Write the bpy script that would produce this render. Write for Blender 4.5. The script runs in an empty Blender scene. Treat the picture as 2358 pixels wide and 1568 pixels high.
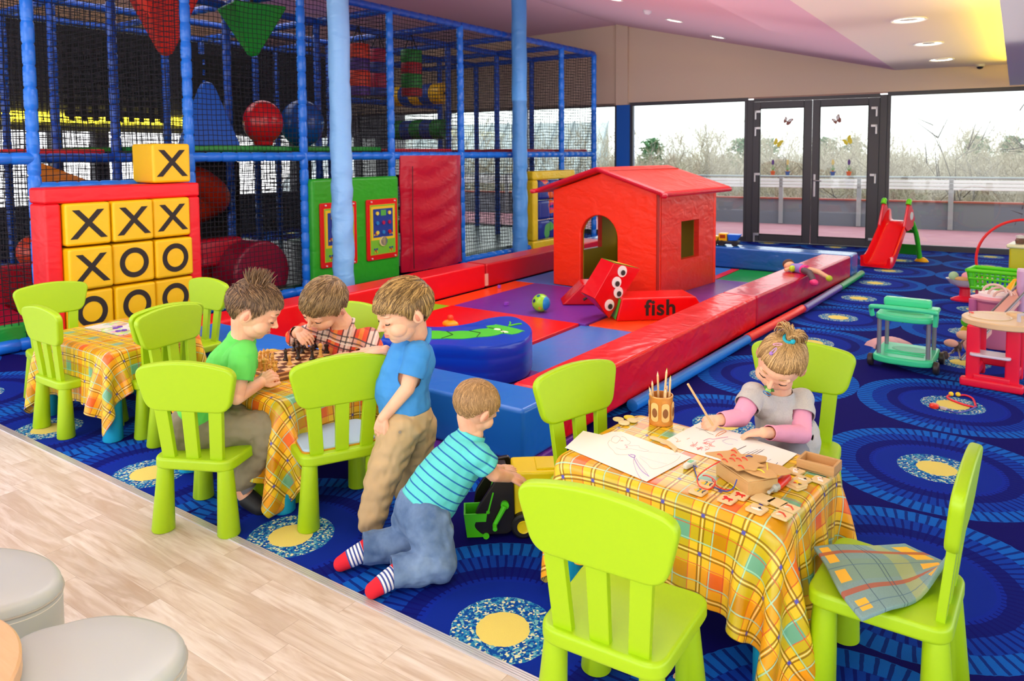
import bpy, bmesh, math, random
from mathutils import Vector, Matrix, Euler, noise
PI = math.pi
R = math.radians
SC = bpy.context.scene
COL = SC.collection
random.seed(7)

# ---------------------------------------------------------------- materials
def lin(c):
    return c / 12.92 if c <= .04045 else ((c + .055) / 1.055) ** 2.4
def rgb(h):
    if isinstance(h, str):
        h = h.lstrip('#'); t = [int(h[i:i + 2], 16) / 255 for i in (0, 2, 4)]
    else:
        t = [v / 255 for v in h]
    return (lin(t[0]), lin(t[1]), lin(t[2]), 1)
class NT:
    def __init__(s, name):
        s.mt = bpy.data.materials.new(name); s.mt.use_nodes = True
        s.t = s.mt.node_tree; s.n = s.t.nodes; s.l = s.t.links
        s.bsdf = s.n['Principled BSDF']; s.out = s.n['Material Output']
    def new(s, ty, **kw):
        n = s.n.new(ty)
        for k, v in kw.items(): setattr(n, k, v)
        return n
    def put(s, sock, v):
        if hasattr(v, 'is_output') or isinstance(v, bpy.types.NodeSocket): s.l.new(v, sock)
        elif v is not None: sock.default_value = v
    def m(s, op, a, b=None, c=None):
        n = s.new('ShaderNodeMath', operation=op)
        s.put(n.inputs[0], a)
        if b is not None: s.put(n.inputs[1], b)
        if c is not None: s.put(n.inputs[2], c)
        return n.outputs[0]
    def mix(s, f, a, b, mode='MIX'):
        n = s.new('ShaderNodeMix', data_type='RGBA', blend_type=mode)
        s.put(n.inputs[0], f); s.put(n.inputs[6], a); s.put(n.inputs[7], b)
        return n.outputs[2]
    def obj(s): return s.new('ShaderNodeTexCoord').outputs['Object']
    def pos(s): return s.new('ShaderNodeNewGeometry').outputs['Position']
    def sep(s, v):
        n = s.new('ShaderNodeSeparateXYZ'); s.l.new(v, n.inputs[0]); return n.outputs
    def map(s, v, scale=(1, 1, 1), loc=(0, 0, 0), rot=(0, 0, 0)):
        n = s.new('ShaderNodeMapping'); s.l.new(v, n.inputs[0])
        n.inputs[1].default_value = loc; n.inputs[2].default_value = rot; n.inputs[3].default_value = scale
        return n.outputs[0]
    def noise(s, v, scale, detail=2, rough=.5, dist=0):
        n = s.new('ShaderNodeTexNoise'); s.l.new(v, n.inputs['Vector'])
        n.inputs['Scale'].default_value = scale; n.inputs['Detail'].default_value = detail
        n.inputs['Roughness'].default_value = rough; n.inputs['Distortion'].default_value = dist
        return n.outputs[0]
    def ramp(s, f, stops, mode='LINEAR'):
        n = s.new('ShaderNodeValToRGB'); n.color_ramp.interpolation = mode
        s.put(n.inputs[0], f); e = n.color_ramp.elements
        while len(e) > 1: e.remove(e[0])
        e[0].position = stops[0][0]; e[0].color = stops[0][1]
        for p, c in stops[1:]:
            x = e.new(p); x.color = c
        return n.outputs[0]
    def bump(s, h, strength=.3, dist=.01):
        n = s.new('ShaderNodeBump'); s.put(n.inputs['Height'], h)
        n.inputs['Strength'].default_value = strength; n.inputs['Distance'].default_value = dist
        s.l.new(n.outputs[0], s.bsdf.inputs['Normal'])
    def base(s, c): s.put(s.bsdf.inputs['Base Color'], c)
    def rough(s, r): s.put(s.bsdf.inputs['Roughness'], r)
    def alpha(s, a): s.put(s.bsdf.inputs['Alpha'], a)
_M = {}
def mat(col, rough=.5, bump=None, emit=0, metal=0, coat=0, name=None, sss=0, sheen=0):
    key = (str(col), rough, bump, emit, metal, coat, sss, sheen)
    if key in _M: return _M[key]
    t = NT(name or 'surface'); b = t.bsdf
    c = rgb(col) if not callable(col) else None
    b.inputs['Roughness'].default_value = rough; b.inputs['Metallic'].default_value = metal
    b.inputs['Coat Weight'].default_value = coat; b.inputs['Coat Roughness'].default_value = .15
    if sheen: b.inputs['Sheen Weight'].default_value = sheen
    if sss:
        b.inputs['Subsurface Weight'].default_value = sss; b.inputs['Subsurface Radius'].default_value = (.012, .005, .003)
        b.inputs['Subsurface Scale'].default_value = 1
    o = t.obj()
    nz = t.noise(o, 6, 3)
    t.base(t.mix(t.m('MULTIPLY', nz, .12), c, (c[0] * .8, c[1] * .8, c[2] * .8, 1)))
    if emit:
        b.inputs['Emission Color'].default_value = c; b.inputs['Emission Strength'].default_value = emit
    if bump: t.bump(t.noise(o, bump[0], 3), bump[1], bump[2])
    _M[key] = t.mt
    return t.mt
def vinyl(col, rough=.28, wr=.35, name='padded vinyl'):
    key = ('v', str(col), rough, wr)
    if key in _M: return _M[key]
    t = NT(name); c = rgb(col); o = t.obj()
    t.base(c); t.rough(rough)
    a = t.noise(t.map(o, (1, 1, 2)), 2.6, 2, .45, .9); b = t.noise(t.map(o, (2.5, 2.5, 4)), 3.0, 1, .4, 1.2)
    t.bump(t.m('ADD', a, t.m('MULTIPLY', b, .4)), wr, .03)
    _M[key] = t.mt
    return t.mt

# ---------------------------------------------------------------- mesh builder
def frame(z, up=None):
    z = Vector(z).normalized()
    a = Vector(up) if up else (Vector((0, 0, 1)) if abs(z.z) < .95 else Vector((0, 1, 0)))
    x = a.cross(z).normalized(); y = z.cross(x)
    return Matrix((x, y, z)).transposed()
class MB:
    def __init__(s): s.b = bmesh.new()
    def poly(s, vs, fs, M=None):
        M = M or Matrix()
        v = [s.b.verts.new(M @ Vector(p)) for p in vs]
        for f in fs:
            try: s.b.faces.new([v[i] for i in f])
            except ValueError: pass
        return s
    def box(s, c, d, rz=0, M=None):
        m = Matrix.Translation(c) @ (M if M else Matrix.Rotation(rz, 4, 'Z'))
        x, y, z = [k / 2 for k in d]
        vs = [(a * x, b * y, e * z) for a in (-1, 1) for b in (-1, 1) for e in (-1, 1)]
        return s.poly(vs, [(0, 1, 3, 2), (4, 6, 7, 5), (0, 4, 5, 1), (2, 3, 7, 6), (0, 2, 6, 4), (1, 5, 7, 3)], m)
    def prism(s, pts, h, M=None, z0=0):
        n = len(pts)
        vs = [(p[0], p[1], z0) for p in pts] + [(p[0], p[1], z0 + h) for p in pts]
        fs = [tuple(range(n - 1, -1, -1)), tuple(range(n, 2 * n))] + [(i, (i + 1) % n, n + (i + 1) % n, n + i) for i in range(n)]
        return s.poly(vs, fs, M)
    def rings(s, rings, cap=True, closed=False):
        n = len(rings[0]); V = [[s.b.verts.new(p) for p in r] for r in rings]
        m = len(V)
        for j in range(m if closed else m - 1):
            A, B = V[j], V[(j + 1) % m]
            for i in range(n):
                try: s.b.faces.new((A[i], A[(i + 1) % n], B[(i + 1) % n], B[i]))
                except ValueError: pass
        if cap and not closed:
            try: s.b.faces.new(V[0][::-1]); s.b.faces.new(V[-1])
            except ValueError: pass
        return s
    def tube(s, pts, r, n=12, cap=True, closed=False):
        pts = [Vector(p) for p in pts]; rs = r if isinstance(r, (list, tuple)) else [r] * len(pts)
        k = len(pts); rings = []; prev = None
        for i, p in enumerate(pts):
            if closed: d = (pts[(i + 1) % k] - pts[i - 1])
            else: d = pts[min(i + 1, k - 1)] - pts[max(i - 1, 0)]
            if d.length < 1e-9: d = Vector((0, 0, 1))
            d.normalize()
            if prev is None: F = frame(d); x = F.col[0].copy()
            else:
                x = prev - d * prev.dot(d)
                if x.length < 1e-6: x = frame(d).col[0].copy()
                x.normalize()
            prev = x; y = d.cross(x)
            rings.append([p + (x * math.cos(t) + y * math.sin(t)) * rs[i] for t in (2 * PI * q / n for q in range(n))])
        return s.rings(rings, cap, closed)
    def cyl(s, a, b, r0, r1=None, n=24): return s.tube([a, b], [r0, r0 if r1 is None else r1], n)
    def lathe(s, prof, M=None, n=32, cap=True, sx=1, sy=1):
        M = M or Matrix()
        return s.rings([[M @ Vector((r * sx * math.cos(2 * PI * i / n), r * sy * math.sin(2 * PI * i / n), z)) for i in range(n)] for r, z in prof], cap)
    def ball(s, c, r, n=24, m=14, M=None, e=(1, 1, 1)):
        M = Matrix.Translation(c) @ (M or Matrix())
        return s.rings([[M @ Vector((e[0] * r * math.sin(t) * math.cos(2 * PI * i / n), e[1] * r * math.sin(t) * math.sin(2 * PI * i / n), -e[2] * r * math.cos(t)))
                         for i in range(n)] for t in (max(.03, min(PI - .03, PI * j / m)) for j in range(m + 1))])
    def quad(s, a, b, c, d): return s.poly([a, b, c, d], [(0, 1, 2, 3)])
    def obj(s, name, m, parent=None, smooth=35, bev=0, seg=2, M=None, sub=0):
        me = bpy.data.meshes.new(name)
        bmesh.ops.recalc_face_normals(s.b, faces=s.b.faces)
        s.b.to_mesh(me); s.b.free(); s.b = None
        o = bpy.data.objects.new(name, me); COL.objects.link(o)
        if m is not None: me.materials.append(m)
        if bev:
            bm = o.modifiers.new('bevel', 'BEVEL'); bm.width = bev; bm.segments = seg; bm.limit_method = 'ANGLE'; bm.angle_limit = R(40)
        if sub:
            q = o.modifiers.new('sub', 'SUBSURF'); q.levels = sub; q.render_levels = sub
        if smooth:
            for p in me.polygons: p.use_smooth = True
            me.set_sharp_from_angle(angle=R(smooth)) if not bev else None
            if bev:
                w = o.modifiers.new('wn', 'WEIGHTED_NORMAL'); w.keep_sharp = True
        if M is not None: o.matrix_world = M
        if parent is not None: o.parent = parent
        return o
def T(x, y, z=0, rz=0, rx=0, ry=0): return Matrix.Translation((x, y, z)) @ Euler((rx, ry, rz)).to_matrix().to_4x4()
def tag(o, label=None, cat=None, group=None, kind=None):
    if label: o['label'] = label
    if cat: o['category'] = cat
    if group: o['group'] = group
    if kind: o['kind'] = kind
    return o
def thing(name, label, cat, loc=(0, 0, 0), rz=0, group=None):
    o = bpy.data.objects.new(name, None); o.empty_display_size = .05; COL.objects.link(o)
    o.location = loc; o.rotation_euler = (0, 0, rz)
    return tag(o, label, cat, group)
def struct(o): o['kind'] = 'structure'; return o
def copy_tree(o, parent=None):
    c = o.copy(); COL.objects.link(c)
    if parent is not None: c.parent = parent
    for ch in list(o.children): copy_tree(ch, c)
    return c
def rrect(w, h, r, n=5, cx=0, cy=0):
    pts = []
    for sx, sy, a0 in ((1, 1, 0), (-1, 1, 90), (-1, -1, 180), (1, -1, 270)):
        for i in range(n + 1):
            a = R(a0 + 90 * i / n)
            pts.append((cx + sx * (w / 2 - r) + r * math.cos(a), cy + sy * (h / 2 - r) + r * math.sin(a)))
    return pts
def corners(pts, r, n=5):
    """round the corners of a polygon"""
    out = []; k = len(pts)
    for i in range(k):
        p = Vector(pts[i]); a = Vector(pts[i - 1]); b = Vector(pts[(i + 1) % k])
        u = (a - p); v = (b - p); rr = min(r, u.length * .48, v.length * .48)
        A = p + u.normalized() * rr; B = p + v.normalized() * rr
        for j in range(n + 1):
            t = j / n; out.append(tuple((A * (1 - t) ** 2 + p * 2 * t * (1 - t) + B * t * t)[:2]))
    return out
def spline(pts, n=8, closed=False):
    P = [Vector(p) for p in pts]; k = len(P); out = []
    for i in range(k if closed else k - 1):
        p0 = P[(i - 1) % k] if closed or i > 0 else P[0]; p1 = P[i]; p2 = P[(i + 1) % k]
        p3 = P[(i + 2) % k] if closed or i + 2 < k else P[-1]
        for j in range(n):
            t = j / n
            out.append(.5 * (2 * p1 + (p2 - p0) * t + (2 * p0 - 5 * p1 + 4 * p2 - p3) * t * t + (3 * p1 - p0 - 3 * p2 + p3) * t ** 3))
    if not closed: out.append(P[-1])
    return out
def text_obj(txt, size, m, name, parent, M, extrude=.001, align='CENTER', bold=0, xs=1):
    cu = bpy.data.curves.new(name, 'FONT'); cu.body = txt; cu.size = size; cu.extrude = extrude; cu.align_x = align; cu.align_y = 'CENTER'
    cu.offset = bold; cu.space_character = xs
    o = bpy.data.objects.new(name, cu); COL.objects.link(o)
    bpy.context.view_layer.update()
    me = bpy.data.meshes.new_from_object(o.evaluated_get(bpy.context.evaluated_depsgraph_get()))
    bpy.data.objects.remove(o); bpy.data.curves.remove(cu)
    n = bpy.data.objects.new(name, me); COL.objects.link(n); me.materials.clear(); me.materials.append(m)
    n.parent = parent; n.matrix_local = M
    return n

# ---------------------------------------------------------------- camera
CAMPOS = Vector((1.287, -1.8067, 1.4905))
cd = bpy.data.cameras.new('camera'); cam = bpy.data.objects.new('camera', cd); COL.objects.link(cam); SC.camera = cam
cy, sy = math.cos(-.6023), math.sin(-.6023); cp, sp = math.cos(.0651), math.sin(.0651)
F = Vector((sy * cp, cy * cp, -sp)); Rt = Vector((cy, -sy, 0)); Dn = F.cross(Rt)
ro = .0063
R2 = Rt * math.cos(ro) + Dn * math.sin(ro); D2 = -Rt * math.sin(ro) + Dn * math.cos(ro)
cam.matrix_world = Matrix.Translation(CAMPOS) @ Matrix((R2, -D2, -F)).transposed().to_4x4()
cd.sensor_width = 36; cd.lens = 1690.2 / 2358 * 36; cd.shift_y = -(784 - 465) / 2358; cd.clip_start = .05; cd.clip_end = 300
cd.dof.use_dof = True; cd.dof.focus_distance = 2.6; cd.dof.aperture_fstop = 5.6

def g(x, y, z=0.):
    """where the line of sight through a pixel of the photograph meets the level z"""
    d = R2 * ((x - 1179) / 1690.2) + D2 * ((y - 465) / 1690.2) + F
    return CAMPOS + d * ((z - CAMPOS.z) / d.z)
def gd(x, y, depth):
    d = R2 * ((x - 1179) / 1690.2) + D2 * ((y - 465) / 1690.2) + F
    return CAMPOS + d * depth
def gy(x, y, Y):
    d = R2 * ((x - 1179) / 1690.2) + D2 * ((y - 465) / 1690.2) + F
    return CAMPOS + d * ((Y - CAMPOS.y) / d.y)
def gx(x, y, X):
    d = R2 * ((x - 1179) / 1690.2) + D2 * ((y - 465) / 1690.2) + F
    return CAMPOS + d * ((X - CAMPOS.x) / d.x)
# ================================================================ setting
def m_carpet():
    t = NT('patterned carpet'); p = t.sep(t.pos())
    ux = t.m('DIVIDE', p[0], 1.02); vy = t.m('DIVIDE', p[1], 1.0506)
    dx = t.m('MULTIPLY', t.m('SUBTRACT', ux, t.m('ROUND', ux)), 1.02)
    dy = t.m('MULTIPLY', t.m('SUBTRACT', vy, t.m('ROUND', vy)), 1.0506)
    r = t.m('SQRT', t.m('ADD', t.m('MULTIPLY', dx, dx), t.m('MULTIPLY', dy, dy)))
    # a hand drawn waver of the ring edges
    wav = t.m('MULTIPLY', t.m('SUBTRACT', t.noise(t.pos(), 30, 2), .5), .012)
    rr = t.m('ADD', r, wav)
    q = t.m('MULTIPLY', rr, 1.6)
    K = lambda v: v * 1.6
    bg, yel = rgb('#0b0768'), rgb('#f3e277')
    c0 = t.ramp(q, [(0, yel), (K(.085), rgb('#1c6fb4')), (K(.165), rgb('#0a2c9e')), (K(.255), rgb('#0a2ba6')), (K(.285), rgb('#07187a')), (K(.345), rgb('#0b3fb0')), (K(.425), rgb('#0f66cf')), (K(.508), bg)], 'CONSTANT')
    ang = t.m('ARCTAN2', dy, dx)
    # radial dashes
    def dash(n, off, wid):
        s = t.m('FRACT', t.m('ADD', t.m('MULTIPLY', t.m('DIVIDE', ang, 2 * PI), n), t.m('ADD', off, t.m('MULTIPLY', wav, 12))))
        return t.m('LESS_THAN', s, wid)
    def band(a, b): return t.m('MULTIPLY', t.m('GREATER_THAN', rr, a), t.m('LESS_THAN', rr, b))
    d1 = t.m('MULTIPLY', dash(76, 0, .3), band(.27, .345))
    d2 = t.m('MULTIPLY', dash(76, .1, .32), band(.345, .425))
    d3 = t.m('MULTIPLY', dash(76, .55, .3), band(.425, .508))
    dd = t.m('MAXIMUM', d1, t.m('MAXIMUM', d2, d3))
    c1 = t.mix(t.m('MULTIPLY', dd, .8), c0, rgb('#070a70'))
    # speckled ring
    vo = t.new('ShaderNodeTexVoronoi'); t.l.new(t.map(t.pos(), (1, 1, 1)), vo.inputs['Vector']); vo.inputs['Scale'].default_value = 130
    spk = t.ramp(vo.outputs['Color'], [(0, rgb('#0d4ea6')), (.42, rgb('#2b8ac0')), (.62, rgb('#7cc0c8')), (.72, rgb('#e6ecc0'))], 'CONSTANT')
    c2 = t.mix(band(.085, .165), c1, spk)
    pile = t.noise(t.pos(), 420, 2)
    c3 = t.mix(t.m('MULTIPLY', pile, .22), c2, (0, 0, .02, 1))
    t.base(c3); t.rough(.95); t.bsdf.inputs['Sheen Weight'].default_value = .0; t.bsdf.inputs['Specular IOR Level'].default_value = .12
    t.bump(pile, .4, .004)
    return t.mt
def m_wood():
    t = NT('pale laminate'); p = t.pos(); s = t.sep(p)
    W = .0945; row = t.m('FLOOR', t.m('DIVIDE', t.m('ADD', s[1], .141), W))
    rn = t.new('ShaderNodeTexWhiteNoise', noise_dimensions='1D'); t.put(rn.inputs['W'], row)
    L = .62; xx = t.m('ADD', s[0], t.m('MULTIPLY', t.m('ADD', rn.outputs['Value'], t.m('MULTIPLY', row, .37)), L))
    cell = t.m('FLOOR', t.m('DIVIDE', xx, L))
    wn = t.new('ShaderNodeTexWhiteNoise', noise_dimensions='2D')
    cb = t.new('ShaderNodeCombineXYZ'); t.put(cb.inputs[0], cell); t.put(cb.inputs[1], row); t.l.new(cb.outputs[0], wn.inputs['Vector'])
    tone = wn.outputs['Value']
    cb2 = t.new('ShaderNodeCombineXYZ'); t.put(cb2.inputs[0], t.m('MULTIPLY', s[0], 3)); t.put(cb2.inputs[1], t.m('MULTIPLY', s[1], 34)); t.put(cb2.inputs[2], t.m('MULTIPLY', tone, 40))
    gr = t.noise(cb2.outputs[0], 1.0, 5, .6, 1.3)
    cb3 = t.new('ShaderNodeCombineXYZ'); t.put(cb3.inputs[0], t.m('MULTIPLY', s[0], 1.6)); t.put(cb3.inputs[1], t.m('MULTIPLY', s[1], 11)); t.put(cb3.inputs[2], t.m('MULTIPLY', tone, 17))
    g2 = t.noise(cb3.outputs[0], 1.3, 3, .5, 2.2)
    base = t.ramp(tone, [(0, rgb('#e6dfd6')), (.35, rgb('#ded3c6')), (.7, rgb('#d0c2b2')), (1, rgb('#bfae9c'))])
    base = t.mix(t.ramp(gr, [(.35, (0, 0, 0, 1)), (.75, (1, 1, 1, 1))]), base, rgb('#bda690'))
    base = t.mix(t.m('MULTIPLY', t.ramp(g2, [(.45, (0, 0, 0, 1)), (.8, (1, 1, 1, 1))]), .7), base, rgb('#ede5dc'))
    fy = t.m('FRACT', t.m('DIVIDE', t.m('ADD', s[1], .141), W)); fx = t.m('FRACT', t.m('DIVIDE', xx, L))
    ln = t.m('MAXIMUM', t.m('LESS_THAN', fy, .012), t.m('LESS_THAN', fx, .003))
    base = t.mix(t.m('MULTIPLY', ln, .5), base, rgb('#8d7760'))
    t.base(base); t.rough(.42); t.bsdf.inputs['Specular IOR Level'].default_value = .35
    return t.mt
def slab(name, x0, x1, y0, y1, z0, z1, m):
    o = MB().box(((x0 + x1) / 2, (y0 + y1) / 2, (z0 + z1) / 2), (x1 - x0, y1 - y0, z1 - z0)).obj(name, m); return struct(o)
# wall coordinates of the window wall: s along, d outwards, z up
WA = Vector((-2.43, 10.527, 0)); WU = Vector((.9958, .0916, 0)); WN = Vector((-.0916, .9958, 0))
def WP(s, d, z): return WA + WU * s + WN * d + Vector((0, 0, z))
WM = Matrix((WU, WN, Vector((0, 0, 1)))).transposed().to_4x4(); WM.translation = WA
def wbox(mb, s0, s1, z0, z1, d0=0, d1=.1): mb.box(((s0 + s1) / 2, (d0 + d1) / 2, (z0 + z1) / 2), (s1 - s0, d1 - d0, z1 - z0)); return mb

struct(MB().prism([(-11, -.141), (9, -.141), (9, 11.58), (-11, 9.74)], .06, T(0, 0, -.06)).obj('floor', m_carpet()))
slab('floor_laminate', -11, 9, -7, -.141, -.06, 0, m_wood())
ms = NT('brushed strip'); ms.base(rgb('#d9d7da')); ms.rough(.3); ms.bsdf.inputs['Metallic'].default_value = .5
o = MB()
for k in range(4): o.box((-1, -.141 + (k - 1.5) * .0085, .002), (20, .006, .004 + .001 * (k % 2)))
struct(o.box((-1, -.141, .0007), (20, .036, .0014)).obj('trim_1', ms.mt))

beige = NT('plaster'); n_ = beige.noise(beige.map(beige.obj(), (1, 1, 6)), 40, 3)
beige.base(beige.mix(beige.m('MULTIPLY', n_, .25), rgb('#d6bfa6'), rgb('#c0a58c'))); beige.rough(.9); beige.bump(n_, .15, .004)
dark = mat('#3c3a3e', .45)
alu = mat('#b9b7b8', .35, metal=.6)
w = MB(); wbox(w, -9, -2.28, 2.36, 4.0, 0, .3); wbox(w, -2.1, 4.6, 2.40, 4.0, 0, .3); wbox(w, -2.3, -2.08, 2.36, 4.0, -.07, .3)
wbox(w, 4.6, 9, 0, 4, 0, .3)
struct(w.obj('wall_back', beige.mt, M=WM))
struct(wbox(MB(), -2.30, -2.055, 0, 2.36, -.03, .24).obj('trim_2', mat('#1560c0', .35), M=WM))

def m_glass(name='window glass', tint='#f3f8f6', refl=1.0):
    t = NT(name); t.n.remove(t.bsdf)
    tr = t.new('ShaderNodeBsdfTransparent'); tr.inputs[0].default_value = rgb(tint)
    gl = t.new('ShaderNodeBsdfGlossy'); gl.inputs['Roughness'].default_value = .02
    fr = t.new('ShaderNodeFresnel'); fr.inputs[0].default_value = 1.45
    mx = t.new('ShaderNodeMixShader'); t.put(mx.inputs[0], t.m('MULTIPLY', fr.outputs[0], refl)); t.l.new(tr.outputs[0], mx.inputs[1]); t.l.new(gl.outputs[0], mx.inputs[2])
    t.l.new(mx.outputs[0], t.out.inputs[0]); return t.mt
GL = m_glass()
def window(n, s0, s1, z0=.05, z1=2.34, fr=.05):
    w = MB()
    wbox(w, s0, s1, z1, z1 + .06, 0, .08); wbox(w, s0, s1, z0 - .05, z0 + .03, 0, .08)
    wbox(w, s0, s0 + fr, z0, z1, 0, .08); wbox(w, s1 - fr, s1, z0, z1, 0, .08)
    f = struct(w.obj('window_%d' % n, dark, bev=.004, M=WM))
    p = wbox(MB(), s0 + fr, s1 - fr, z0 + .03, z1, .035, .045).obj('pane', GL); p.parent = f
    return f
window(1, -2.055, 0.0); window(2, 2.07, 4.6); window(3, -4.11, -2.30); window(4, -6.1, -4.16); window(5, -8.4, -6.15)
# double door
fr = MB(); wbox(fr, .0, .10, 0, 2.36, -.02, .1); wbox(fr, 1.97, 2.07, 0, 2.36, -.02, .1); wbox(fr, .1, 1.97, 2.33, 2.38, -.02, .1); wbox(fr, .1, 1.97, -.01, .012, -.02, .1)
struct(fr.obj('trim_3', dark, bev=.004, M=WM))
def leaf(n, s0, s1, g0, g1, hinge, z0=.02, z1=2.32):
    m = MB(); wbox(m, s0, g0, z0, z1, -.05, .03); wbox(m, g1, s1, z0, z1, -.05, .03)
    wbox(m, g0, g1, z0, z0 + .12, -.05, .03); wbox(m, g0, g1, 2.21, z1, -.05, .03)
    d = struct(m.obj('door_%d' % n, dark, bev=.006, M=WM))
    k = MB()
    for (a0, a1, b0, b1) in ((g0 - .012, g0 + .004, z0 + .11, 2.22), (g1 - .004, g1 + .012, z0 + .11, 2.22), (g0, g1, z0 + .11, z0 + .13), (g0, g1, 2.2, 2.22)): wbox(k, a0, a1, b0, b1, -.052, -.045)
    k.obj('glazing_seal', mat('#1e1e20', .6), d)
    wbox(MB(), g0, g1, z0 + .12, 2.21, -.015, -.005).obj('pane', GL, d)
    for z in (2.16, 1.89, 1.135, .14):
        h = MB(); wbox(h, hinge - .075 if n == 2 else hinge - .01, hinge + .01 if n == 2 else hinge + .075, z - .02, z + .02, -.085, -.05)
        wbox(h, hinge - .013, hinge + .013, z - .13, z + .02, -.085, -.05); h.obj('hinge', alu, d, bev=.004)
    return d
d1 = leaf(1, .10, 1.005, .215, .885, .145); d2 = leaf(2, 1.015, 1.97, 1.13, 1.815, 1.93)
h = MB(); wbox(h, 1.045, 1.078, .78, 1.14, -.062, -.05).obj('handle_plate', alu, d2, bev=.005)
h = MB().tube([(1.061, -.06, 1.04), (1.061, -.105, 1.04), (1.075, -.112, 1.04), (1.17, -.112, 1.035)], .011); h.obj('door_handle', alu, d2)
# stickers on the door glass
def sticker(name, label, cat, s, z, parts, group=None):
    o = thing(name, label, cat, WP(s, -.017, z), math.atan2(WU.y, WU.x), group)
    for nm, c, pts, dz in parts:
        MB().prism(pts, .0012, Matrix.Rotation(PI / 2, 4, 'X'), dz).obj(nm, mat(c, .5), o)
    return o
def wing(sx, sc=1): return [(sx * x * sc, y * sc) for x, y in ((0, 0), (.02, .06), (.06, .085), (.08, .07), (.065, .03), (.07, 0), (.05, -.045), (.02, -.05), (0, -.01))]
def wing2(sx, sc=1): return [(sx * x * sc, y * sc) for x, y in ((.012, .01), (.03, .055), (.058, .07), (.062, .058), (.05, .03), (.035, .01))]
wht = '#e9ecea'
for s, z, fl, side in ((.623, 1.99, 1, 'left'), (1.368, 1.98, -1, 'right')):
    p = sticker('butterfly_sticker', 'brown outline butterfly sticker near the top of the %s glass door' % side, 'sticker', s, z,
        [('wing', '#8a4b3c', wing(1), 0), ('wing', '#8a4b3c', wing(-1, .75), 0), ('wing_cell', wht, wing2(1), .001), ('wing_cell', wht, wing2(-1, .7), .001)], 'butterfly stickers')
    p.rotation_euler.y = .5 * fl
for s, z, fl, side in ((.481, 1.64, 1, 'left'), (1.531, 1.65, -1, 'right')):
    p = sticker('butterfly_sticker', 'solid yellow butterfly sticker on the %s glass door' % side, 'sticker', s, z, [('wing', '#e6d52a', wing(1), 0), ('wing', '#e6d52a', wing(-1, .8), 0)], 'butterfly stickers')
    p.rotation_euler.y = .45 * fl
def leafs(): return [('stem', '#3fae3c', [(-.004, -.06), (.004, -.06), (.004, .03), (-.004, .03)], 0), ('leaf', '#3fae3c', [(0, -.06), (.035, .0), (.03, -.02), (.005, -.07)], 0), ('leaf', '#3fae3c', [(0, -.06), (-.005, -.07), (-.03, -.02), (-.035, .0)], 0)]
pot = lambda c: [('pot', c, [(-.025, -.14), (.025, -.14), (.034, -.09), (-.034, -.09)], 0), ('pot_rim', c, [(-.04, -.092), (.04, -.092), (.04, -.078), (-.04, -.078)], .001), ('bulb', '#e88a3a', [(-.02, -.078), (.02, -.078), (.006, -.05), (-.006, -.05)], 0)]
for s, fc, pc, lab in ((.42, '#5a3188', '#e8632a', 'purple hyacinth in an orange pot, sticker on the left glass door'), (.649, '#f0e08c', '#3b5fa6', 'pale yellow hyacinth in a blue pot, sticker on the left glass door'),
                  (1.326, '#f0e08c', '#3b5fa6', 'pale yellow hyacinth in a blue pot, sticker on the right glass door'), (1.558, '#5a3188', '#e8632a', 'purple hyacinth in an orange pot, sticker on the right glass door')):
    el = [(.02 * math.cos(a * PI / 8), .07 + .045 * math.sin(a * PI / 8)) for a in range(16)]
    sticker('flower_sticker', lab, 'sticker', s, 1.26, [('blossom', fc, el, 0)] + leafs() + pot(pc), 'flower stickers')

# ceiling: flat part, slope, far part
ceilm = NT('ceiling paint'); ceilm.base(rgb('#e6d4c6')); ceilm.rough(.9)
pinklitm = NT('ceiling with pink light painted in'); pinklitm.base(rgb('#dcb0bc')); pinklitm.rough(.9)  # pink of coloured lights and carpet bounce put into the base colour
struct(MB().box((1.9, 3.05, 2.77), (4.34, 16.1, .1)).obj('ceiling', ceilm.mt))
def sloped(x0, z0, x1, z1, name, m): return struct(MB().poly([(x0, -5, z0), (x1, -5, z1), (x1, 11.1, z1), (x0, 11.1, z0), (x0, -5, z0 + .1), (x1, -5, z1 + .1), (x1, 11.1, z1 + .1), (x0, 11.1, z0 + .1)],
    [(0, 1, 2, 3), (7, 6, 5, 4), (0, 4, 5, 1), (1, 5, 6, 2), (2, 6, 7, 3), (3, 7, 4, 0)]).obj(name, m))
sloped(-.27, 2.72, -4.72, 3.80, 'ceiling_slope', pinklitm.mt); sloped(-4.72, 3.80, -11.2, 3.6, 'ceiling_far', pinklitm.mt)
b = MB(); b.box((3.2, 2.8, 2.43), (4.06, 15.6, .06)); b.box((1.185, 2.8, 2.445), (.03, 15.6, .09))
struct(b.obj('ceiling_bulkhead', mat('#d6d1cd', .8)))
led = MB().box((1.32, 3.2, 2.472), (.05, 14, .02)).obj('light_strip', mat('#ffe84a', .5, emit=26)); tag(led, 'yellow light strip lying on the ledge of the lowered ceiling at the right', 'light strip')
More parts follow.
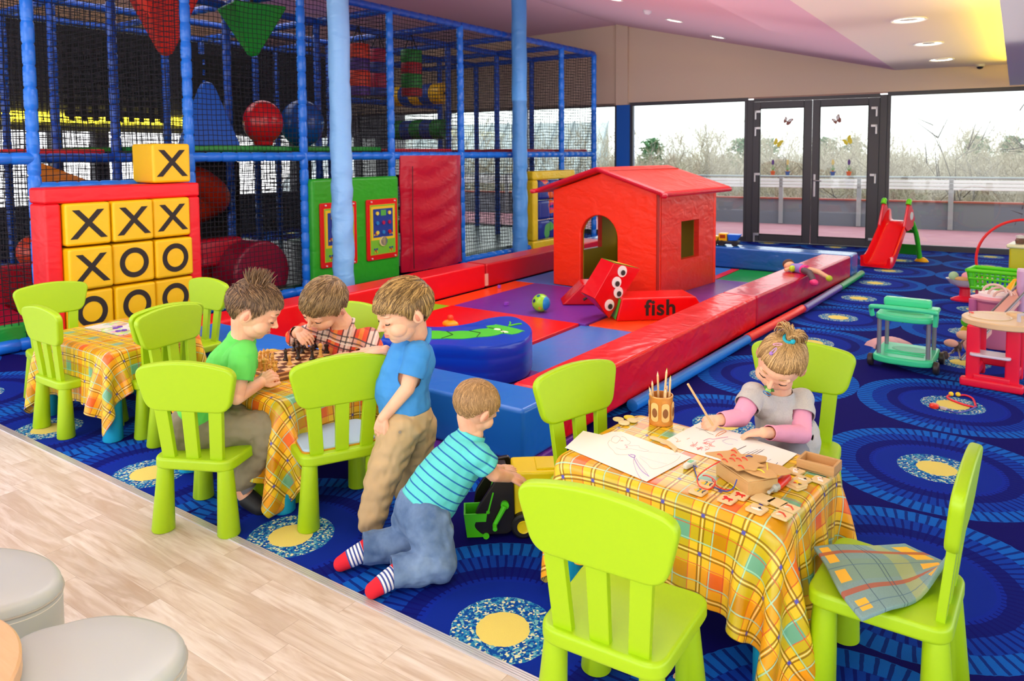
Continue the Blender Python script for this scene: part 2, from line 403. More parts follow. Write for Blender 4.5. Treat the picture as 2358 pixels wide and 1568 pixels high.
# recessed lamps
lampglow = mat('#fff3d2', .4, emit=14); ring = mat('#f2efe9', .3)
def downlight(x, y, z, lab, tilt=0, r=.15, grp='recessed ceiling lamps'):
    o = thing('ceiling_lamp', lab, 'ceiling lamp', (x, y, z), 0, grp); o.rotation_euler = (0, tilt, 0)
    MB().lathe([(r, -.001), (r + .006, -.012), (r - .004, -.016), (r - .03, -.006), (r - .03, -.002)], n=40).obj('ring', ring, o)
    MB().lathe([(r - .028, -.009), (r * .58, -.0075), (r * .58, -.0055), (r - .028, -.006)], n=40, cap=False).obj('glowing_tube', lampglow, o)
    MB().lathe([(r * .58, -.0065), (.01, -.0062)], n=30).obj('reflector', mat('#c9c2c4', .2, metal=.7), o)
for i, y in enumerate((6.0, 7.83, 9.6)): downlight(.415, y, 2.72, 'round ceiling lamp on the flat ceiling, %s' % ('nearest of the three', 'middle of the three', 'smallest, nearest the windows')[i])
def slope_z(x): return 2.72 + (x + .27) * -.2427
tl = math.atan(.2427)
for i, (px, py) in enumerate(((1653, 84), (1553, 46), (1412, -4))):
    q = Vector((0, 0, 0))
    d = (g(px, py, 3.0) - CAMPOS); k = 0
    # meet of the sight line and the sloping ceiling
    tt = (2.72 - .2427 * (CAMPOS.x + .27) - CAMPOS.z) / (d.z + .2427 * d.x); q = CAMPOS + d * tt
    downlight(q.x, q.y, q.z, 'narrow ceiling lamp set in the pink sloping ceiling, %s' % ('nearest the window wall', 'middle one', 'cut by the top of the picture')[i], tl, .12)
d = g(1491, 24, 3) - CAMPOS; tt = (2.72 - .2427 * (CAMPOS.x + .27) - CAMPOS.z) / (d.z + .2427 * d.x); q = CAMPOS + d * tt
o = thing('smoke_detector', 'small white smoke detector on the pink sloping ceiling', 'smoke detector', q); o.rotation_euler = (0, tl, 0)
MB().lathe([(.055, 0), (.055, -.02), (.04, -.035), (.03, -.05), (.01, -.052)], n=24).obj('housing', mat('#d9d4d8', .4), o)
q = g(2257, 148, 2.72)
o = thing('security_camera', 'tiny dome camera on the ceiling above the right window', 'camera', (q.x, q.y, 2.72))
MB().lathe([(.06, 0), (.06, -.03), (.05, -.035)], n=24).obj('base', mat('#c9c4b8', .4), o)
MB().lathe([(.045, -.035), (.035, -.06), (.01, -.07)], n=24).obj('dome', mat('#1a1a1e', .1), o)

# far left wall of the play hall behind the climbing frame
gw = mat('#4a4a50', .8)
wl = MB()
for (y0, y1, z0, z1) in ((-2, 11.5, 0, .75), (-2, 11.5, 1.9, 3.9), (-2, 1.6, .75, 1.9), (2.55, 2.75, .75, 1.9), (3.55, 3.7, .75, 1.9), (4.2, 4.4, .75, 1.9), (6.2, 6.7, .75, 1.9), (8.2, 8.6, .75, 1.9), (10, 11.5, .75, 1.9)):
    wl.box((-11.1, (y0 + y1) / 2, (z0 + z1) / 2), (.2, y1 - y0, z1 - z0))
struct(wl.obj('wall_left', gw))
led2 = MB().box((-10.955, 3.2, 2.10), (.08, 6.4, .16)).obj('light_strip', mat('#f5e23a', .5, emit=3.5)); tag(led2, 'long yellow light strip along the dark wall behind the netting', 'light strip')

# ================================================================ outdoors
rub = NT('red rubber paving'); rn = rub.noise(rub.pos(), 3, 4); rub.base(rub.mix(rn, rgb('#a86a74'), rgb('#c08a92'))); rub.rough(.8)
struct(MB().box((-2, 1.95, -.06), (22, 3.7, .06)).obj('floor_terrace', rub.mt, M=WM))
par = MB().box((-2, 3.85, .2), (22, .1, .6)).obj('wall_parapet', mat('#7c838c', .6), M=WM); struct(par)
struct(MB().box((-2, 3.85, .515), (22, .16, .03)).obj('trim_4', mat('#a8503e', .6), M=WM))
rl = thing('terrace_railing', 'white slatted railing with grey posts along the terrace edge outside', 'railing'); rl.matrix_world = WM
sl = mat('#f2f5f5', .4)
for z, hh in ((.775, .05), (.84, .06), (.91, .06)): MB().box((-2, 3.74, z), (22, .03, hh)).obj('slat', sl, rl, bev=.006)
MB().tube([(-13, 3.74, .985), (9, 3.74, .985)], .022).obj('top_rail', mat('#9aa3a4', .4), rl)
for s in (-6.75, -5.1, -3.4, -1.7, -.05, 1.45, 3.05, 4.7): MB().box((s, 3.76, .47), (.085, .07, .98)).obj('post', mat('#a5a9ab', .5), rl, bev=.008)
struct(MB().box((0, 60, -9.1), (220, 150, .2)).obj('ground_outside', mat('#a89f86', .95)))
# pale glasshouse roof seen through the netting
gh = thing('glasshouse', 'pale ribbed glasshouse roof far outside behind the climbing frame', 'building', (-24, 26, 0), .35)
MB().poly([(-9, 0, -2), (9, 0, -1), (9, 8, 3.3), (-9, 8, 3.3), (-9, 8.2, -9), (9, 8.2, -9), (-9, 0, -9), (9, 0, -9)], [(0, 1, 2, 3), (3, 2, 5, 4), (0, 1, 7, 6), (0, 3, 4, 6), (1, 2, 5, 7)]).obj('roof', mat('#c3cac8', .5), gh)
k = MB()
for i in range(19): k.tube([(-9 + i, -.03, -1.95 + i / 18), (-9 + i, 7.97, 3.36)], .05, 6)
k.obj('ribs', mat('#8b9496', .5), gh)

def bare_tree(seed, h, col, dens=1.0, spread=.42):
    rnd = random.Random(seed); mb = MB()
    def grow(p, d, L, r, lev):
        q = p + d * L
        if lev <= 1: mb.tube([p, p + d * L * .5 + Vector((rnd.uniform(-.1, .1),) * 3), q], [r, r * .8, r * .6], 5, False)
        else: # slender triangles for twigs
            sd = d.cross(Vector((rnd.uniform(-1, 1), rnd.uniform(-1, 1), rnd.uniform(-1, 1))))
            if sd.length < .01: return
            sd.normalize(); mb.poly([p - sd * r, p + sd * r, q], [(0, 1, 2)])
        if lev >= 4: return
        n = int((5, 5, 5, 5)[lev] * dens + rnd.random())
        for i in range(n):
            t = rnd.uniform(.3, 1) if lev else rnd.uniform(.28, 1)
            a = rnd.uniform(0, 2 * PI); e = rnd.uniform(.35, .95)
            f = frame(d); nd = (f @ Vector((math.cos(a) * math.sin(e), math.sin(a) * math.sin(e), math.cos(e))) + Vector((0, 0, .12))).normalized()
            grow(p + d * L * t, nd, L * rnd.uniform(spread, .62), max(r * .45, .012), lev + 1)
    grow(Vector((0, 0, 0)), Vector((rnd.uniform(-.05, .05), 0, 1)).normalized(), h * .62, h * .016, 0)
    return mb
def tree_thing(name, lab, mb, m, extra=None, grp=None):
    o = thing(name, lab, 'tree', (0, 0, 0), 0, grp); mb.obj('branches', m, o, smooth=0)
    if extra: extra.obj('foliage', mat('#4f7a4c', .9), o, smooth=0)
    return o
protos = []
bt = thing
bcol = ['#a09484', '#b3a894', '#8d857c']
for i in range(3): protos.append(tree_thing('bare_tree', 'bare winter tree with pale twigs beyond the terrace', bare_tree(10 + i, 12, 0, 1.15), mat(bcol[i], .9), None, 'bare winter trees beyond the terrace'))
def pine(seed):
    rnd = random.Random(seed); f = MB()
    for i in range(1500):
        z = rnd.uniform(4.5, 12); rad = (12.3 - z) * .36 + .5; a = rnd.uniform(0, 2 * PI); rr = rad * math.sqrt(rnd.random())
        c = Vector((rr * math.cos(a), rr * math.sin(a), z - rr * .25)); s = rnd.uniform(.2, .42)
        v = [c + Vector((rnd.uniform(-s, s), rnd.uniform(-s, s), rnd.uniform(-s, s) * .7)) for _ in range(3)]; f.poly(v, [(0, 1, 2)])
    return MB().tube([(0, 0, 0), (0, 0, 11.5)], [.22, .05], 7), f
tr, fo = pine(3)
protos.append(tree_thing('pine_tree', 'dark green pine standing among the bare trees', tr, mat('#6b5a48', .9), fo, 'pines beyond the terrace'))
rnd = random.Random(5); first = [True] * 4
# the wood beyond: countless bare crowns run together
import numpy as _np
def merged(names, count, deps, mt_, lab, nm, seed, hk):
    rn_ = _np.random.RandomState(seed); src = []
    for q in names:
        me = q.data; v = _np.empty(len(me.vertices) * 3); me.vertices.foreach_get('co', v); src.append((v.reshape(-1, 3), [tuple(p.vertices) for p in me.polygons]))
    vs, fs, n0 = [], [], 0
    for i in range(count):
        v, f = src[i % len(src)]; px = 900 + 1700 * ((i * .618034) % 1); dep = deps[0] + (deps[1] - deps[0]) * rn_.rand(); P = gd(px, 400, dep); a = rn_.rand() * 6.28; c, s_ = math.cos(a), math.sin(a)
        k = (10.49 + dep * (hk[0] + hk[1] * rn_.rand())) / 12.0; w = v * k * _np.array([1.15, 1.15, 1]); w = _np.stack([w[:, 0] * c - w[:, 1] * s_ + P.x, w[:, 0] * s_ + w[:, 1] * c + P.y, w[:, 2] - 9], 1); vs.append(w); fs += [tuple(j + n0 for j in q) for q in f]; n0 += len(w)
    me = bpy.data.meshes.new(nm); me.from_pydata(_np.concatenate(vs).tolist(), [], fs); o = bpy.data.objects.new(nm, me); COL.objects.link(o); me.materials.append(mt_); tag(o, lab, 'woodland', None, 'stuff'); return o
tmp = [bare_tree(30 + i, 12, 0, 1.25, .45).obj('tmp', None, smooth=0) for i in range(3)]
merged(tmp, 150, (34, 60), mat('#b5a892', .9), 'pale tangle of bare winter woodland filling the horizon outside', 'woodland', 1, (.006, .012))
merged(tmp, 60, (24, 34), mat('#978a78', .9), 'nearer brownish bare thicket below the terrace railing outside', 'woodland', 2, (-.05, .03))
for q in tmp: bpy.data.objects.remove(q)
for i, (px, dep, k) in enumerate(((1500, 52, 3), (1700, 54, 3), (1765, 56, 3), (1900, 55, 3), (1960, 57, 3), (2250, 55, 3), (2330, 56, 3), (1480, 30, 0), (1600, 33, 1), (1840, 31, 2), (1930, 34, 0), (2090, 30, 1), (2180, 34, 2), (1240, 33, 1), (1350, 31, 0))):
    P = gd(px, 400, dep); o = protos[k] if first[k] else copy_tree(protos[k]); first[k] = False; sc = (10.49 + dep * (.021 if k == 3 else .008)) / 12.1 * (1.0 if k == 3 else 1.08)
    o.location = (P.x, P.y, -9); o.rotation_euler.z = rnd.uniform(0, 6); o.scale = (sc, sc, sc)
t = tree_thing('bare_tree', 'near bare tree with dark twigs reaching in at the right edge', bare_tree(77, 12, 0, 1.0, .5), mat('#5b5350', .9)); t['category'] = 'tree'
P = gd(2400, 300, 15); t.location = (P.x, P.y, -8.2); t.scale = (1.02,) * 3
for k in range(4):
    if first[k]: bpy.data.objects.remove(protos[k])

# ================================================================ light
wd = bpy.data.worlds.new('overcast sky'); SC.world = wd; wd.use_nodes = True
nt = wd.node_tree; bg = nt.nodes['Background']
tc = nt.nodes.new('ShaderNodeTexCoord'); sx_ = nt.nodes.new('ShaderNodeSeparateXYZ'); nt.links.new(tc.outputs['Generated'], sx_.inputs[0])
rp = nt.nodes.new('ShaderNodeValToRGB'); nt.links.new(sx_.outputs[2], rp.inputs[0])
rp.color_ramp.elements[0].color = (1, 1, 1, 1); rp.color_ramp.elements[1].position = .6; rp.color_ramp.elements[1].color = (.86, .92, 1, 1)
nt.links.new(rp.outputs[0], bg.inputs[0]); bg.inputs[1].default_value = 2.0
def area(name, loc, size, power, rot=(0, 0, 0), col=(1, .985, .975), sy=None):
    l = bpy.data.lights.new(name, 'AREA'); l.energy = power; l.color = col; l.shape = 'RECTANGLE'; l.size = size; l.size_y = sy or size
    o = bpy.data.objects.new(name, l); COL.objects.link(o); o.location = loc; o.rotation_euler = rot; return o
area('ceiling_fill_light', (-1.6, 1.2, 3.0), 2.2, 62, sy=3.0)  # area lights added as fill below the ceiling
area('ceiling_fill_light', (.9, -1.6, 2.65), 1.2, 26, sy=2.4)
area('ceiling_fill_light', (-1.6, 5.8, 2.95), 1.8, 75, sy=3)
area('ceiling_fill_light', (-3.6, -1.2, 3.3), 2, 26, sy=2)
area('ceiling_fill_light', (-7.5, 4, 3.5), 2, 40, sy=5)
area('rear_fill_light', (-.5, -6.5, 1.6), 9, 50, (R(97), 0, 0), (1, .98, .96), 2.6)  # added fill light behind the camera
area('upward_fill_light', (-1.0, 3.2, 2.2), 5, 36, (PI, 0, 0), (1, .94, .90), 5)  # upward fill added to brighten the ceiling, no lamp hangs here
area('upward_fill_light', (-2.2, 7.8, 2.25), 6, 25, (PI, 0, 0), (1, .93, .90), 3.5)  # second added upward fill, likewise without a lamp
SC.view_settings.view_transform = 'Standard'; SC.view_settings.look = 'None'; SC.view_settings.gamma = 1; SC.view_settings.exposure = 0.5
SC.view_settings.use_curve_mapping = False
# ================================================================ climbing frame
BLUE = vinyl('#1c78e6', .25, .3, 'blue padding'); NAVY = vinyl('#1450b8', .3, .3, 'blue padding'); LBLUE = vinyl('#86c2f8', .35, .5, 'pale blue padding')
RED = vinyl('#e01018', .3, .3); CRIM = vinyl('#c2112e', .32, .4); GREEN = vinyl('#2fae1e', .35, .3); YEL = vinyl('#f8c806', .4, .15)
ORANGE = vinyl('#fb3a10', .35, .3); PURP = vinyl('#6f2fa2', .35, .25); SKY = vinyl('#3f83dc', .3, .25); LIME = vinyl('#6fd822', .35, .3); MAG = vinyl('#d62a9a', .35, .3)
def pads(mb, a, b, r, seg=.17):
    a, b = Vector(a), Vector(b); L = (b - a).length; n = max(1, round(L / seg)); pts = []; rs = []
    rnd = random.Random(int(a.x * 100 + a.y * 77 + b.z * 31))
    for i in range(n):
        k = 1 + rnd.uniform(-.04, .04)
        for t, q in ((0.02, .86), (.10, 1.0), (.5, 1.02), (.90, 1.0), (.98, .86)):
            pts.append(a + (b - a) * ((i + t) / n)); rs.append(r * q * k)
    mb.tube(pts, rs, 12); return mb
PR = .046
def FX(y): return -4.97 + .022 * (y - .78)
YS = [-.5, .78, 2.06, 3.34, 4.63, 5.93, 7.2, 8.47, 9.53]; XS = [0, -1.28, -2.55, -3.8]
cf = thing('climbing_frame', 'tall blue padded soft play climbing frame with black netting along the left wall', 'climbing frame', (FX(4), 4, 0))
def CP(i, j, z): y = YS[j]; return Vector((FX(y) + XS[i] - FX(4), y - 4, z))
TOP = 3.2; DK = 1.5
for j in range(len(YS)):
    for i in range(4):
        if j == 8 and i == 3: continue
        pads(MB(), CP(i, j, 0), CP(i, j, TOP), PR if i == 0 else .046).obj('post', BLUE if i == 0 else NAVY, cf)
def beam(a, b, m=NAVY, r=.045): pads(MB(), a, b, r).obj('beam', m, cf)
for j in range(8):
    for i in range(4):
        beam(CP(i, j, TOP), CP(i, j + 1, TOP))
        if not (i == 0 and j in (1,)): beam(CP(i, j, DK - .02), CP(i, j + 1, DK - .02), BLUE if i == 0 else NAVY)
for j in range(9):
    for i in range(3):
        beam(CP(i, j, TOP), CP(i + 1, j, TOP))
        if i < 2: beam(CP(i, j, DK - .02), CP(i + 1, j, DK - .02))
for j in (0, 2, 5, 6): beam(CP(0, j, .055), CP(0, j + 1, .055), BLUE, .05)
beam(CP(0, 1, 1.25), CP(0, 2, 1.25), BLUE, .045)
for j in (5, 6): beam(CP(2, j, 2.35), CP(2, j + 1, 2.35))
# netting: knotted cord grid
def m_net(cell=.048, wid=.13, axis='Y', name='black netting', c='#10131c'):
    t = NT(name); s = t.sep(t.pos())
    wob = t.m('MULTIPLY', t.m('SUBTRACT', t.noise(t.pos(), 2.2, 2), .5), .05)
    h = s[1] if axis == 'Y' else s[0]
    fa = t.m('FRACT', t.m('DIVIDE', t.m('ADD', h, wob), cell)); fb = t.m('FRACT', t.m('DIVIDE', t.m('ADD', s[2], wob), cell))
    t.alpha(t.m('MAXIMUM', t.m('LESS_THAN', fa, wid), t.m('LESS_THAN', fb, wid))); t.base(rgb(c)); t.rough(.9); return t.mt
NETY = m_net(); NETX = m_net(axis='X'); NETI = m_net(.055, .15)
def netq(a, b, z0, z1, m, nm='net', par=None):
    # slightly sagging sheet
    r = []; a, b = Vector(a), Vector(b); n = (b - a).cross(Vector((0, 0, 1))).normalized()
    mb = MB(); N = 8; V = [[None] * (N + 1) for _ in range(N + 1)]
    for i in range(N + 1):
        for j in range(N + 1):
            u, v = i / N, j / N
            V[i][j] = mb.b.verts.new(a + (b - a) * u + Vector((0, 0, z0 + (z1 - z0) * v)) - n * .05 * math.sin(PI * u) * math.sin(PI * v))
    for i in range(N):
        for j in range(N): mb.b.faces.new((V[i][j], V[i + 1][j], V[i + 1][j + 1], V[i][j + 1]))
    return mb.obj(nm, m, par or cf)
for j in range(8):
    a, b = CP(0, j, 0), CP(0, j + 1, 0)
    netq(a, b, .06, DK, NETY) if j not in (3, 4) else None
    netq(a, b, DK, TOP, NETY)
for j in range(8):
    netq(CP(2, j, 0), CP(2, j + 1, 0), .06, TOP, NETI) if j < 6 else None
    netq(CP(1, j, 0), CP(1, j + 1, 0), DK, TOP, NETI) if j in (0, 3) else None
    netq(CP(3, j, 0), CP(3, j + 1, 0), .06, TOP, NETI)
for j in (2, 4, 5): netq(CP(0, j, 0), CP(3, j, 0), DK, TOP, NETX)
for j in (1, 3, 4, 6): netq(CP(0, j, 0), CP(2, j, 0), .06, DK, NETX)
netq(CP(0, 8, 0), CP(3, 8, 0), .06, TOP, NETX)
# broad black webbing with square holes
WEB = m_net(.13, .5, 'X', 'black webbing', '#090909'); WEBY = m_net(.13, .5, 'Y', 'black webbing', '#090909')
netq(CP(2, 2, 0) + Vector((0, .1, 0)), CP(2, 3, 0), 1.9, 2.9, WEBY, 'webbing'); netq(CP(2, 4, 0) - Vector((0, .9, 0)), CP(2, 4, 0) + Vector((0, .1, 0)), 1.9, 2.8, WEBY, 'webbing')
# upper decks, each pad its own colour on the edge
for j, (c, i0, i1) in enumerate(((RED, 0, 1), (RED, 1, 3), (vinyl('#1c8f2a'), 0, 3), (vinyl('#1c8f2a'), 0, 3), (CRIM, 0, 3), (CRIM, 1, 2), (CRIM, 0, 2), (CRIM, 0, 1))):
    if j == 0: continue
    y0, y1 = YS[j] - 4 + .06, YS[j + 1] - 4 - .06; x1 = XS[i0] - .07 + FX(YS[j]) - FX(4); x0 = XS[i1] + .06 + FX(YS[j]) - FX(4)
    MB().box(((x0 + x1) / 2, (y0 + y1) / 2, DK + (.06 if j in (2, 3) else .035)), (x1 - x0, y1 - y0, .06)).obj('deck_pad', c, cf, bev=.015)
# lower play floor ramps behind the net
MB().poly([(-2.6, -4.6, 0), (-.1, -4.6, 0), (-.1, -3.25, 0), (-2.6, -3.25, 0), (-2.6, -4.6, .5), (-.1, -4.6, .22), (-.1, -3.25, .22), (-2.6, -3.25, .5)], [(0, 3, 2, 1), (4, 5, 6, 7), (0, 1, 5, 4), (1, 2, 6, 5), (2, 3, 7, 6), (3, 0, 4, 7)]).obj('ramp', vinyl('#b8123a'), cf, bev=.02)
MB().box((-.2, -3.9, .12), (.25, 1.2, .2)).obj('ramp_edge', vinyl('#18a03a'), cf, bev=.03)
MB().box((-1.9, -1.1, .06), (3.6, 6.0, .1)).obj('floor_mat', vinyl('#123a2c'), cf, bev=.02)
MB().box((-1.9, 3.8, .06), (3.6, 3.6, .1)).obj('floor_mat', vinyl('#8aa89a'), cf, bev=.02)
# crawl walls, roller and slide seen through the front net
b = MB().box((-.75, -2.2, .32), (.12, 2.3, .55)).obj('barrier_pad', CRIM, cf, bev=.04)
MB().box((-.62, -1.3, .5), (.2, .5, .28)).obj('barrier_pad', CRIM, cf, bev=.04)
MB().tube([(-.62, -1.05, .27), (-.22, -1.05, .27)], [.34, .34], 40).obj('roller_pad', vinyl('#8f1030'), cf, bev=.03)
MB().box((-1.75, -.7, .75), (.12, .9, 1.35)).obj('dark_panel', mat('#1d1012', .6), cf, bev=.03)
sp = spline([(-1.0, -1.75, 1.36), (-1.05, -1.45, 1.28), (-1.1, -1.15, 1.2), (-1.3, -.85, 1.0), (-1.9, -.8, .8), (-2.4, -1.1, .6)], 6)
MB().tube(sp, .15, 20).obj('slide_tube', vinyl('#d2300e'), cf)
MB().poly([(-1.2, -2.7, 1.44), (-1.2, -1.9, 1.1), (-1.2, -2.7, 1.1), (-1.3, -2.7, 1.44), (-1.3, -1.9, 1.1), (-1.3, -2.7, 1.1)], [(0, 1, 2), (5, 4, 3), (0, 3, 4, 1), (1, 4, 5, 2), (2, 5, 3, 0)]).obj('wedge_pad', vinyl('#d07a10'), cf)
MB().ball((-1.25, -2.75, .62), .16).obj('soft_ball_pad', vinyl('#d8401c'), cf)

# things inside the frame ----------------------------------------
def pyramid(name, lab, c, x, y, zt, zb, r, up, cat='pyramid'):
    o = thing(name, lab, cat, (x, y, zb if up else zt), 0)
    h = zb - zt if up else zt - zb; h = abs(h)
    pr = [(r, 0), (r * .98, .03), (.11, h - .08), (.07, h - .02), (.01, h)]
    if not up: pr = [(q, -z) for q, z in pr]
    MB().lathe(pr, n=4).obj('padding', c, o, smooth=20, bev=.02)
    if not up: MB().tube([(0, 0, 0), (0, 0, .12)], .02).obj('hanger', mat('#111111'), o)
    o.rotation_euler.z = .5
    return o
pyramid('hanging_pyramid', 'red upside-down padded pyramid hanging inside the climbing frame', vinyl('#d8240e', .45, .15), -5.62, 2.27, 3.1, 2.47, .4, False)
pyramid('hanging_pyramid', 'green upside-down padded pyramid hanging inside the climbing frame', vinyl('#0f9c2c', .45, .15), -5.62, 3.05 + .22, 3.1, 2.57, .4, False)
pyramid('padded_pyramid', 'blue padded pyramid standing on the upper deck beside the red ball', vinyl('#1a62cc', .4, .2), -5.85, 2.85, 2.28, DK + .09, .36, True)
def bigball(lab, c, x, y, z, r, ez=1):
    o = thing('bouncing_ball', lab, 'ball', (x, y, DK + .09)); MB().ball((0, 0, z - DK - .09), r, 32, 20, e=(1, 1, ez)).obj('shell', c, o)
    MB().lathe([(.05, 0), (.1, .02), (r * .55, .12)], n=24).obj('foot', c, o)
bigball('big glossy red ball on the upper deck of the climbing frame', mat('#c8141a', .18), -5.6, 3.36, 1.86, .215, 1.12)
bigball('big glossy blue ball on the upper deck, half behind a post', mat('#0f4fa0', .18), -5.9, 4.15, 1.88, .26, 1.1)
def bag(lab, x, y, z0, z1, r, cs):
    o = thing('punching_bag', lab, 'punching bag', (x, y, z1), 0, 'striped hanging bags'); n = 4; hs = [0, .28, .52, .83, 1]
    for i in range(n):
        a = -(z1 - z0) * hs[i]; b = -(z1 - z0) * hs[i + 1]
        MB().lathe([(r * .97, a), (r, a - .01), (r, b + .01), (r * .97, b)], n=28).obj('band', vinyl(cs[i % 2], .45, .1), o)
    for k in range(3): MB().tube([(r * .7 * math.cos(k * 2.1), r * .7 * math.sin(k * 2.1), 0), (0, 0, .25)], .008, 6).obj('strap', mat('#111111'), o)
    MB().tube([(0, 0, .24), (0, 0, TOP - z1)], .012, 6).obj('chain', mat('#222222'), o)
bag('orange and purple striped bag hanging behind the pale blue pillar', -6.1, 5.3, 2.3, 2.98, .15, ('#d83a10', '#4a2a80'))
bag('crimson and blue striped bag hanging between the other two', -6.25, 5.83, 2.33, 2.98, .16, ('#a81440', '#1b3a8e'))
bag('green and red striped bag hanging rightmost in the frame', -6.1, 6.35, 2.35, 3.02, .155, ('#1f8f2a', '#b01420'))
def hroll(lab, y, z, x0, x1, r, cs):
    o = thing('padded_roller', lab, 'roller', (x0, y, z), 0, 'horizontal padded rollers'); n = 5; L = (x1 - x0) / n
    for i in range(n): MB().tube([(i * L + .002, 0, 0), (i * L + .02, 0, 0), (i * L + L - .02, 0, 0), (i * L + L - .002, 0, 0)], [r * .95, r, r, r * .95], 28).obj('band', vinyl(cs[i % 2], .4, .1), o)
    MB().tube([(-.15, 0, 0), (x1 - x0 + .12, 0, 0)], .02, 8).obj('axle', mat('#222222'), o)
hroll('upper padded roller striped yellow and blue', 7.35, 2.47, -7.4, -6.3, .17, ('#f0c010', '#1f4fa8'))
hroll('lower padded roller striped green and blue', 7.35, 1.90, -7.4, -6.3, .16, ('#1a7a28', '#1c3f88'))

for z_, c_, w_ in ((1.12, '#14161c', .16), (.72, '#5a1c1c', .05), (.42, '#14161c', .12)):
    MB().box((-1.15, (YS[5] + YS[6]) / 2 - 4, z_), (.08 if z_ != .72 else .5, 1.2, w_)).obj('bench_board', mat(c_, .5), cf, bev=.01)
MB().box((-1.15, (YS[5] + YS[6]) / 2 - 4, .755), (.5, 1.2, .02)).obj('bench_top', mat('#e6ddd8', .4), cf)
# panels on the front -------------------------------------------
def fpanel(name, lab, cat, y0, y1, z0, z1, x, th):
    o = thing(name, lab, cat, (x, y0, 0)); return o
gp = thing('activity_panel', 'green padded wall panel with two red-framed activity boards', 'play panel', (-4.86, 3.37, 0), R(-1.2))
MB().box((-.02, .63, .63), (.14, 1.29, 1.22)).obj('padding', GREEN, gp, bev=.035, seg=4)
def board(y0, y1, z0, z1, full):
    f = MB().prism(rrect(y1 - y0, z1 - z0, .02, 4), .02, Matrix(((0, 0, 1, .05), (1, 0, 0, (y0 + y1) / 2), (0, 1, 0, (z0 + z1) / 2), (0, 0, 0, 1)))).obj('red_frame', mat('#e21410', .35), gp, bev=.004)
    def q(ya, yb, za, zb, c, nm, x=.071, th=.006): MB().box((x + th / 2, (ya + yb) / 2, (za + zb) / 2), (th, yb - ya, zb - za)).obj(nm, mat(c, .4), f)
    q(y0 + .045, y1 - .045, z0 + .06, z1 - .06, '#f2a818', 'border'); q(y0 + .05, y1 - .05, z0 + .065, z1 - .065, '#7cc832', 'board', .0715)
    a, b = y0 + .06, y1 - .06; zt = z1 - .08; w = b - a
    q(a, b, zt - w * 1.05, zt, '#f0d020', 'game_border', .073); q(a + .03, b - .03, zt - w * 1.05 + .03, zt - .03, '#1a3f98', 'game_board', .076)
    def dot(y, z, r, c, nm='peg'): MB().cyl((.08, y, z), (.095, y, z), r, r, 18).obj(nm, mat(c, .3), f)
    cs = [['#f4e050', None, '#f4e050'], ['#2a86c8', '#b81c50', '#b81c50'], ['#f4e050', '#2a86c8', '#c81c30']]
    for r_ in range(3):
        for c_ in range(3):
            if cs[r_][c_]: dot(a + w * (.24 + .26 * c_), zt - w * (.22 + .3 * r_), .022, cs[r_][c_])
    q(a + w * .4, a + w * .62, zt - w * .3, zt - w * .12, '#58b848', 'score_flap', .079)
    zc = z0 + .21; dot((a + b) / 2, zc, .05, '#1f5fb0', 'dial'); dot((a + b) / 2 - .012, zc, .056, '#e8d890', 'dial_ring')
    for sy, sz in ((-1, 1), (1, 1), (-1, -1), (1, -1)):
        for k, (dy, dz, c) in enumerate(((0, 0, '#c81c30'), (.018, .018, '#1a3f98'), (-.018, .018, '#1a3f98'), (.018, -.018, '#e8a818'), (-.018, -.018, '#e0c020'))):
            cy_, cz_ = (a + b) / 2 + sy * w * .33, zc + sz * .1; q(cy_ + dy - .009, cy_ + dy + .009, cz_ + dz - .009, cz_ + dz + .009, c, 'pattern_tile', .079)
    for sy in (y0 + .06, y1 - .06):
        for sz in (z0 + .025, z1 - .025): dot(sy, sz, .008, '#f2f0e8', 'screw_cap')
board(.73, 1.22, .28, .98, 1); board(.07, .58, .28, .98, 1)
# crimson curtain pad
cm = MB(); N = 26
V = []
for j in range(N + 1):
    z = .06 + 1.42 * j / N; row = []
    for i in range(15):
        u = i / 14; y = 1.14 * u + .015 * math.sin(j * .7) * (u - .5)
        bul = .05 * math.sin(PI * u) ** .6 + .013 * math.sin(z * 23 + 2.2 * math.sin(u * 5)) * math.sin(PI * u) + (.02 if .12 < u < .9 else -.012)
        row.append((bul, y, z))
    V.append(row)
for side in (0,):
    vs = [p for r_ in V for p in r_]; nn_ = len(vs); vs += [(-.03, p[1], p[2]) for r_ in V for p in r_]
    fs = [(j * 15 + i, j * 15 + i + 1, (j + 1) * 15 + i + 1, (j + 1) * 15 + i) for j in range(N) for i in range(14)]
    fs += [tuple(nn_ + k for k in f[::-1]) for f in fs]
    bd = [i for i in range(15)] + [j * 15 + 14 for j in range(1, N + 1)] + [N * 15 + i for i in range(13, -1, -1)] + [j * 15 for j in range(N - 1, 0, -1)]
    fs += [(bd[k], nn_ + bd[k], nn_ + bd[(k + 1) % len(bd)], bd[(k + 1) % len(bd)]) for k in range(len(bd))]
    cm.poly(vs, fs)
cp_ = thing('crimson_mat', 'dark red wrinkled vinyl mat hung on the frame between the green panel and the pillar', 'mat', (-4.82, 4.72, 0), R(-1.2))
cm.obj('padding', CRIM, cp_, smooth=60)
for u in (.105, .9): MB().tube([(.085 if u > .5 else .08, 1.14 * u, .1), (.07, 1.14 * u, .8), (.08, 1.14 * u, 1.35)], .006, 6).obj('seam', mat('#4a0a18'), cp_)
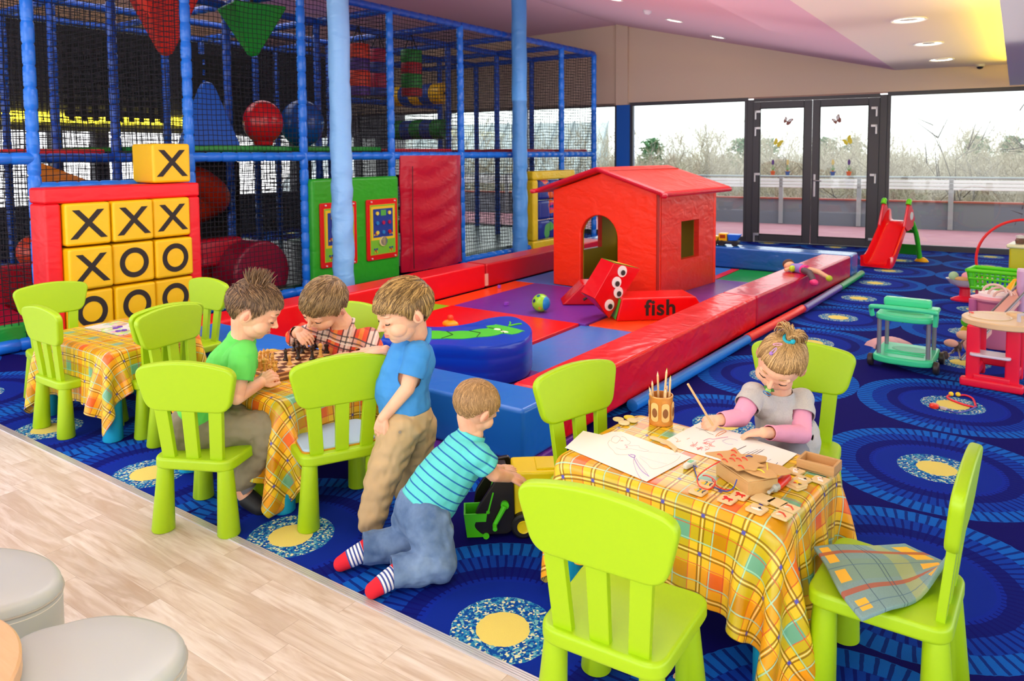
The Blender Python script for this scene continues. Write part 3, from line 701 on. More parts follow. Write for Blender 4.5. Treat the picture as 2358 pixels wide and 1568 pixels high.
# yellow framed picture cushions
yp = thing('cushion_board', 'yellow framed panel of nine blue printed cushions beside the toy house', 'play panel', (-4.80, 7.52, 0), R(-1.2))
fr_ = MB()
for (a, b, c, d) in ((0, 1.24, .02, .16), (0, 1.24, 1.09, 1.23), (0, .14, .16, 1.09), (1.10, 1.24, .16, 1.09)): fr_.box((0, (a + b) / 2, (c + d) / 2), (.14, b - a, d - c))
fr_.obj('frame', vinyl('#f5d21a', .35, .5), yp, bev=.03, seg=3)
def m_print():
    t = NT('printed cushion'); n = t.noise(t.pos(), 3.3, 1); n2 = t.noise(t.map(t.pos(), loc=(4, 7, 1)), 2.6, 1)
    c = t.ramp(n, [(0, rgb('#24348e')), (.56, rgb('#2c4aa6')), (.6, rgb('#e8662a')), (.68, rgb('#d8307c')), (.72, rgb('#24348e'))], 'CONSTANT')
    c = t.mix(t.ramp(n2, [(.0, (0, 0, 0, 1)), (.62, (1, 1, 1, 1))], 'CONSTANT'), c, rgb('#5fae5a')); t.base(c); t.rough(.25); return t.mt
pm_ = m_print()
for i in range(3):
    for j in range(3): MB().box((.03, .14 + .32 * (i + .5), .16 + .31 * (j + .5)), (.12, .305, .295)).obj('cushion', pm_, yp, bev=.045, seg=4)

# noughts and crosses ------------------------------------------------
BLK = mat('#26201c', .6)
tt = thing('noughts_and_crosses_game', 'tall red padded frame of the noughts and crosses game behind the left table', 'game', (-4.62, .69, 0), R(-1.2))
f = MB()
for (a, b, c, d) in ((0, 1.24, 1.14, 1.26), (0, .115, 0, 1.14), (1.135, 1.24, 0, 1.14), (.115, 1.135, 0, .13)): f.box((-.13, (a + b) / 2, (c + d) / 2), (.26, b - a, d - c))
f.obj('padding', vinyl('#ee1020', .4, .25), tt, bev=.02, seg=3)
MB().box((-.24, .62, .64), (.03, 1.06, 1.02)).obj('back_panel', mat('#140c0a', .8), tt)
def cube(sym, x, y, z, s, lab, grp='yellow noughts and crosses blocks', rz=0, rx=0):
    o = thing('game_block', lab, 'block', (x, y, z), R(-1.2) + rz, grp); o.rotation_euler.x = rx
    MB().box((-s / 2, 0, s / 2), (s, s * .985, s * .97)).obj('padding', YEL, o, bev=.022, seg=4)
    Mx = Matrix(((0, 0, 1, .0), (1, 0, 0, 0), (0, 1, 0, s / 2), (0, 0, 0, 1)))
    mb = MB(); k = s * .33; w = s * .085
    if sym == 'X':
        for q in (1, -1):
            mb.prism([(-q * k - w * .9, -k), (-q * k + w * .9, -k), (q * k * .82 + w * .9, k), (q * k * .82 - w * .9, k)], .0025 + .0004 * q, Mx)
        mb.obj('letter', BLK, o)
    else:
        ro_, ri = s * .345, s * .225; n = 40
        vs = [(r * math.cos(2 * PI * i / n), r * 1.05 * math.sin(2 * PI * i / n), h) for h in (0, .003) for r in (ri, ro_) for i in range(n)]
        fs = []
        for i in range(n):
            j = (i + 1) % n; fs += [(2 * n + i, 2 * n + j, 3 * n + j, 3 * n + i), (n + i, n + j, 3 * n + j, 3 * n + i), (i, j, 2 * n + j, 2 * n + i)]
        mb.poly(vs, fs, Mx).obj('letter', BLK, o)
    return o
names = ('left', 'middle', 'right')
for r_ in range(3):
    for c_ in range(3):
        sym = 'X' if (r_ == 0 or (r_ == 1 and c_ == 0)) else 'O'
        lab = 'yellow block marked %s in the %s row, %s column of the red frame' % (sym, ('top', 'middle', 'bottom')[r_], names[c_])
        y = .69 + .115 + .34 * (c_ + .5); z = .13 + .34 * (2 - r_)
        cube(sym, -4.585 + (.02 if (r_ + c_) % 2 else 0) + .02, y, z, .334, lab, rz=(-.03, .02, 0.03)[(r_ * 2 + c_) % 3])
cube('X', -4.62, 1.70, 1.262, .34, 'single yellow block marked X standing on top of the red frame')

# padded pillars -----------------------------------------------
def pillar(x, y, r, h, lab, c, seam=True):
    o = thing('padded_pillar', lab, 'pillar', (x, y, 0)); mb = MB(); pts = []; rs = []
    rnd = random.Random(3); z = 0; N = 60; n = 28; rings = []
    for k in range(N + 1):
        z = h * k / N; ring_ = []
        for i in range(n):
            a = 2 * PI * i / n; w_ = .006 * math.sin(z * 26 + 3 * math.sin(a + z * 4)) * max(0, min(1, (2.3 - z) / 1.2)) + .003 * math.sin(a * 3 + z * 9)
            e = .93 if any(abs(z - q) < .03 for q in (1.26, 2.2)) else 1
            ring_.append(Vector(((r * e + w_) * math.cos(a), (r * e + w_) * math.sin(a), z)))
        rings.append(ring_)
    mb.rings(rings).obj('padding', c, o)
    return o
pillar(-4.32, 3.32, .107, 3.6, 'nearer pale blue padded pillar standing in front of the green activity panel', LBLUE)
pillar(-4.62, 6.99, .108, 3.75, 'slimmer blue padded pillar farther away, beside the crimson mat', vinyl('#559fe6', .35, .45))

# ================================================================ playpen
def pen(lab, pts, z0, z1, m, grp='padded playpen walls', extra=None):
    o = thing('playpen_wall', lab, 'padded wall', (pts[0][0], pts[0][1], z0), 0, grp)
    P = [(x - pts[0][0], y - pts[0][1]) for x, y in pts]
    return MB().prism(P, z1 - z0).obj('padding', m, o, bev=.022, seg=4), o
H = .3; MZ = .04
REDP = vinyl('#e60a14', .27, .55, 'wrinkled red vinyl')
pen('blue padded wall closing the front of the playpen behind the toddler', [(-3.40, .97), (-.57, .976), (-.56, 1.285), (-3.42, 1.285)], MZ, H, vinyl('#1d72d6', .3, .2))
pen('nearest long red padded wall on the right side of the playpen', [(-.85, 1.29), (-.56, 1.29), (-.455, 4.30), (-.765, 4.33)], MZ, H, REDP)
pen('far crimson padded wall on the right side, with a doll lying on it', [(-.764, 4.345), (-.454, 4.315), (-.25, 7.29), (-.575, 7.29)], MZ, H, vinyl('#c40c34', .25, .3))
pen('blue padded wall at the far end of the playpen by the windows', [(-3.72, 7.30), (-.25, 7.30), (-.235, 7.66), (-3.72, 7.66)], MZ, H, vinyl('#1d5fb4', .2, .35))
pen('red padded wall along the left of the playpen, near half', [(-3.72, .98), (-3.43, .98), (-3.43, 4.54), (-3.72, 4.54)], MZ, H, vinyl('#e60a16', .35, .15))
pen('red padded wall along the left of the playpen, far half', [(-3.72, 4.56), (-3.43, 4.56), (-3.43, 7.28), (-3.72, 7.28)], MZ, H, vinyl('#c80818', .35, .15))
tag(MB().box((-3.425, 4.55, .13), (.012, .05, .13)).obj('fastener', mat('#e8b8a4', .5)), 'pale strap fastener at the joint of the left red wall', 'fastener')
def mtile(x0, x1, y0, y1, c, lab, h=MZ):
    o = MB().box((0, 0, h / 2), (x1 - x0 - .006, y1 - y0 - .006, h)).obj('floor_mat', c, bev=.008); o.location = ((x0 + x1) / 2, (y0 + y1) / 2, 0)
    tag(o, lab, 'mat', 'coloured playpen floor mats')
mtile(-3.42, -.99, .80, 1.45, PURP, 'purple floor mat under the blue front wall'); mtile(-.99, -.55, .93, 1.45, PURP, 'purple floor mat under the near corner block'); mtile(-1.62, -.62, 1.45, 2.27, PURP, 'purple floor mat in the near corner of the playpen')
mtile(-3.42, -2.55, 1.45, 2.3, MAG, 'pink floor mat behind the chess players'); mtile(-2.55, -1.62, 1.45, 2.3, RED, 'red floor mat under the caterpillar cushion')
mtile(-3.14, -1.74, 2.3, 3.60, vinyl('#ee0c10', .3, .2), 'large red floor mat in the middle of the playpen', .05)
mtile(-3.42, -3.14, 2.3, 3.62, LIME, 'lime green floor mat against the left red wall', .036)
mtile(-1.74, -.72, 2.27, 3.64, SKY, 'sky blue floor mat beside the long red wall', .03)
mtile(-3.12, -1.68, 3.60, 5.05, PURP, 'purple floor mat in front of the toy house under the ball', .05)
mtile(-3.42, -3.12, 3.62, 5.09, vinyl('#fc4a12', .35, .2), 'orange floor mat along the far left red wall')
mtile(-1.68, -.72, 3.64, 5.05, vinyl('#fc4a12', .35, .2), 'orange floor mat under the fish cushion', .036)
mtile(-3.42, -1.62, 5.09, 7.28, SKY, 'blue floor mat beneath the toy house')
mtile(-1.62, -.60, 5.05, 6.42, PURP, 'purple floor mat right of the toy house'); mtile(-1.52, -.56, 6.42, 7.28, vinyl('#16a01e', .28, .3), 'green floor mat in the far right corner of the playpen')
tag(MB().box((-1.57, 6.85, .02), (.09, .84, .04)).obj('floor_mat', vinyl('#f02c14')), 'narrow red floor mat between the house and the green mat', 'mat', 'coloured playpen floor mats')
# foam tubes along the wall
def ftube(a, b, c, lab):
    a, b = Vector(a), Vector(b); o = MB().tube([a - a, (b - a) * .002, (b - a) * .998, b - a], [.028, .036, .036, .028], 18).obj('foam_tube', vinyl(c, .3, .1)); o.location = a
    tag(o, lab, 'foam tube', 'foam tubes along the playpen wall')
ftube((-.50, 2.0, .038), (-.405, 3.88, .038), '#1f7fe0', 'blue foam tube lying along the playpen wall')
ftube((-.41, 3.90, .038), (-.315, 5.30, .038), '#ff3410', 'orange-red foam tube lying along the playpen wall')
ftube((-.30, 5.28, .038), (-.245, 6.62, .038), '#6a4aa8', 'violet foam tube lying along the playpen wall')
ftube((-.24, 6.63, .038), (-.205, 7.75, .038), '#12a04a', 'green foam tube lying along the playpen wall')

# toy house ------------------------------------------------------
W, D, EH, RH, TH = 1.32, 1.26, 1.05, 1.25, .06
hs = thing('toy_house', 'big red soft play house with arched doorway and pitched roof', 'play house', (-2.93, 5.13, .042), R(-7))
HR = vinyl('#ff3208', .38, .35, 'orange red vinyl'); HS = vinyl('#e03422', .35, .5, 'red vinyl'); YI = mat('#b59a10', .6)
def arch(n=14, w=.47, h=.80, x0=.37):
    r = w / 2; pts = [(x0, 0)]; pts += [(x0 + r - r * math.cos(PI * i / n), h - r + r * math.sin(PI * i / n)) for i in range(n + 1)]; pts += [(x0 + w, 0)]
    return pts
A = arch()
def holed_front(y, outer, hole, m, nm, th=TH):
    # polygon with the doorway cut in from the bottom edge
    P = [(0, 0)] + hole + [(W, 0), (W, EH), (W / 2, RH), (0, EH)]
    return MB().prism(P, th, Matrix(((1, 0, 0, 0), (0, 0, -1, y + th), (0, 1, 0, 0), (0, 0, 0, 1)))).obj(nm, m, hs, bev=.012, smooth=30)
holed_front(0, None, A, HR, 'front_wall')
MB().prism([(0.01, .01)] + [(x, max(z, .01)) for x, z in A] + [(W - .01, .01), (W - .01, EH - .02), (W / 2, RH - .03), (.01, EH - .02)], .006, Matrix(((1, 0, 0, 0), (0, 0, -1, TH + .008), (0, 1, 0, 0), (0, 0, 0, 1)))).obj('lining', YI, hs)
def side(x, nm):
    mb = MB(); wy0, wy1, wz0, wz1 = .47, .86, .34, .74
    for (a, b, c, d) in ((0.065, wy0, 0, EH), (wy1, D - .065, 0, EH), (wy0, wy1, 0, wz0), (wy0, wy1, wz1, EH)): mb.box((x + TH / 2, (a + b) / 2, (c + d) / 2), (TH, b - a, d - c))
    bmesh.ops.remove_doubles(mb.b, verts=mb.b.verts, dist=1e-5)
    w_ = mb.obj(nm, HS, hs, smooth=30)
    l = MB()
    xi = x + TH + .003 if x < .1 else x - .003
    for (a, b, c, d) in ((.07, wy0, 0, EH), (wy1, D - .07, 0, EH), (wy0, wy1, 0, wz0), (wy0, wy1, wz1, EH)): l.box((xi, (a + b) / 2, (c + d) / 2), (.005, b - a, d - c))
    l.obj('lining', YI, w_)
side(0, 'side_wall'); side(W - TH, 'side_wall')
mb = MB(); ba, bb, bc, bd_ = .12, .48, .36, .72
for (a, b, c, d) in ((0, ba, 0, EH), (bb, W, 0, EH), (ba, bb, 0, bc), (ba, bb, bd_, EH)): mb.box(((a + b) / 2, D - TH / 2, (c + d) / 2), (b - a, TH, d - c))
mb.prism([(0, EH), (W, EH), (W / 2, RH)], TH, Matrix(((1, 0, 0, 0), (0, 0, -1, D), (0, 1, 0, 0), (0, 0, 0, 1)))); mb.obj('back_wall', HR, hs)
mb = MB()
for (a, b, c, d) in ((.06, ba, 0, EH), (bb, W - .06, 0, EH), (ba, bb, 0, bc), (ba, bb, bd_, EH)): mb.box(((a + b) / 2, D - TH - .003, (c + d) / 2), (b - a, .005, d - c))
mb.obj('lining', YI, hs)
for s_ in (1, -1):
    # roof slab on each side of the ridge
    ox = .13; e = (W / 2 + ox); dz = (RH - EH) / (W / 2); zr = RH + .012
    pr = [(W / 2, zr), (W / 2 + s_ * e, zr - dz * e), (W / 2 + s_ * e, zr - dz * e + .05), (W / 2, zr + .05)]
    if s_ < 0: pr = pr[::-1]
    r_ = MB().prism(pr, D + .20, Matrix(((1, 0, 0, 0), (0, 0, -1, D + .10), (0, 1, 0, 0), (0, 0, 0, 1)))).obj('roof', vinyl('#d62c1e', .3, .35), hs, bev=.016, seg=3)
    pts = [(W / 2, -.105, zr + .025), (W / 2 + s_ * (e - .03), -.105, zr - dz * (e - .03) + .025), (W / 2 + s_ * e, -.07, zr - dz * e + .022), (W / 2 + s_ * e, D + .07, zr - dz * e + .022)]
    MB().tube(spline(pts, 5), .024, 10).obj('roof_piping', vinyl('#c4102a', .3, .2), hs)
MB().tube([(W / 2 + .14, -.08, RH + .02), (W / 2 + .14, D + .08, RH + .02)], .007, 6).obj('ridge_seam', mat('#8e1a14'), hs)
MB().tube([(W + .002, -.004, .01), (W + .002, -.004, EH)], .016, 8).obj('corner_seam', mat('#a01808', .5), hs)

# fish cushion
def fishc(lab, M, txt, side_txt=None):
    o = thing('fish_cushion', lab, 'cushion'); o.matrix_world = M
    L, Wd, Hh = .84, .34, .20
    prof = [(-L / 2, 0), (L / 2, 0), (L / 2 - .13, Hh), (-L / 2 + .05, Hh)]
    MB().prism(prof, Wd, Matrix(((1, 0, 0, 0), (0, 0, -1, Wd / 2), (0, 1, 0, 0), (0, 0, 0, 1)))).obj('padding', vinyl('#e80a12', .25, .2), o, bev=.014, seg=3)
    MB().poly([(-L / 2 - .003, -Wd / 2 + .02, .012), (-L / 2 - .003, Wd / 2 - .02, .012), (-L / 2 + .044, Wd / 2 - .02, Hh - .014), (-L / 2 + .044, -Wd / 2 + .02, Hh - .014)], [(0, 1, 2, 3)]).obj('green_end', vinyl('#3fc83a'), o)
    text_obj(txt, .19, BLK, 'lettering', o, T(-.03, -Wd / 2 - .0006, .105, 0, PI / 2), .0015, bold=.005, xs=1.08)
    return o
A1 = Vector((-1.50, 3.90)); A2 = Vector((-.92, 4.40)); d_ = (A2 - A1)
ang = math.atan2(d_.y, d_.x); mid = (A1 + A2) / 2 + Vector((-math.sin(ang), math.cos(ang))) * .17
fishc('red trapezoid cushion lettered fish with a green end, in front of the toy house', T(mid.x, mid.y, .037, ang), 'fish')
o = thing('fish_cushion', 'second red cushion half hidden behind the cube with eyes', 'cushion', (-2.08, 4.45, .052), R(35))
MB().prism([(-.3, 0), (.3, 0), (.22, .2), (-.1, .2)], .3, Matrix(((1, 0, 0, 0), (0, 0, -1, .15), (0, 1, 0, 0), (0, 0, 0, 1)))).obj('padding', vinyl('#d80a1e', .25, .2), o, bev=.014, seg=3)
MB().tube([(-.1, -.152, .05), (-.02, -.152, .1), (.06, -.152, .07)], .012, 6).obj('lettering', BLK, o)
# cube with eyes
ec = thing('eye_block', 'tilted red block with four round eyes and green ends leaning on the fish cushion', 'block')
dC = (g(1403, 734, .05) - CAMPOS).dot(F)
P_ = dict(A=gd(1414, 606, dC - .03), B=gd(1475, 619, dC + .13), C=gd(1403, 734, dC), D=gd(1369, 687, dC - .12), E=gd(1384, 594, dC + .16), H=gd(1337, 672, dC + .04))
P_['F'] = P_['E'] + P_['B'] - P_['A'] + Vector((0, 0, -.012)); P_['G'] = P_['H'] + P_['C'] - P_['D'] + Vector((0, .04, .05))
c0 = sum(P_.values(), Vector()) / 8; ec.location = c0
for k_ in P_: P_[k_] = P_[k_] - c0
vs_ = [P_[k_] for k_ in 'ABCDEFGH']
MB().poly(vs_, [(0, 1, 2, 3), (4, 7, 6, 5), (0, 4, 5, 1), (1, 5, 6, 2), (2, 6, 7, 3), (3, 7, 4, 0)]).obj('padding', vinyl('#e20a16', .22, .15), ec, bev=.006)
def patch(q, ins, off, m_, nm):
    c_ = sum(q, Vector()) / 4; n_ = (q[1] - q[0]).cross(q[3] - q[0]).normalized(); n_ = n_ if n_.dot(c_) > 0 else -n_
    w_ = [c_ + (p - c_) * ins + n_ * off for p in q]; MB().poly(w_, [(0, 1, 2, 3)]).obj(nm, m_, ec)
patch([P_[k_] for k_ in 'AEFB'], .97, .0025, vinyl('#6cb81e', .3, .1), 'green_end'); patch([P_[k_] for k_ in 'AEFB'], .6, .005, mat('#e8c020'), 'end_print')
patch([P_[k_] for k_ in 'DHGC'], .97, .0025, vinyl('#2a9a4a', .3, .1), 'green_end'); patch([P_[k_] for k_ in 'DHGC'], .5, .005, mat('#c86030'), 'end_print')
def onface(u, v): return (P_['A'] * (1 - u) + P_['B'] * u) * (1 - v) + (P_['D'] * (1 - u) + P_['C'] * u) * v
nf = (P_['B'] - P_['A']).cross(P_['D'] - P_['A']).normalized(); nf = nf if nf.dot(onface(.5, .5)) > 0 else -nf
for u, v in ((.42, .14), (.45, .40), (.72, .55), (.68, .84)):
    c_ = onface(u, v) + nf * .002
    MB().cyl(c_, c_ + nf * .006, .05, .05, 28).obj('eye', mat('#f4f2ee', .4), ec)
    MB().cyl(c_ + nf * .006 + Vector((.006, 0, -.012)), c_ + nf * .0085 + Vector((.006, 0, -.012)), .024, .024, 22).obj('pupil', BLK, ec)
# ball
bl = thing('toy_ball', 'lime green and blue plastic ball with pentagons on the purple mat', 'ball', (-2.255, 3.80, .052), R(-15))
MB().ball((0, 0, .082), .082, 32, 20).obj('green_shell', mat('#9ae02a', .3), bl)
MB().ball((.014, .005, .082), .0735, 32, 20).obj('blue_shell', mat('#1c8fd8', .3), bl).scale = (1, 1, 1)
for th, ph, c in ((-95, 20, '#12306e'), (-50, -25, '#e8c020'), (-150, 10, '#12306e'), (-120, -30, '#123a8e'), (-75, 60, '#1c6a9a'), (-165, 40, '#2a7a1e')):
    n_ = Vector((math.cos(R(th)) * math.cos(R(ph)), math.sin(R(th)) * math.cos(R(ph)), math.sin(R(ph)))); f_ = frame(n_).to_4x4(); f_.translation = Vector((0, 0, .082)) + n_ * .0812
    MB().prism([(.019 * math.cos(k * 2 * PI / 5), .019 * math.sin(k * 2 * PI / 5)) for k in range(5)], .0016, f_).obj('pentagon', mat(c, .4), bl)
# caterpillar cushion
cc = thing('caterpillar_cushion', 'blue crescent cushion with a green caterpillar printed on top', 'cushion', (-1.7, 1.9, .052))
out = spline([Vector((x + 1.7, y - 1.9, 0)) for x, y in ((-2.55, 1.95), (-2.1, 1.98), (-1.93, 2.07), (-1.85, 2.25), (-1.84, 2.44), (-1.76, 2.57), (-1.63, 2.54), (-1.42, 2.36), (-1.29, 2.12), (-1.29, 1.94), (-1.38, 1.79), (-1.56, 1.70), (-1.78, 1.62), (-2.1, 1.55), (-2.5, 1.55))], 5, True)
mb = MB(); rr = []; cen = sum(out, Vector()) / len(out)
for z, s_ in ((0, .985), (.02, 1), (.075, 1.0), (.085, .992), (.095, 1.0), (.16, 1.0), (.17, .993), (.18, 1.0), (.235, 1.0), (.25, .985)):
    rr.append([Vector((cen.x + (p.x - cen.x) * s_, cen.y + (p.y - cen.y) * s_, z)) for p in out])
mb.rings(rr).obj('padding', vinyl('#0a3fc8', .25, .2), cc, smooth=50)
gm = mat('#4fd028', .4)
path = spline([Vector((x + 1.7, y - 1.9, 0)) for x, y in ((-2.5, 1.78), (-2.1, 1.78), (-1.84, 1.84), (-1.66, 1.97), (-1.57, 2.15), (-1.54, 2.28))], 8)
L_, R_ = [], []
for i, p in enumerate(path):
    a = path[min(i + 1, len(path) - 1)] - path[max(i - 1, 0)]; nrm = Vector((-a.y, a.x, 0)).normalized(); w_ = .085 + .02 * abs(math.sin(i * .5)) + (.045 if i > len(path) - 9 else 0)
    if i == len(path) - 1: w_ = .05
    L_.append(p + nrm * w_); R_.append(p - nrm * w_)
o = MB(); o.rings([[Vector((a.x, a.y, .2505)), Vector((a.x, a.y, .2535)), Vector((b.x, b.y, .2535)), Vector((b.x, b.y, .2505))] for a, b in zip(L_, R_)]); o.obj('caterpillar_print', gm, cc)
for i in range(4, len(path) - 4, 7):
    MB().tube([Vector((L_[i].x, L_[i].y, .255)) * 1, Vector((path[i + 2].x, path[i + 2].y, .255)), Vector((R_[i].x, R_[i].y, .255)) * 1], .003, 5).obj('segment_line', mat('#123a10'), cc)
for dx, dy in ((.12, .28), (.2, .25)): MB().lathe([(.03, .254), (.02, .258), (.003, .259)], T(dx, dy), 16, sx=1, sy=.6).obj('eye_print', mat('#e8f0d8'), cc)
for s_ in (-1, 1): MB().tube([(.13, .4, .255), (.12 + .03 * s_, .48, .255), (.12 + .05 * s_, .5, .255)], .006, 6).obj('feeler', gm, cc)
# toys in the pen
st = thing('toy_stool', 'small orange and yellow plastic stool in the playpen behind the chess players', 'stool', (-3.15, 2.08, .05), R(20))
MB().prism(rrect(.22, .22, .07), .035, T(0, 0, .245)).obj('seat', mat('#ffb010', .35), st, bev=.01)
for a in (45, 135, 225, 315): MB().tube([(.085 * math.cos(R(a)), .085 * math.sin(R(a)), .25), (.12 * math.cos(R(a)), .12 * math.sin(R(a)), 0)], [.022, .026], 10).obj('leg', mat('#ff5a0a', .35), st)
MB().tube([(.075, .06, .13), (-.075, -.06, .13)], .014).obj('stretcher', mat('#ff5a0a', .35), st)
ts = thing('toy_slide', 'orange and yellow toy slide lying in front of the small stool', 'toy', (-2.95, 1.68, .05), R(35))
MB().prism([(-.22, 0), (.2, 0), (.02, .2), (-.04, .22)], .16, Matrix(((1, 0, 0, 0), (0, 0, -1, .08), (0, 1, 0, 0), (0, 0, 0, 1)))).obj('side', mat('#f84a0c', .3), ts, bev=.02)
MB().box((.12, 0, .17), (.2, .14, .05), M=Matrix.Rotation(.2, 4, 'Y')).obj('tray', mat('#ffb818', .3), ts, bev=.015)
MB().tube([(.05, -.09, .02), (.16, -.12, .02), (.3, -.08, .02)], .018).obj('rail', mat('#b8d82a', .3), ts)
dk_ = thing('toy_duck', 'tiny orange and yellow toy on the red floor mat', 'toy', (-2.55, 2.86, .052))
MB().ball((0, 0, .035), .06, 20, 12, e=(1.3, .8, .55)).obj('body', mat('#ffae10', .3), dk_); MB().ball((.0, 0, .085), .028, e=(1, .8, 1)).obj('head', mat('#e84a1a', .3), dk_)
for i, (x, y, z, lab) in enumerate(((-3.30, 4.61, .042, 'tiny purple toy cube by the left red wall'), (-2.68, 3.86, .052, 'tiny purple toy cube on the purple mat left of the ball'), (-2.30, 3.90, .052, 'tiny purple toy piece just behind the ball'))):
    o = MB().box((0, 0, .016), (.034, .034, .032), rz=.5 + i).obj('toy_cube', mat('#9a4ad0', .3), bev=.004); o.location = (x, y, z); tag(o, lab, 'toy block', 'tiny purple blocks')
# doll on the wall
dl = thing('rag_doll', 'rag doll with brown hair and pink boots lying across the red wall', 'doll', (-.43, 5.72, H), R(-35))
MB().ball((-.17, 0, .05), .055, 20, 14, e=(1, 1, .85)).obj('head', mat('#e8b088', .6), dl); MB().ball((-.195, .01, .062), .058, 20, 14, e=(.9, 1.05, .9)).obj('hair', mat('#5a3a2a', .8), dl)
MB().tube([(-.12, 0, .04), (-.02, 0, .045), (.03, 0, .04)], [.04, .05, .045]).obj('torso', mat('#8a7ac8', .6), dl); MB().ball((-.07, -.05, .04), .032).obj('pocket_toy', mat('#b8e020', .5), dl)
MB().tube([(.02, 0, .04), (.07, 0, .04)], [.048, .05]).obj('skirt', mat('#e8288a', .6), dl)
MB().tube([(.06, -.03, .04), (.16, -.05, .035), (.24, -.07, -.03)], [.032, .03, .028]).obj('leg', mat('#5a4a50', .7), dl); MB().ball((.25, -.075, -.045), .036, e=(1.3, .9, .9)).obj('boot', mat('#f03a80', .5), dl)
MB().tube([(.06, .03, .045), (.17, .05, .035), (.27, .07, .0)], [.028, .026, .02]).obj('leg', mat('#e8b088', .6), dl); MB().ball((.29, .07, -.01), .03).obj('shoe', mat('#b8c828', .5), dl)
MB().tube([(-.1, .05, .05), (0, .1, .03), (.08, .11, .02)], .018).obj('arm', mat('#f0a020', .6), dl); MB().tube([(-.1, -.04, .04), (-.12, -.1, .02)], .017).obj('arm', mat('#e8b088', .6), dl)
# toys on the sill beyond the pen
def toycar(x, y, rz, lab, c1, c2, s=1):
    o = thing('toy_truck', lab, 'toy truck', (x, y, H), rz, 'toy vehicles behind the far blue wall'); 
    MB().box((0, 0, .05 * s), (.26 * s, .12 * s, .03 * s)).obj('chassis', mat('#333338', .5), o, bev=.006)
    MB().box((-.07 * s, 0, .11 * s), (.11 * s, .12 * s, .1 * s)).obj('cab', mat(c1, .3), o, bev=.012); MB().box((-.07 * s, -.0605 * s, .12 * s), (.07 * s, .003, .045 * s)).obj('cab_window', mat('#a03a1a', .2), o)
    MB().poly([(0, -.06 * s, .07 * s), (.1 * s, -.06 * s, .07 * s), (.1 * s, .06 * s, .07 * s), (0, .06 * s, .07 * s), (-.01 * s, -.07 * s, .15 * s), (.15 * s, -.07 * s, .15 * s), (.15 * s, .07 * s, .15 * s), (-.01 * s, .07 * s, .15 * s)], [(0, 3, 2, 1), (0, 1, 5, 4), (1, 2, 6, 5), (2, 3, 7, 6), (3, 0, 4, 7), (4, 5, 6, 7)]).obj('bucket', mat(c2, .3), o, bev=.005)
    for a in (-.08, .08):
        for b in (-.065, .065): MB().cyl((a * s, (b - .012) * s, .035 * s), (a * s, (b + .012) * s, .035 * s), .035 * s, .035 * s, 16).obj('wheel', mat('#1c1c1c', .6), o)
def tcx(px): return g(px, 563, H).x
toycar(tcx(1686), 7.50, .1, 'yellow and blue toy dump truck on the far blue wall', '#f8b810', '#1a6ae0', 1.0)
toycar(tcx(1660), 7.50, .2, 'small green toy tractor left of the dump truck', '#1a6a4a', '#2a4a3a', .6)
toycar(tcx(1640), 7.50, -.2, 'red and yellow toy car half hidden by the house', '#e84a1a', '#f8c820', .8)
toycar(-3.2, 7.50, .2, 'toy lorry seen through the back window of the toy house', '#f8b810', '#f0ede8', 1.1)
# ================================================================ furniture
import numpy as np
LG = NT('lime plastic'); o_ = LG.noise(LG.obj(), 260, 2); LG.base(rgb('#a4cc06')); LG.rough(.42); LG.bump(o_, .06, .001)
LG = LG.mt
TQ = mat('#1ea6cc', .4)
def make_chair(lab, grp=None):
    t = thing('childrens_chair', lab, 'chair', group=grp)
    pts = corners([(-.165, -.17), (.165, -.17), (.185, .175), (-.185, .175)], .055, 6)
    MB().prism(pts, .046, T(0, 0, .256)).obj('seat', LG, t, bev=.012, seg=4)
    for x in (-1, 1):
        for y in (-1, 1):
            MB().tube([(x * .141, y * .143, 0), (x * .141, y * .143, .004), (x * .128, y * .133, .262)], [.041, .044, .030], 28).obj('leg', LG, t, smooth=50)
    # back, leaning slightly
    B = T(0, -.140, .297, 0, R(6))
    for x in (-.105, 0, .105):
        MB().prism(corners([(x * .93 - .026, -.045), (x * .93 + .026, -.045), (x * 1.1 + .028, .22), (x * 1.1 - .028, .22)], .003, 2), .022, B @ Matrix(((1, 0, 0, 0), (0, 0, -1, .011), (0, 1, 0, 0), (0, 0, 0, 1)))).obj('slat', LG, t, bev=.004)
    top = [(-.196, .325), (-.10, .362), (0, .374), (.10, .362), (.196, .325)]
    P = corners([(-.172, .200), (.172, .200), (.217, .370), (-.217, .370)], .050, 8)
    P = [(x, y + (.034 * max(0, 1 - (x / .22) ** 2) if y > .28 else 0)) for x, y in P]
    # denser outline along the top edge
    Q = []
    for i, p in enumerate(P):
        Q.append(p); n = P[(i + 1) % len(P)]
        if abs(n[0] - p[0]) > .1:
            for k in range(1, 8):
                u = k / 8; x = p[0] + (n[0] - p[0]) * u; y0 = (.370 if p[1] > .28 else .200); Q.append((x, y0 + (.034 * max(0, 1 - (x / .22) ** 2) if y0 > .28 else 0)))
    MB().prism(Q, .034, B @ Matrix(((1, 0, 0, 0), (0, 0, -1, .017), (0, 1, 0, 0), (0, 0, 0, 1)))).obj('backrest', LG, t, bev=.010, seg=4)
    return t
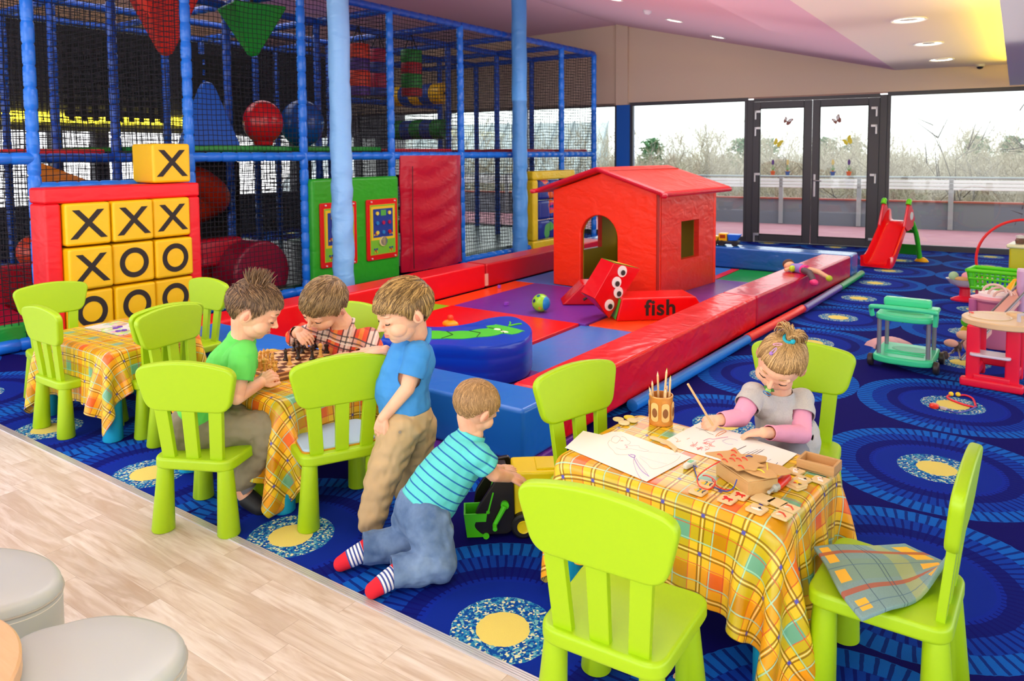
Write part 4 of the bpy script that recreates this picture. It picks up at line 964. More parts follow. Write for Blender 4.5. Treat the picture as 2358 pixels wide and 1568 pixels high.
CH = [  # x, y, heading of the sitter, label
    (-1.42, -.064, 116, 'lime green chair at the chess table with its rear legs on the wooden floor'),
    (-2.215, .36, 10, 'lime green chair behind the boy in the green T-shirt'),
    (-1.06, .262, 152, 'lime green chair pushed to the chess table, gripped by the boy in blue'),
    (-1.62, .775, -86, 'lime green chair the boy in the checked shirt sits on'),
    (-3.565, .31, -8.5, 'lime green chair at the far left end of the left table'),
    (-2.98, .135, 90, 'lime green chair seen edge-on, on the near side of the left table'),
    (-2.635, .36, 180, 'lime green chair at the right end of the left table, half hidden by another'),
    (-3.03, .80, -90, 'lime green chair behind the left table, by the red game frame'),
    (.475, -.125, 93.5, 'large empty lime green chair in the foreground with its back to the camera'),
    (.10, .535, -17, 'lime green chair at the left end of the drawing table'),
    (.575, 1.205, -88, 'lime green chair the girl in grey and pink sits on'),
    (1.03, .405, 177, 'lime green chair in the right foreground with a checked cushion on its seat')]
chair0 = make_chair(CH[0][3]); CHAIRS = []
for i, (x, y, a, lab) in enumerate(CH):
    c = chair0 if i == 0 else copy_tree(chair0)
    c.location = (x, y, .001); c.rotation_euler.z = R(a - 90); c['label'] = lab; c['group'] = 'lime green plastic chairs'; CHAIRS.append(c)

def m_plaid():
    t = NT('checked oilcloth'); uv = t.new('ShaderNodeTexCoord').outputs['UV']; s = t.sep(uv); Pd = .235
    def stripes(c, stops):
        return t.ramp(t.m('FRACT', t.m('DIVIDE', c, Pd)), stops, 'CONSTANT')
    Y, OL, OR, GR = rgb('#f6c628'), rgb('#8e9a00'), rgb('#f27a08'), rgb('#7fb07a')
    a = stripes(s[0], [(0, OL), (.23, Y), (.5, OR), (.71, Y)])
    b = stripes(s[1], [(0, OR), (.21, Y), (.5, OL), (.73, Y)])
    base = t.mix(.5, a, b)
    def line(c, p, w):
        f = t.m('FRACT', t.m('DIVIDE', c, Pd)); return t.m('LESS_THAN', t.m('ABSOLUTE', t.m('SUBTRACT', f, p)), w)
    def inr(c, p, q):
        f = t.m('FRACT', t.m('DIVIDE', c, Pd)); return t.m('MULTIPLY', t.m('GREATER_THAN', f, p), t.m('LESS_THAN', f, q))
    # where the olive bands cross the cloth turns sea green, orange crossings deepen
    base = t.mix(t.m('MULTIPLY', inr(s[0], 0, .23), inr(s[1], .5, .73)), base, rgb('#6fae8c'))
    base = t.mix(t.m('MULTIPLY', inr(s[0], .5, .71), inr(s[1], 0, .21)), base, rgb('#ee6a22'))
    for c in (s[0], s[1]):
        for p, w, col in ((.35, .010, '#86600c'), (.375, .008, '#f6dc8c'), (.40, .010, '#86600c'), (.83, .010, '#86600c'), (.855, .008, '#f6dc8c'), (.88, .010, '#86600c'), (.02, .008, '#9fd8b8'), (.23, .006, '#e2603a'), (.52, .008, '#9fd8b8'), (.70, .006, '#d8502e')):
            base = t.mix(t.m('MULTIPLY', line(c, p, w), .85), base, rgb(col))
    for p in (.375, .855):
        for q in (.375, .855): base = t.mix(t.m('MULTIPLY', line(s[0], p, .022), line(s[1], q, .022)), base, rgb('#5a58b8'))
    t.base(base); t.rough(.3); t.bump(t.noise(uv, 700, 1), .1, .0006); return t.mt
PLAID = m_plaid()
def cloth(cx, cy, rz, size, off, name_lab, seed=0, n=64, steps=260):
    """drape a square sheet over the table top by relaxing a grid of linked points"""
    W2, D2, ZT = .388, .278, .476; rad = .022
    L, Wd = size; nx = n; ny = int(n * Wd / L)
    u = np.linspace(-L / 2, L / 2, nx); v = np.linspace(-Wd / 2, Wd / 2, ny)
    U, V = np.meshgrid(u, v, indexing='ij')
    X = np.stack([U + off[0], V + off[1], np.full_like(U, ZT + .01)], -1)
    rs = np.random.RandomState(seed); X[..., 2] += rs.rand(nx, ny) * .002
    dx = L / (nx - 1); dy = Wd / (ny - 1); Pv = X.copy(); dg = math.hypot(dx, dy)
    def con(A, B, l, k=1.0):
        d = X[B] - X[A]; ln = np.linalg.norm(d, axis=-1, keepdims=True) + 1e-9; c = d * ((ln - l) / ln) * .5 * k
        X[A] += c; X[B] -= c
    sl = slice
    cons = []
    for s_ in (0, 1):
        cons.append(((sl(s_, nx - 1, 2), sl(None)), (sl(s_ + 1, nx, 2), sl(None)), dx, 1)); cons.append(((sl(None), sl(s_, ny - 1, 2)), (sl(None), sl(s_ + 1, ny, 2)), dy, 1))
    for s_ in (0, 1):
        cons.append(((sl(s_, nx - 1, 2), sl(0, ny - 1)), (sl(s_ + 1, nx, 2), sl(1, ny)), dg, .5)); cons.append(((sl(s_, nx - 1, 2), sl(1, ny)), (sl(s_ + 1, nx, 2), sl(0, ny - 1)), dg, .5))
    for s_ in (0, 1, 2, 3):
        m1 = len(range(s_, nx - 2, 4)); cons.append(((sl(s_, s_ + 4 * (m1 - 1) + 1, 4), sl(None)), (sl(s_ + 2, s_ + 2 + 4 * (m1 - 1) + 1, 4), sl(None)), 2 * dx, .12))
        m1 = len(range(s_, ny - 2, 4)); cons.append(((sl(None), sl(s_, s_ + 4 * (m1 - 1) + 1, 4)), (sl(None), sl(s_ + 2, s_ + 2 + 4 * (m1 - 1) + 1, 4)), 2 * dy, .12))
    fixed = []
    for a in cons:
        sa = X[a[0]].shape; sb = X[a[1]].shape
        if sa == sb: fixed.append(a)
        else:
            # trim the longer side
            A = list(a[0]); B = list(a[1]); k0 = min(sa[0], sb[0]); k1 = min(sa[1], sb[1])
            def cut(q, tot, k):
                r_ = range(*q.indices(tot))[:k]; return slice(r_[0], r_[-1] + 1, r_.step)
            fixed.append(((cut(A[0], nx, k0), cut(A[1], ny, k1)), (cut(B[0], nx, k0), cut(B[1], ny, k1)), a[2], a[3]))
    for it in range(steps):
        vel = (X - Pv) * .96; Pv = X.copy(); X = X + vel; X[..., 2] -= .0009
        for _ in range(7):
            for A, B, l, k in fixed: con(A, B, l, k)
            # rounded table slab
            px = np.clip(X[..., 0], -W2 + rad, W2 - rad); py = np.clip(X[..., 1], -D2 + rad, D2 - rad); pz = np.minimum(X[..., 2], ZT - rad)
            q = X - np.stack([px, py, pz], -1); dd = np.linalg.norm(q, axis=-1) + 1e-9
            ins = (X[..., 2] > ZT - .30)
            m_ = (dd < rad) & ins; X[m_] = (np.stack([px, py, pz], -1) + q / dd[..., None] * rad)[m_] if m_.any() else X[m_]
            # inside the footprint below the top: lift back
            inn = (np.abs(X[..., 0]) < W2 - rad) & (np.abs(X[..., 1]) < D2 - rad) & (X[..., 2] < ZT) & (X[..., 2] > ZT - .05)
            X[..., 2][inn] = ZT
            X[..., 2] = np.maximum(X[..., 2], .01)
        on = (np.abs(X[..., 0]) < W2 - .01) & (np.abs(X[..., 1]) < D2 - .01)
        X[on] = Pv[on] * .7 + X[on] * .3
    me = bpy.data.meshes.new('tablecloth')
    vs = X.reshape(-1, 3).tolist(); fs = [(i * ny + j, (i + 1) * ny + j, (i + 1) * ny + j + 1, i * ny + j + 1) for i in range(nx - 1) for j in range(ny - 1)]
    me.from_pydata(vs, [], fs); uvl = me.uv_layers.new(name='UVMap'); UV = np.stack([U, V], -1).reshape(-1, 2)
    for lp in me.loops: uvl.data[lp.index].uv = UV[lp.vertex_index]
    for p in me.polygons: p.use_smooth = True
    o = bpy.data.objects.new('tablecloth', me); COL.objects.link(o); me.materials.append(PLAID)
    so = o.modifiers.new('thickness', 'SOLIDIFY'); so.thickness = .0016; so.offset = 1
    sb = o.modifiers.new('sub', 'SUBSURF'); sb.levels = 1; sb.render_levels = 1
    o.location = (cx, cy, 0); o.rotation_euler.z = rz; tag(o, name_lab, 'tablecloth', 'checked yellow oilcloths'); return o
def table(cx, cy, rz, lab):
    t = thing('childrens_table', lab, 'table', (cx, cy, 0), rz, 'small turquoise tables')
    MB().prism(rrect(.75, .53, .05), .032, T(0, 0, .436)).obj('tabletop', TQ, t, bev=.008)
    for x in (-1, 1):
        for y in (-1, 1): MB().tube([(x * .352, y * .238, .001), (x * .352, y * .238, .005), (x * .322, y * .208, .44)], [.046, .05, .034], 28).obj('leg', TQ, t, smooth=50)
    return t
T3 = (.437, .492, R(-5.5)); T2 = (-1.56, .36, R(-1)); T1 = (-2.95, .345, R(1))
table(*T3, 'turquoise-legged drawing table under a checked cloth in the right foreground'); table(*T2, 'turquoise-legged chess table between the boys'); table(*T1, 'turquoise-legged table at the far left by the red game frame')
cloth(*T3, (1.30, 1.06), (.045, -.01), 'yellow checked oilcloth over the drawing table, long corner hanging in front', 1)
cloth(*T2, (1.14, .98), (.05, -.05), 'yellow checked oilcloth over the chess table, white-backed corner hanging', 2, 56)
cloth(*T1, (1.20, 1.02), (-.02, -.03), 'yellow checked oilcloth over the far left table', 3, 56)
def TP(tb, x, y, z=.4785):   # point on a table top, from a picture position
    return None

# poufs and round table in the corner --------------------------------
LEA = NT('pale grey leatherette'); LEA.base(rgb('#b4bab8')); LEA.rough(.38); LEA.bump(LEA.noise(LEA.obj(), 300, 2), .12, .0006); LEA = LEA.mt
def pouf(pts, lab):
    P = spline([Vector((x, y, 0)) for x, y in pts], 6, True); c = sum(P, Vector()) / len(P)
    o = thing('pouf', lab, 'pouf', (c.x, c.y, 0), 0, 'pale grey petal poufs'); Q = [p - c for p in P]; rr = []
    for z, s_ in ((.0, .97), (.02, .98), (.36, 1.0), (.395, 1.004), (.41, .99), (.419, .965), (.423, .90), (.425, .6), (.426, .1)): rr.append([Vector((q.x * s_, q.y * s_, z)) for q in Q])
    MB().rings(rr).obj('upholstery', LEA, o, smooth=60)
    MB().tube([Vector((q.x * 1.006, q.y * 1.006, .392)) for q in Q], .0028, 6, closed=True).obj('seam', mat('#a8a498', .5), o)
    MB().tube([Vector((q.x * 1.0, q.y * 1.0, .378)) for q in Q], .0015, 6, closed=True).obj('stitching', mat('#dcd8cc', .5), o)
pouf([(-.515, -1.15), (-.49, -1.05), (-.43, -.975), (-.33, -.93), (-.22, -.925), (-.145, -.985), (-.12, -1.10), (-.14, -1.25), (-.24, -1.36), (-.38, -1.32)], 'larger pale grey leatherette pouf at the bottom left edge of the picture')
pouf([(-.68, -1.14), (-.645, -1.04), (-.70, -.965), (-.83, -.945), (-.98, -.99), (-1.12, -1.10), (-1.14, -1.25), (-.98, -1.30), (-.80, -1.26)], 'pale grey leatherette pouf cut off by the left edge of the picture')
wt = thing('round_table', 'pale wooden round table edge in the bottom left corner', 'table', (-.50, -1.47, 0))
WDM = NT('beech'); cbx = WDM.map(WDM.obj(), (2, 30, 2)); WDM.base(WDM.mix(WDM.noise(cbx, 2, 4, .6, 1), rgb('#e0b98e'), rgb('#c99a6c'))); WDM.rough(.4); WDM = WDM.mt
MB().lathe([(.30, .432), (.31, .437), (.31, .467), (.305, .472), (.01, .473)], n=64).obj('tabletop', WDM, wt); MB().lathe([(.2, 0), (.2, .02), (.04, .03), (.04, .43)], n=32).obj('pedestal', mat('#b9b9b9', .3, metal=.5), wt)
# ================================================================ things on the drawing table
ZT = .4785
def flat(pts, z, th, name, m, parent=None, bev=0, curl=None):
    """sheet or plate from picture positions, standing at its real place"""
    P = [g(x, y, z) for x, y in pts]; c = sum(P, Vector()) / len(P)
    Q = [(p - c) for p in P]
    mb = MB().prism([(q.x, q.y) for q in Q], th); o = mb.obj(name, m, parent, bev=bev)
    o.location = (c.x, c.y, z); return o
PAPER = mat('#f4f2ee', .7)
def ppath(pts, z, col, w=.0012, par=None, nm='drawn_line', off=Vector((0, 0, 0))):
    P = [g(x, y, z) - off for x, y in pts]
    return MB().tube(spline(P, 4), w, 5).obj(nm, mat(col, .8), par)
def sheet(pts, k, lab, base_th=.0006):
    z = ZT + .0006 * k; o = thing('paper_sheet', lab, 'paper', group='sheets of drawing paper'); P = [g(x, y, z) for x, y in pts]; c = sum(P, Vector()) / len(P); o.location = (c.x, c.y, z)
    MB().prism([(p.x - c.x, p.y - c.y) for p in P], base_th).obj('sheet', PAPER, o); return o, Vector((c.x, c.y, z))
s1, c1 = sheet([(1343, 992), (1392, 1003), (1430, 993), (1590, 1054), (1486, 1108), (1400, 1066), (1301, 1031)], 1, 'lower sheet of white paper at the left of the drawing table, mostly covered')
s2, c2 = sheet([(1388, 1001), (1408, 994), (1432, 994), (1592, 1053), (1489, 1109), (1320, 1038)], 3, 'white sheet with a pencil drawing of a lady in a long purple-edged dress')
zl = ZT + .0027
def dr(parts, par, c):
    for pts, col, w in parts: ppath([(x, y) for x, y in pts], zl, col, w, par, off=c)
X0, Y0, S0 = 1280, 960, 6.935
def cz(l): return [(X0 + x / S0, Y0 + y / S0) for x, y in l]
dr([(cz([(860, 370), (830, 420), (860, 480), (920, 540), (960, 590), (1060, 605), (1200, 600)]), '#b8b4a8', .0006), (cz([(880, 380), (910, 320), (970, 305), (1030, 340), (1000, 390), (960, 420), (910, 400), (880, 380)]), '#c0a89c', .0006),
    (cz([(1050, 310), (1110, 330), (1140, 370), (1190, 400), (1160, 440), (1100, 440)]), '#b0aca4', .0006), (cz([(1035, 385), (1055, 380), (1075, 385)]), '#e87868', .0012),
    (cz([(1100, 450), (1140, 470), (1120, 490), (1150, 490)]), '#d898a8', .001), (cz([(960, 490), (1050, 520), (1200, 510), (1400, 550), (1480, 540), (1340, 490), (1320, 460), (1150, 460)]), '#bcb8b0', .0006),
    (cz([(1160, 605), (1210, 640), (1250, 650), (1260, 615), (1190, 600)]), '#9a78c0', .0016), (cz([(1250, 650), (1240, 720), (1280, 850), (1330, 950), (1380, 1010)]), '#b8a8cc', .0008),
    (cz([(1250, 660), (1300, 760), (1380, 870), (1490, 950)]), '#a088c8', .0013), (cz([(1280, 660), (1330, 740), (1420, 850), (1480, 940)]), '#b8a8cc', .0010), (cz([(1330, 640), (1450, 740), (1560, 830), (1800, 760), (1930, 690), (1990, 620)]), '#c8c4bc', .0006),
    (cz([(1340, 620), (1550, 700), (1780, 750)]), '#d0ccc4', .0005), (cz([(1480, 560), (1700, 580), (1960, 600)]), '#d0ccc4', .0005)], s2, c2)
s3, c3 = sheet([(1613, 972), (1748, 1012), (1660, 1062), (1520, 1020)], 1, 'white sheet under the girl with scribbles and a red-haired figure')
s4, c4 = sheet([(1712, 1004), (1836, 1045), (1784, 1086), (1645, 1058)], 3, 'white sheet with lines of small print beside the wooden shapes')
X0, Y0, S0 = 1500, 760, 3.92
zl = ZT + .0018
rd = random.Random(4); hair = []
for k in range(26):
    a = rd.uniform(0, 6.28); x, y = 455 + 100 * math.cos(a) * rd.uniform(.5, 1), 1040 + 40 * math.sin(a) * rd.uniform(.5, 1); hair.append((cz([(x, y), (x + rd.uniform(-30, 30), y + rd.uniform(-15, 15)), (x + rd.uniform(-30, 30), y + rd.uniform(-18, 18))]), rd.choice(['#e8a098', '#e07878', '#ecb0a8']), .0011))
dr(hair, s3, c3)
dr([(cz([(400, 880), (470, 900), (520, 930), (560, 945)]), '#7a7468', .0006), (cz([(430, 900), (500, 905), (570, 915)]), '#8a8478', .0006), (cz([(580, 960), (600, 935), (650, 910), (675, 915), (640, 935), (600, 955)]), '#e8a070', .0013),
    (cz([(470, 1000), (520, 980), (560, 985), (620, 975), (690, 965)]), '#d8a0b8', .0014), (cz([(500, 1000), (540, 1015), (570, 1000)]), '#e0a8b8', .0014), (cz([(640, 1000), (700, 980), (760, 990), (790, 1010), (740, 1030), (680, 1025), (640, 1000)]), '#b8b0d0', .0006),
    (cz([(210, 970), (240, 990), (225, 1010), (265, 1000)]), '#e8b8a0', .001), (cz([(320, 985), (345, 975)]), '#eab0a0', .001), (cz([(280, 900), (295, 890)]), '#a8c880', .001)], s3, c3)
zl = ZT + .003
dr([(cz([(700 + 0, 1115), (855, 1045)]), '#4a4a4a', .0009)] + [(cz([(800 + 45 * k, 1135 - 4 * k), (880 + 42 * k, 1095 - 2 * k)]), '#8a8a8a', .0005) for k in range(4)] + [(cz([(860 + 40 * k, 1120), (960 + 30 * k, 1075)]), '#a8a8a8', .0005) for k in range(3)] +
   [(cz([(1050, 1180), (1080, 1165)]), '#8a9ab8', .0006), (cz([(1120, 1215), (1140, 1195)]), '#7a8aa8', .0008)], s4, c4)
def wood_mat(c1='#d9ae78', c2='#c08c54', name='wood'):
    t = NT(name); v = t.map(t.obj(), (6, 60, 60)); t.base(t.mix(t.noise(v, 1.2, 4, .6, .8), rgb(c1), rgb(c2))); t.rough(.5); return t.mt
WOOD = wood_mat(); MDF = mat('#d2a468', .65); PLY = mat('#e6cb98', .6)
# pencil tin
p = g(1522, 974, ZT); tin = thing('pencil_tin', 'shiny copper coloured tin holding pencils on the drawing table', 'tin', (p.x, p.y, ZT + .001))
CU = mat('#e09a4a', .25, metal=.35); gold = mat('#e8c078', .4)
MB().lathe([(.043, 0), (.0445, .003), (.044, .01), (.044, .102), (.0455, .105), (.044, .109), (.042, .109), (.0415, .012), (.02, .01)], n=48).obj('tin_wall', CU, tin)
for a in range(-150, 30, 52):
    MB().prism(rrect(.03, .07, .012), .0012, Matrix.Rotation(R(a), 4, 'Z') @ Matrix(((0, 0, 1, .0442), (1, 0, 0, 0), (0, 1, 0, .052), (0, 0, 0, 1)))).obj('label_picture', gold, tin)
    MB().lathe([(.011, -.0004), (.010, .001), (.001, .0014)], Matrix.Rotation(R(a), 4, 'Z') @ Matrix(((0, 0, 1, .0458), (1, 0, 0, 0), (0, 1.6, 0, .05), (0, 0, 0, 1))), 18).obj('portrait', mat('#8a5428', .5), tin)
def pencil(a, b, c, lab, grp='pencils in the tin'):
    a, b = Vector(a), Vector(b); L = (b - a).length; o = thing('pencil', lab, 'pencil', group=grp); o.matrix_world = Matrix.Translation(a) @ frame(b - a).to_4x4()
    MB().tube([(0, 0, 0), (0, 0, L - .018)], [.0042, .0042], 6).obj('barrel', mat('#e2bd88', .5), o); MB().tube([(0, 0, L - .018), (0, 0, L - .006)], [.0042, .0018], 8).obj('sharpened_wood', mat('#f0d4a8', .6), o)
    MB().tube([(0, 0, L - .006), (0, 0, L)], [.0018, .0004], 8).obj('lead', mat(c, .5), o); return o
pc = Vector((p.x, p.y, ZT + .014))
for dx, dy, tx, ty, h, c, lab in ((-.026, -.005, -.034, -.006, .148, '#e0389a', 'short pencil with a pink lead at the left of the tin'), (-.012, .01, -.02, .012, .178, '#e8a8a8', 'tall pencil with a pale pink lead in the tin'), (.008, -.008, .022, .0, .20, '#9ad020', 'tallest pencil in the tin, lime green lead'),
      (.026, .004, .034, .006, .172, '#f0e020', 'pencil with a yellow lead at the right of the tin'), (.02, -.018, .03, -.03, .135, '#f04a20', 'short pencil with an orange lead at the front right of the tin'), (-.006, -.02, -.036, -.03, .13, '#e85a30', 'short pencil with a red lead at the front left of the tin'), (.0, .02, .012, .03, .13, '#3a5ac0', 'short pencil with a blue lead at the back of the tin')):
    pencil(pc + Vector((dx, dy, 0)), pc + Vector((tx, ty, h)), c, lab)
for i, (x, y, lab, c) in enumerate(((1424, 968, 'leftmost small wooden disc beside the empty chair', '#e8d49a'), (1449, 964, 'yellow half disc behind the other wooden discs', '#f2d820'), (1456, 971, 'rightmost of the small wooden discs', '#ecd8a0'), (1437, 977, 'nearest of the small wooden discs', '#f0dca8'))):
    q = g(x, y, ZT); o = MB().lathe([(.017, 0), (.019, .002), (.019, .005), (.017, .007), (.005, .0075)], n=28, sx=1.15).obj('wooden_disc', mat(c, .6)); o.location = (q.x, q.y, ZT + .0008 + (.0005 * i)); tag(o, lab, 'disc', 'small wooden discs')
q = g(1530, 1024, ZT); st_ = MB().prism(corners([(-.07, .012), (0, .024), (.06, .002), (.075, -.03), (.05, -.012), (0, .004), (-.07, -.006)], .01, 4), .008).obj('wooden_hook', PLY, bev=.002); st_.location = (q.x, q.y, ZT + .001); st_.rotation_euler.z = -.35
tag(st_, 'curved pale wooden piece lying between the two drawings', 'wooden piece')
# wooden box tray
def tray(pts, z, h, lab, nm='wooden_tray'):
    P = [g(x, y, z + h) for x, y in pts]; c = sum(P, Vector()) / 4; d = (P[1] - P[0]); rz = math.atan2(d.y, d.x); w = ((P[1] - P[0]).length + (P[2] - P[3]).length) / 2; dd = ((P[3] - P[0]).length + (P[2] - P[1]).length) / 2
    o = thing(nm, lab, 'wooden box', (c.x, c.y, z), rz); return o, w, dd
o, w, dd = tray([(1836, 1057), (1913, 1077), (1935, 1056), (1863, 1040)], ZT + .001, .032, 'open wooden box at the far right corner of the drawing table')
w, dd = .115, .082
MB().box((0, 0, .003), (w, dd, .006)).obj('bottom', wood_mat('#e6c48e', '#dab278'), o)
for a in (-1, 1):
    MB().box((0, a * (dd / 2 - .004), .016), (w, .008, .032)).obj('side', WOOD, o, bev=.001); MB().box((a * (w / 2 - .004), 0, .016), (.008, dd - .016, .032)).obj('side', WOOD, o, bev=.001)
q = g(1740, 1125, ZT); bx_ = thing('wooden_box', 'closed pale wooden box under the pile of lacing shapes', 'wooden box', (q.x - .035, q.y + .02, ZT + .001), R(-38))
BW, BD, BH = .165, .105, .042
MB().box((0, 0, BH / 2), (BW, BD, BH)).obj('body', wood_mat('#d8b078', '#c8995c'), bx_, bev=.0015); MB().box((0, 0, BH + .001), (BW - .012, BD - .012, .003)).obj('lid', wood_mat('#e4c48c', '#d8b47a'), bx_)
BC = Vector(bx_.location)
def lace_shape(dx, dy, z, rz, lab, pts, ry=0, rx=0, laces=()):
    o = thing('lacing_shape', lab, 'wooden shape', (BC.x + dx, BC.y + dy, z), rz, 'wooden lacing shapes'); o.rotation_euler = (rx, ry, rz)
    MB().prism(corners(pts, .012, 4), .0045).obj('plate', MDF, o, bev=.0008)
    for (x0, y0, x1, y1, c) in laces: MB().tube(spline([(x0, y0, .003), (x0 * .7 + x1 * .3, y0 * .7 + y1 * .3, .0085), (x0 * .3 + x1 * .7, y0 * .3 + y1 * .7, .0085), (x1, y1, .003)], 4), .0018, 6).obj('lace', mat(c, .5), o)
    return o
fishp = [(-.085, -.045), (-.03, -.03), (-.01, -.05), (.03, -.045), (.05, -.055), (.06, -.02), (.085, -.01), (.07, .02), (.085, .035), (.03, .035), (-.01, .04), (-.05, .065), (-.045, .03), (-.06, .005)]
bun = [(-.08, -.03), (-.03, -.045), (.04, -.04), (.08, -.02), (.095, .02), (.05, .04), (0, .035), (-.05, .045), (-.085, .02)]
zb = ZT + BH + .006
lace_shape(.035, .035, zb, -.2, 'lowest rounded lacing shape of the pile, sticking out to the right', bun, ry=-.03)
lace_shape(.02, -.005, zb + .008, -.5, 'middle lacing shape of the pile with a yellow lace', [(x * .9, y * .9) for x, y in bun], ry=.03, laces=((.02, -.01, .05, .0, '#f0e03a'),))
lace_shape(-.02, .04, zb + .009, .5, 'lacing shape at the back of the pile with a blue lace', [(x * .8, y * .8) for x, y in bun], laces=((.0, .0, .03, .01, '#2a4aa8'),))
lace_shape(-.035, -.0, zb + .017, -.35, 'topmost lacing shape of the pile, stitched with short red laces', fishp, ry=.05, rx=.05, laces=[(x - .012, y, x + .012, y - .002, '#e83a1e') for x, y in ((-.04, -.02), (-.01, -.034), (.0, -.012), (.012, .004), (-.03, .035), (.02, .022), (.045, -.028))] + [(-.02, .005, -.008, .016, '#e83a1e')])
def lace(pts, c, lab, r=.0018, zs=None):
    P = []
    for i, (x, y) in enumerate(pts):
        z = ZT + (.004 if zs is None else zs[i]); P.append(g(x, y, z))
    c0 = P[0]; o = MB().tube(spline([p - c0 for p in P], 8), r, 8).obj('lace', mat(c, .45)); o.location = c0; tag(o, lab, 'lace', 'coloured laces')
lace([(1658, 1062), (1640, 1072), (1618, 1086), (1606, 1100), (1610, 1118), (1628, 1127), (1643, 1120), (1646, 1106), (1630, 1096), (1618, 1095)], '#e8321e', 'red lace looping from the wooden pile over the two fish tiles', zs=[.06, .05, .03, .02, .018, .014, .014, .016, .014, .012])
lace([(1640, 1104), (1650, 1118), (1668, 1127), (1690, 1127)], '#d82a30', 'second red lace end lying in front of the wooden box')
lace([(1597, 1071), (1602, 1090), (1610, 1106), (1630, 1116), (1650, 1124), (1672, 1131), (1688, 1124), (1697, 1104)], '#2340a0', 'dark blue lace running in front of the wooden box', zs=[.006, .005, .005, .005, .005, .006, .02, .045])
lace([(1766, 1066), (1767, 1080), (1764, 1100), (1754, 1122), (1738, 1137), (1722, 1139), (1700, 1126), (1680, 1112)], '#ecdc3a', 'yellow lace hanging over the corner of the wooden box', zs=[.06, .06, .04, .02, .006, .005, .005, .005])
# picture tiles
def tile(px, py, rz, lab, kind, z=0, s=.046):
    q = g(px, py, ZT + .006); o = thing('picture_tile', lab, 'tile', (q.x, q.y, ZT + .001 + z), R(rz), 'small wooden picture tiles')
    MB().prism(rrect(s, s, .006, 4), .006).obj('tile_body', PLY, o, bev=.001)
    def P(pts, c, nm='picture', dz=.0062): MB().prism([(x * s, y * s) for x, y in pts], .0005, z0=dz).obj(nm, mat(c, .5), o)
    if kind == 'fish': P([(-.32, 0), (-.1, .24), (.12, .16), (.34, .26), (.26, 0), (.34, -.2), (.1, -.16), (-.1, -.24)], '#f0c818'); P([(-.1, .24), (.05, .34), (.12, .16)], '#1a3a5a', dz=.0068); P([(.0, -.2), (.02, .2), (.1, .2), (.08, -.2)], '#1c8a9a', dz=.0068); P([(.34, .26), (.42, .3), (.36, .0), (.42, -.24), (.34, -.2), (.26, 0)], '#16304a', dz=.0068)
    elif kind == 'cow': P([(-.34, .2), (-.2, .3), (.0, .12), (.3, .16), (.36, -.02), (.24, -.08), (.3, -.32), (.2, -.3), (.14, -.1), (-.06, -.1), (-.12, -.34), (-.22, -.3), (-.16, -.05), (-.3, .02)], '#e01818')
    elif kind == 'bone': P([(-.34, .1), (-.3, .25), (.0, .24), (.32, -.1), (.3, -.25), (.2, -.12), (-.05, .1)], '#e0482a'); P([(-.3, -.2), (-.1, -.02), (-.02, -.1), (-.2, -.3)], '#f8f4ea', dz=.0068)
    elif kind == 'goose': P([(-.36, -.1), (-.1, -.22), (.2, -.2), (.34, 0), (.1, .08), (-.1, -.02)], '#faf6ee'); P([(.0, .1), (.1, .3), (.16, .12), (.3, .05), (.12, .0)], '#1c1a18', dz=.0068); P([(-.42, -.06), (-.34, -.02), (-.34, -.1)], '#e04030', dz=.0068)
    elif kind == 'dog': P([(-.2, .3), (.05, .25), (.0, .05), (.25, -.1), (.3, -.3), (-.05, -.3), (-.15, -.05), (-.28, .1)], '#f8f4ee'); P([(-.12, .06), (.02, .1), (.03, .04), (-.1, .0)], '#c83030', dz=.0068); P([(-.05, .3), (.06, .32), (.05, .2)], '#241c1a', dz=.0068)
    elif kind == 'hen': P([(-.34, .1), (-.2, .26), (.0, .06), (.24, .18), (.2, -.1), (.0, -.22), (-.2, -.1)], '#f4d020'); P([(-.1, -.12), (.08, -.1), (.02, -.3), (-.1, -.28)], '#d83a28', dz=.0068); P([(.2, -.02), (.38, .02), (.3, -.2), (.16, -.1)], '#3a2a20', dz=.0068)
for a in ((1832, 1084, -15, 'tile with a sitting dog, left of the row under the open box', 'dog'), (1848, 1103, -20, 'tile with a white goose, half under the chicken tile', 'goose'), (1889, 1104, -12, 'tile with a sitting dog at the right end of the table', 'dog'),
          (1624, 1114, 0, 'tile with a striped yellow fish inside the red lace loop', 'fish'), (1608, 1130, -8, 'tile with a striped yellow fish nearer the table edge', 'fish'), (1675, 1149, -10, 'tile with a red ox, the nearer of two', 'cow'), (1704, 1140, -6, 'tile with a red ox, the farther of two', 'cow'),
          (1757, 1147, -14, 'larger blank wooden tile turned face down', '', .0, .055), (1791, 1156, -20, 'smaller blank wooden tile turned face down', ''), (1743, 1171, -12, 'tile with a white goose and black tail at the front', 'goose', .0, .05), (1819, 1169, -15, 'tile with a red and white figure, the farther of two', 'bone'), (1801, 1185, -12, 'tile with a red and white figure, nearest the table edge', 'bone'),
          (1836, 1116, -32, 'thicker tile with a yellow hen on a second tile', 'hen', .006), (1834, 1118, -25, 'tile lying under the yellow hen tile', '')): tile(*a)
